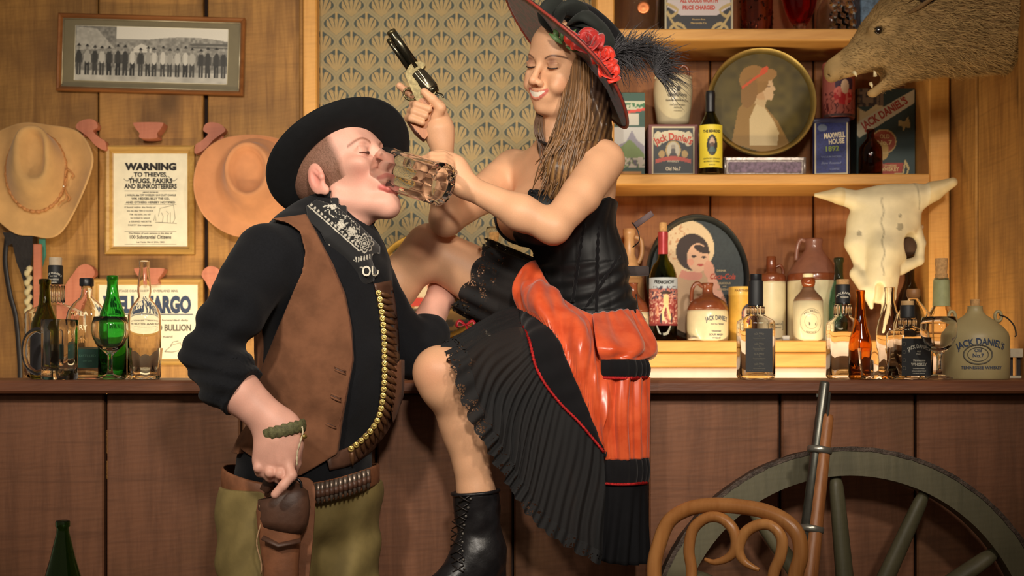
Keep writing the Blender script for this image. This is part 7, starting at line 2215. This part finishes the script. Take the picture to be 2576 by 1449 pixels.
rC = [(1306, 778, 2.945), (1345, 798, 2.855), (1398, 846, 2.795), (1430, 920, 2.775), (1470, 1012, 2.775), (1524, 1150, 2.795)]
rD = [(1308, 806, 2.935), (1330, 852, 2.780), (1352, 932, 2.755), (1400, 1004, 2.765), (1460, 1066, 2.77), (1518, 1136, 2.79)]
def fold1(U, W):
    e = sin(np.pi * np.clip(W, 0, 1)) ** .6
    return e * (.011 * sin(2 * np.pi * (2.6 * U + .7 * W) + 1.2 * sin(4 * W)) * (1 - .4 * U) + .004 * sin(2 * np.pi * (5 * U - .9 * W) + 2 * sin(6 * U)) + .0006 * sin(2 * np.pi * (15 * U + 2.2 * W) + 3 * sin(4 * W))) + .0025 * sin(2 * np.pi * 40 * U) * (W > .85) * (W - .85) / .15 + .010 * e
cloth('overskirt_front', [rA, rB, rC], 150, 60, SATIN, fold1, skirt)
cloth('velvet_band', [rC, rD], 90, 14, VELVET, lambda U, W: .004 * sin(W * np.pi) + .0015 * sin(60 * U), skirt, .003)
s0 = [(1490, 792, 2.905), (1540, 782, 2.925), (1582, 780, 2.955), (1604, 780, 3.0), (1600, 784, 3.09)]
s1 = [(1500, 868, 2.800), (1555, 866, 2.795), (1608, 866, 2.835), (1644, 872, 2.93), (1640, 875, 3.08)]
s2 = [(1514, 906, 2.80), (1556, 905, 2.792), (1596, 906, 2.81), (1626, 906, 2.862), (1624, 908, 2.895)]
s3 = [(1516, 950, 2.80), (1556, 951, 2.794), (1594, 951, 2.808), (1624, 949, 2.855), (1626, 949, 2.892)]
s4 = [(1512, 1050, 2.80), (1556, 1052, 2.790), (1594, 1052, 2.805), (1626, 1050, 2.85), (1628, 1050, 2.89)]
s5 = [(1524, 1156, 2.81), (1556, 1158, 2.802), (1594, 1156, 2.812), (1624, 1153, 2.852), (1626, 1153, 2.892)]
s6 = [(1520, 1216, 2.805), (1556, 1218, 2.798), (1594, 1217, 2.808), (1622, 1214, 2.848), (1626, 1214, 2.890)]
s7 = [(1490, 1405, 2.80), (1540, 1418, 2.79), (1588, 1422, 2.80), (1622, 1418, 2.84), (1630, 1416, 2.885)]
def fold2(U, W): return (.003 + .009 * sin(np.pi * W)) * sin(2 * np.pi * (3.6 * U + .15 * W) + .8 * sin(4 * W)) * .7 + .0016 * sin(2 * np.pi * 11 * U + 2 * W) * (1 - W)
cloth('overskirt_side', [s0, s1, s2], 110, 34, SATIN, fold2, skirt)
cloth('velvet_band', [s2, s3], 70, 10, VELVET, lambda U, W: .005 * sin(W * np.pi) + .002 * sin(50 * U), skirt, .003)
cloth('overskirt_drop', [s3, s4, s5], 110, 40, SATIN, lambda U, W: .006 * sin(2 * np.pi * (4 * U + .1 * W) + .7 * sin(3 * W)) * (1 - .3 * W) + .002 * sin(2 * np.pi * 10 * U + W), skirt)
cloth('velvet_band', [s5, s6], 70, 10, VELVET, lambda U, W: .004 * sin(W * np.pi) + .002 * sin(50 * U), skirt, .003)
cloth('underskirt', [s6, s7], 90, 20, plain('black_skirt_cloth', C(14, 14, 17), .9, spec=.2), lambda U, W: .007 * W * sin(2 * np.pi * 6 * U), skirt)
def trim(name, rail, off=.004):
    P = resamp([A(*q) for q in rail], 120); P[:, 1] -= off
    make(name, *tube([p - WO for p in P], [.0026 + .0014 * (k % 2) for k in range(120)], 6), SEQUIN, skirt)
trim('sequin_trim', rD); trim('sequin_trim', s3, .006); trim('sequin_trim', s6, .006)
# ruffle over the near thigh
e0 = [(1330, 752, 3.03), (1304, 796, 2.88)] + rD[1:]
e1 = [(1262, 790, 2.99), (1236, 798, 2.85), (1240, 872, 2.725), (1262, 985, 2.715), (1330, 1100, 2.735), (1420, 1215, 2.755), (1524, 1275, 2.78)]
e2 = [(1196, 836, 2.93), (1152, 852, 2.80), (1180, 896, 2.675), (1205, 1010, 2.670), (1262, 1120, 2.700), (1370, 1290, 2.73), (1520, 1395, 2.77)]
e3 = [(1176, 844, 2.91), (1116, 868, 2.76), (1142, 926, 2.648), (1172, 1025, 2.658), (1236, 1140, 2.690), (1352, 1315, 2.72), (1514, 1420, 2.765)]
pl = lambda U, W: (.0010 + .0036 * W) * (1 + .6 * sin(23 * U + 2 * sin(5 * U))) * (sin(2 * np.pi * (31 * U + .9 * sin(9 * U) + .4 * sin(4 * W + 11 * U))) + .7 * sin(2 * np.pi * (13 * U + .5 * W + .6 * sin(7 * U))))
cloth('chiffon_ruffle', [e0, e1, e2], 300, 40, SHEER, pl, skirt, 0)
cloth('lace_border', [e2, e3], 300, 12, LACE, lambda U, W: .0047 * (1 + .6 * sin(23 * U + 2 * sin(5 * U))) * (sin(2 * np.pi * (31 * U + .9 * sin(9 * U) + .4 * sin(4 + 11 * U))) + .7 * sin(2 * np.pi * (13 * U + .5 + .6 * sin(7 * U)))) + .0015, skirt, 0, lambda U, W: W * .007 * np.abs(sin(np.pi * 22 * U)))
# ruffle round the raised thigh
ax0, ax1 = A(1352, 775, 3.12), A(1186, 690, 3.10)
adir = (ax1 - ax0) / np.linalg.norm(ax1 - ax0); au = np.cross(adir, [0, 1, 0]); au /= np.linalg.norm(au); av = np.cross(adir, au)
def sleeve(u, v):
    a = 2 * math.pi * u; c = ax0 + (ax1 - ax0) * v
    r = .104 - .012 * v + .004 * math.sin(a * 13 + v * 2)
    sag = max(0, -math.sin(a)) * .020
    return c + au * r * math.cos(a) + av * (r) * math.sin(a) + np.array([0, 0, -sag * v]) - WO
for nm, v0, v1, mt in (('chiffon_ruffle', 0, .72, SHEER), ('lace_border', .72, 1.0, LACE)):
    V, Fc = grid(140, 16, lambda u, v: sleeve(u, v0 + (v1 - v0) * v + (.07 * abs(math.sin(9 * math.pi * u)) * v if v1 == 1.0 else 0)), True)
    make(nm, V, Fc, mt, skirt)
bw = A(1172, 818, 3.0) - WO
make('red_bow', *join(*[tube(spline([bw, bw + [sx_ * .016, -.004, .010], bw + [sx_ * .020, -.004, -.004], bw], 5), [.0025, .004, .005, .005, .005, .004, .004, .005, .005, .005, .004, .004, .003, .003, .0025, .0025][:16], 6, flat=.4) for sx_ in (-1, 1)], tube([bw, bw + [.012, -.004, -.026]], .003, 6, flat=.4)), plain('red_ribbon', C(150, 26, 34), .4), skirt)

# lace-up boots
def boot(parent, O, top, ankle, heel, toe, fl):
    prs = [cap(top, ankle, .050, .045, k=.02), cap(ankle, heel, .046, .036, k=.03), cap(ankle + (toe - ankle) * .25, toe, .046, .030, k=.04), cap(heel + [0, 0, .0], toe, .034, .028, k=.03)]
    V, Q = sculpt(prs, .0036, post=lambda P, d: np.maximum(d - .0016 * wob(P, 55), P[:, 2] - top[2]))
    b = make('boot', V - O, Q, plain('black_boot_leather', C(30, 29, 31), .35, var=.2, scale=40, bmp=.2), parent)
    make('boot_collar', *tube([p - O for p in [np.array([top[0] + .0495 * math.cos(a), top[1] + .0495 * math.sin(a), top[2] + .004 * math.cos(a)]) for a in np.linspace(0, 2 * math.pi, 33)[:-1]]], .004, 6, True), MATS['black_boot_leather'], b)
    if fl is not None:
        for k in range(9):
            c = fl(k / 8.0)
            for sg in (-1, 1):
                make('lace', *tube([surf(prs, c[0] - 14, c[1] + 9 * sg, 2.5, 3.0) - O - [0, .003, 0], surf(prs, c[0], c[1], 2.5, 3.0) - O - [0, .005, 0], surf(prs, c[0] + 15, c[1] - 9 * sg, 2.5, 3.0) - O - [0, .003, 0]], .0016, 5), LEATHER_BLK, b)
            make('eyelet', *moved(lathe([(.003, -.001), (.0028, .0012), (.0014, .0012)], 10), surf(prs, c[0] + 16, c[1], 2.5, 3.0) - O - [0, .002, 0], Matrix.Rotation(math.pi / 2, 3, 'X')), plain('dull_eyelet', C(110, 106, 100), .35, .8), b)
boot(lady_, WO, A(1196, 1238, 2.782), A(1212, 1392, 2.80), A(1228, 1480, 2.81), A(1098, 1500, 2.74), lambda q: (1168 - 12 * math.sin(q * 3) - 14 * q, 1255 + 175 * q))
boot(lady_, WO, A(850, 850, 3.155), A(812, 905, 3.17), A(822, 915, 3.19), A(700, 922, 3.12), None)

# ------------------------------------------------------------------ the woman's hat
hc0 = A(1440, 152, 2.985)
hat_w = thing('costume_hat', 'huge black and red brimmed hat with red roses and dark plume', 'hat', hc0)
uh = np.array([.665, .02, .745]); uh /= np.linalg.norm(uh)
eh = np.array([.735, 0, -.678]); eh -= uh * (eh @ uh); eh /= np.linalg.norm(eh)
yh = np.cross(uh, eh)
if yh[1] > 0: yh = -yh                       # towards the camera
def wh(x, y, z): return eh * x + yh * y + uh * z
def brim_lace():
    m, t, p = new_mat('black_red_lace_cloth')
    v = objvec(t, rnd=False)
    v2 = t.nodes.new('ShaderNodeTexVoronoi'); v2.feature = 'DISTANCE_TO_EDGE'; v2.inputs['Scale'].default_value = 30; t.links.new(v, v2.inputs['Vector'])
    e = N(t, v2.outputs['Distance']).lt(.10)
    n = noise(t, v, 60, 3).smooth(.5, .62)
    t.links.new(mixcol(t, n.max(e * .8) * .8, C(16, 12, 14), C(104, 20, 34)), p.inputs['Base Color'])
    setin(p, Roughness=.6); p.inputs['Sheen Weight'].default_value = .2
    return m
HATLACE = brim_lace()
n = 96; loops = []
for f in (1.0, .96, .8, .62, .48, .40):
    lp = []
    for k in range(n):
        a = 2 * math.pi * k / n; c, s = math.cos(a), math.sin(a)
        R = .205 * (abs(c) ** 1.8 + abs(s) ** 1.8) ** (-1 / 1.8)
        if c > 0: R *= 1 - .06 * c
        else: R *= 1 + .05 * c * c
        z = f * f * (-.030 * max(0, c) ** 3 + .012 * max(0, -c) ** 3 - .004 * s * s)
        lp.append(wh(R * f * c, R * f * s * .98, z))
    loops.append(lp)
V = [p for lp in loops for p in lp]
Fc = [(j * n + k, j * n + (k + 1) % n, (j + 1) * n + (k + 1) % n, (j + 1) * n + k) for j in range(len(loops) - 1) for k in range(n)]
solid(make('brim', V, Fc, HATLACE, hat_w), .005)
make('brim_trim', *tube(loops[0], [.0030 + .0008 * (k % 2) for k in range(n)], 6, True), plain('rust_red_trim', C(150, 56, 44), .5), hat_w)
cr = [(.092, 0), (.093, .03), (.090, .075), (.084, .098), (.074, .108), (.050, .112), (.002, .112)]
V = [wh(r * math.cos(a), r * .92 * math.sin(a), z) for r, z in cr for a in np.linspace(0, 2 * math.pi, 49)[:-1]]
Fc = [(j * 48 + k, j * 48 + (k + 1) % 48, (j + 1) * 48 + (k + 1) % 48, (j + 1) * 48 + k) for j in range(len(cr) - 1) for k in range(48)]
make('crown', V, Fc, VELVET, hat_w)
make('crown_band', *tube([wh(.096 * math.cos(a), .089 * math.sin(a), .014) for a in np.linspace(0, 2 * math.pi, 65)[:-1]], [.010 + .003 * math.sin(k * 1.3) for k in range(64)], 8, True), plain('dark_plum_ruche', C(46, 26, 36), .7), hat_w)
# tulle bow at the front of the crown
TUL = plain('dark_green_tulle', C(26, 31, 27), .85, sheen=.05)
def lo_(px, py, d): return A(px, py, d) - hc0
for k, (p0, p1, p2) in enumerate((((1392, 78, 2.90), (1372, 40, 2.88), (1400, 18, 2.90)), ((1400, 70, 2.90), (1418, 22, 2.87), (1455, 30, 2.90)), ((1430, 60, 2.91), (1470, 40, 2.88), (1510, 70, 2.90)), ((1440, 60, 2.92), (1490, 60, 2.89), (1530, 110, 2.90)))):
    sp = spline([lo_(*p0), lo_(*p1), lo_(*p2), lo_(p2[0] + 14, p2[1] + 24, p2[2] + .02)], 6)
    make('tulle_loop', *tube(sp, [.008 + .020 * math.sin(math.pi * i / (len(sp) - 1)) for i in range(len(sp))], 10, flat=.45), TUL, hat_w)
def rose(px, py, d, R, tilt, seed, mat):
    rs = np.random.RandomState(seed)
    r_ = bpy.data.objects.new('rose', None); COL.objects.link(r_); r_.parent = hat_w; r_.location = lo_(px, py, d)
    M0 = Matrix.Rotation(tilt, 3, 'Y') @ Matrix.Rotation(math.radians(62), 3, 'X')
    for k in range(14):
        lay = k / 13.0; a0 = k * 2.4 + rs.uniform(-.2, .2)
        rad = R * (.10 + .55 * lay); hh = R * (1.05 - .35 * lay); opn = .15 + .95 * lay; wd = 1.0 + .35 * rs.rand()
        def pf(u, v):
            aa = a0 + (u - .5) * 1.9 * wd * (1 - .35 * v * v)
            rr = rad * (.35 + .65 * v) + opn * R * .42 * v * v + .10 * R * (u - .5) ** 2 * v
            zz = hh * (v - .35) - .55 * R * opn * max(0, v - .62) ** 1.3 - .22 * R * (2 * u - 1) ** 2 * v + .05 * R * math.sin(5 * u + k)
            return tuple(M0 @ Vector((rr * math.cos(aa), rr * math.sin(aa), zz)))
        V, Fc = grid(9, 8, pf)
        solid(make('petal', V, Fc, mat, r_), .0007)
ROSE = plain('coral_red_silk', C(216, 48, 26), .45, var=.16, scale=60, sheen=.3)
ROSE2 = plain('deep_red_silk', C(176, 34, 30), .5, var=.18, scale=60, sheen=.3)
rose(1480, 108, 2.845, .034, -.4, 1, ROSE2); rose(1516, 146, 2.85, .030, .4, 2, ROSE); rose(1530, 182, 2.84, .027, .7, 3, ROSE)
def petal_bit(px, py, d, L_, W_, ang, mat, name):
    def pf(u, v):
        x = (u - .5) * W_ * math.sin(math.pi * min(1, v * .93 + .05)) ; z = L_ * v
        p = Matrix.Rotation(ang, 3, 'Y') @ Vector((x, -.008 * math.sin(math.pi * v) + .3 * abs(u - .5) * W_, z)); return tuple(p + Vector(lo_(px, py, d)))
    V, Fc = grid(7, 9, pf); solid(make(name, V, Fc, mat, hat_w), .0007)
petal_bit(1440, 120, 2.85, .042, .034, -.15, ROSE, 'silk_petal'); petal_bit(1436, 124, 2.845, .026, .022, .9, ROSE, 'silk_petal')
GLEAF = plain('green_silk_leaf', C(84, 116, 66), .5, var=.2, scale=60)
for (x, y, L_, an) in ((1416, 112, .040, -.9), (1412, 108, .034, .2), (1420, 106, .038, .75), (1424, 118, .034, 1.9), (1404, 98, .024, -.4)): petal_bit(x, y, 2.86, L_, .012, an, GLEAF, 'leaf')
# plume
rs = np.random.RandomState(21); Vs, Fs, cs = [], [], []
shaft = spline([A(1520, 150, 2.90), A(1560, 130, 2.92), A(1605, 128, 2.94), A(1640, 150, 2.94), A(1650, 190, 2.93)], 12)
for k in range(1000):
    i = rs.randint(4, len(shaft)); p = np.array(shaft[i])
    an = rs.uniform(-2.6, 1.2) if i > 24 else rs.uniform(-2.4, 2.4)
    d1 = np.array([math.cos(an), rs.uniform(-.6, .6), -math.sin(an) * .9]) ; d1[0] = d1[0] * .8 + .35
    Lb = rs.uniform(.022, .076)
    q1 = p + d1 * Lb * .5; q2 = p + d1 * Lb + np.array([rs.uniform(-.004, .016), rs.uniform(-.01, .01), -rs.uniform(.002, .022)])
    sp = spline([p, q1, q2], 4)
    v, f = tube(sp, [.0011, .0011, .0010, .0009, .0008, .0007, .0006, .0004, .0002][:len(sp)], 3)
    Fs += [tuple(j + len(Vs) for j in q) for q in f]; Vs += [tuple(np.array(w) - hc0) for w in v]
    cs += [cv(46, 44, 50) * rs.uniform(.4, 1.7)] * len(v)
make('plume_shaft', *tube([np.array(p) - hc0 for p in shaft], .002, 6), TUL, hat_w)
o = make('plume_barbs', Vs, Fs, vcol('plume', .6, sheen=.3), hat_w, colors=np.array(cs)); o['kind'] = 'stuff'

# ------------------------------------------------------------------ revolver in her hand
gun = thing('revolver', 'brass framed long barrelled revolver raised in the woman\'s hand', 'revolver', A(1072, 250, GD))
GO = np.array(gun.location)
BRASSG = plain('polished_gun_brass', C(96, 86, 58), .36, .8, var=.3, scale=150); GUNBLK = plain('oiled_gun_steel', C(84, 80, 66), .20, .9)
def gp(px, py, dy=0): return A(px, py, GD + dy) - GO
gs = GD / F
make('barrel', *tube([gp(1048, 172), gp(987, 84), gp(984, 80)], [13 * gs, 11.5 * gs, 10.5 * gs], 20), GUNBLK, gun)
make('muzzle_ring', *tube([gp(988, 86), gp(983, 78)], 12 * gs, 20), BRASSG, gun)
make('ejector_tube', *tube([gp(1030, 176, -.004), gp(978, 102, -.004), gp(976, 99, -.004)], [6.5 * gs, 6 * gs, 5 * gs], 14), GUNBLK, gun)
make('ejector_tip', *tube([gp(985, 108, -.010), gp(979, 100, -.010)], 4 * gs, 12), BRASSG, gun)
make('front_sight', *prism([((x - 1072) * gs, -(y - 250) * gs) for x, y in ((998, 78), (1010, 90), (1006, 98), (996, 86))], -.0015, .0015), GUNBLK, gun, smooth=False)
fr = [(1028, 172), (1040, 160), (1062, 158), (1070, 168), (1052, 186), (1042, 192), (1066, 226), (1086, 212), (1098, 228), (1090, 246), (1078, 258), (1056, 262), (1046, 250), (1030, 214), (1022, 190)]
make('frame', *prism([((x - 1072) * gs, -(y - 250) * gs) for x, y in spline(fr, 3, True)], -.0105, .0105), BRASSG, gun, smooth=False)
a_, b_ = np.array(gp(1048, 182)), np.array(gp(1084, 226)); dd = (b_ - a_); Lc = np.linalg.norm(dd); Mq = Vector(dd).to_track_quat('Z', 'Y').to_matrix()
V, Fc = [], []
for j, (q, rr, fl) in enumerate(((0, 17, 0), (.03, 20, .9), (.45, 21, .9), (.62, 21.5, .1), (.97, 21.5, 0), (1.0, 20, 0))):
    for k in range(72):
        a = 2 * math.pi * k / 72
        r = rr * gs * (1 - fl * .16 * max(0, math.cos(6 * a)) ** 2); V.append(Vector(a_) + Mq @ Vector((r * math.cos(a), r * math.sin(a), Lc * q)))
for j in range(5):
    for k in range(72): Fc.append((j * 72 + k, j * 72 + (k + 1) % 72, (j + 1) * 72 + (k + 1) % 72, (j + 1) * 72 + k))
Fc += [tuple(range(71, -1, -1)), tuple(5 * 72 + k for k in range(72))]
make('cylinder', V, Fc, plain('engraved_steel', C(110, 102, 84), .22, .9, var=.25, scale=300), gun, sharp=40)
make('recoil_shield', *tube([gp(1082, 222), gp(1092, 236)], [21 * gs, 15 * gs], 20), GUNBLK, gun)
make('hammer', *tube(spline([gp(1090, 232), gp(1100, 236), gp(1110, 238), gp(1116, 246)], 5), [5 * gs] * 8 + [4 * gs] * 4 + [3 * gs] * 4, 10, flat=.6), GUNBLK, gun)
make('trigger_guard', *tube([gp(1031 + 15 * math.cos(a) + 3 * math.sin(a), 237 + 15 * math.sin(a)) for a in np.linspace(0, 2 * math.pi, 29)[:-1]], 2.8 * gs, 10, True), BRASSG, gun)
make('trigger', *tube(spline([gp(1046, 226), gp(1040, 236), gp(1032, 240)], 5), 2 * gs, 8), BRASSG, gun)
gr = [(1058, 250), (1086, 254), (1092, 285), (1086, 318), (1070, 352), (1050, 332), (1030, 306), (1042, 285), (1050, 268)]
V, Fc = prism([((x - 1072) * gs, -(y - 250) * gs) for x, y in spline(gr, 3, True)], -.0115, .0115)
make('grip', V, Fc, wood('gun_grip_wood', C(170, 102, 52), C(196, 124, 66), C(146, 84, 42), 'Z', .3, 0, .05, False, 2), gun, smooth=False)
make('butt_plate', *tube([gp(1029, 305), gp(1048, 332), gp(1069, 353)], [7 * gs, 8.5 * gs, 7 * gs], 14, flat=1.4, ref=(1, 0, 1)), plain('dark_butt', C(90, 56, 44), .3, .4), gun)

# ------------------------------------------------------------------ mug at the man's lips
mb, mt_ = A(1116, 466, 2.665), A(964, 421, 2.742)
zax = (mt_ - mb) / np.linalg.norm(mt_ - mb)
xax = -np.array([.15, .85, .45]); xax -= zax * (xax @ zax); xax /= np.linalg.norm(xax)
yax = np.cross(zax, xax)
mg = thing('beer_mug', 'clear glass beer mug tipped against the drinking man\'s mouth', 'mug', mb)
mg.rotation_euler = Matrix(np.stack([xax, yax, zax], 1).tolist()).to_euler()
mug_meshes(mg, .0445, float(np.linalg.norm(mt_ - mb)))

# ================================================================== GROUPS OF LIKE THINGS
for _o in list(COL.objects):
    if _o.parent is None and _o.get('category') and not _o.get('group'):
        _g = {'whiskey_bottle': 'square whiskey bottles on the bar', 'wine_goblet': 'stemmed goblets on the bar', 'tumbler': 'faceted tumblers on the bar',
              'stoneware_jug': 'stoneware whiskey jugs', 'shelf_board': 'boards of the shelf unit', 'shelf_upright': 'uprights of the shelf unit', 'beer_mug': 'glass beer mugs',
              'clear_bottle': 'clear bottles on the bar', 'cowboy_hat': 'western hats'}.get(_o.name.split('.')[0])
        if _g: _o['group'] = _g
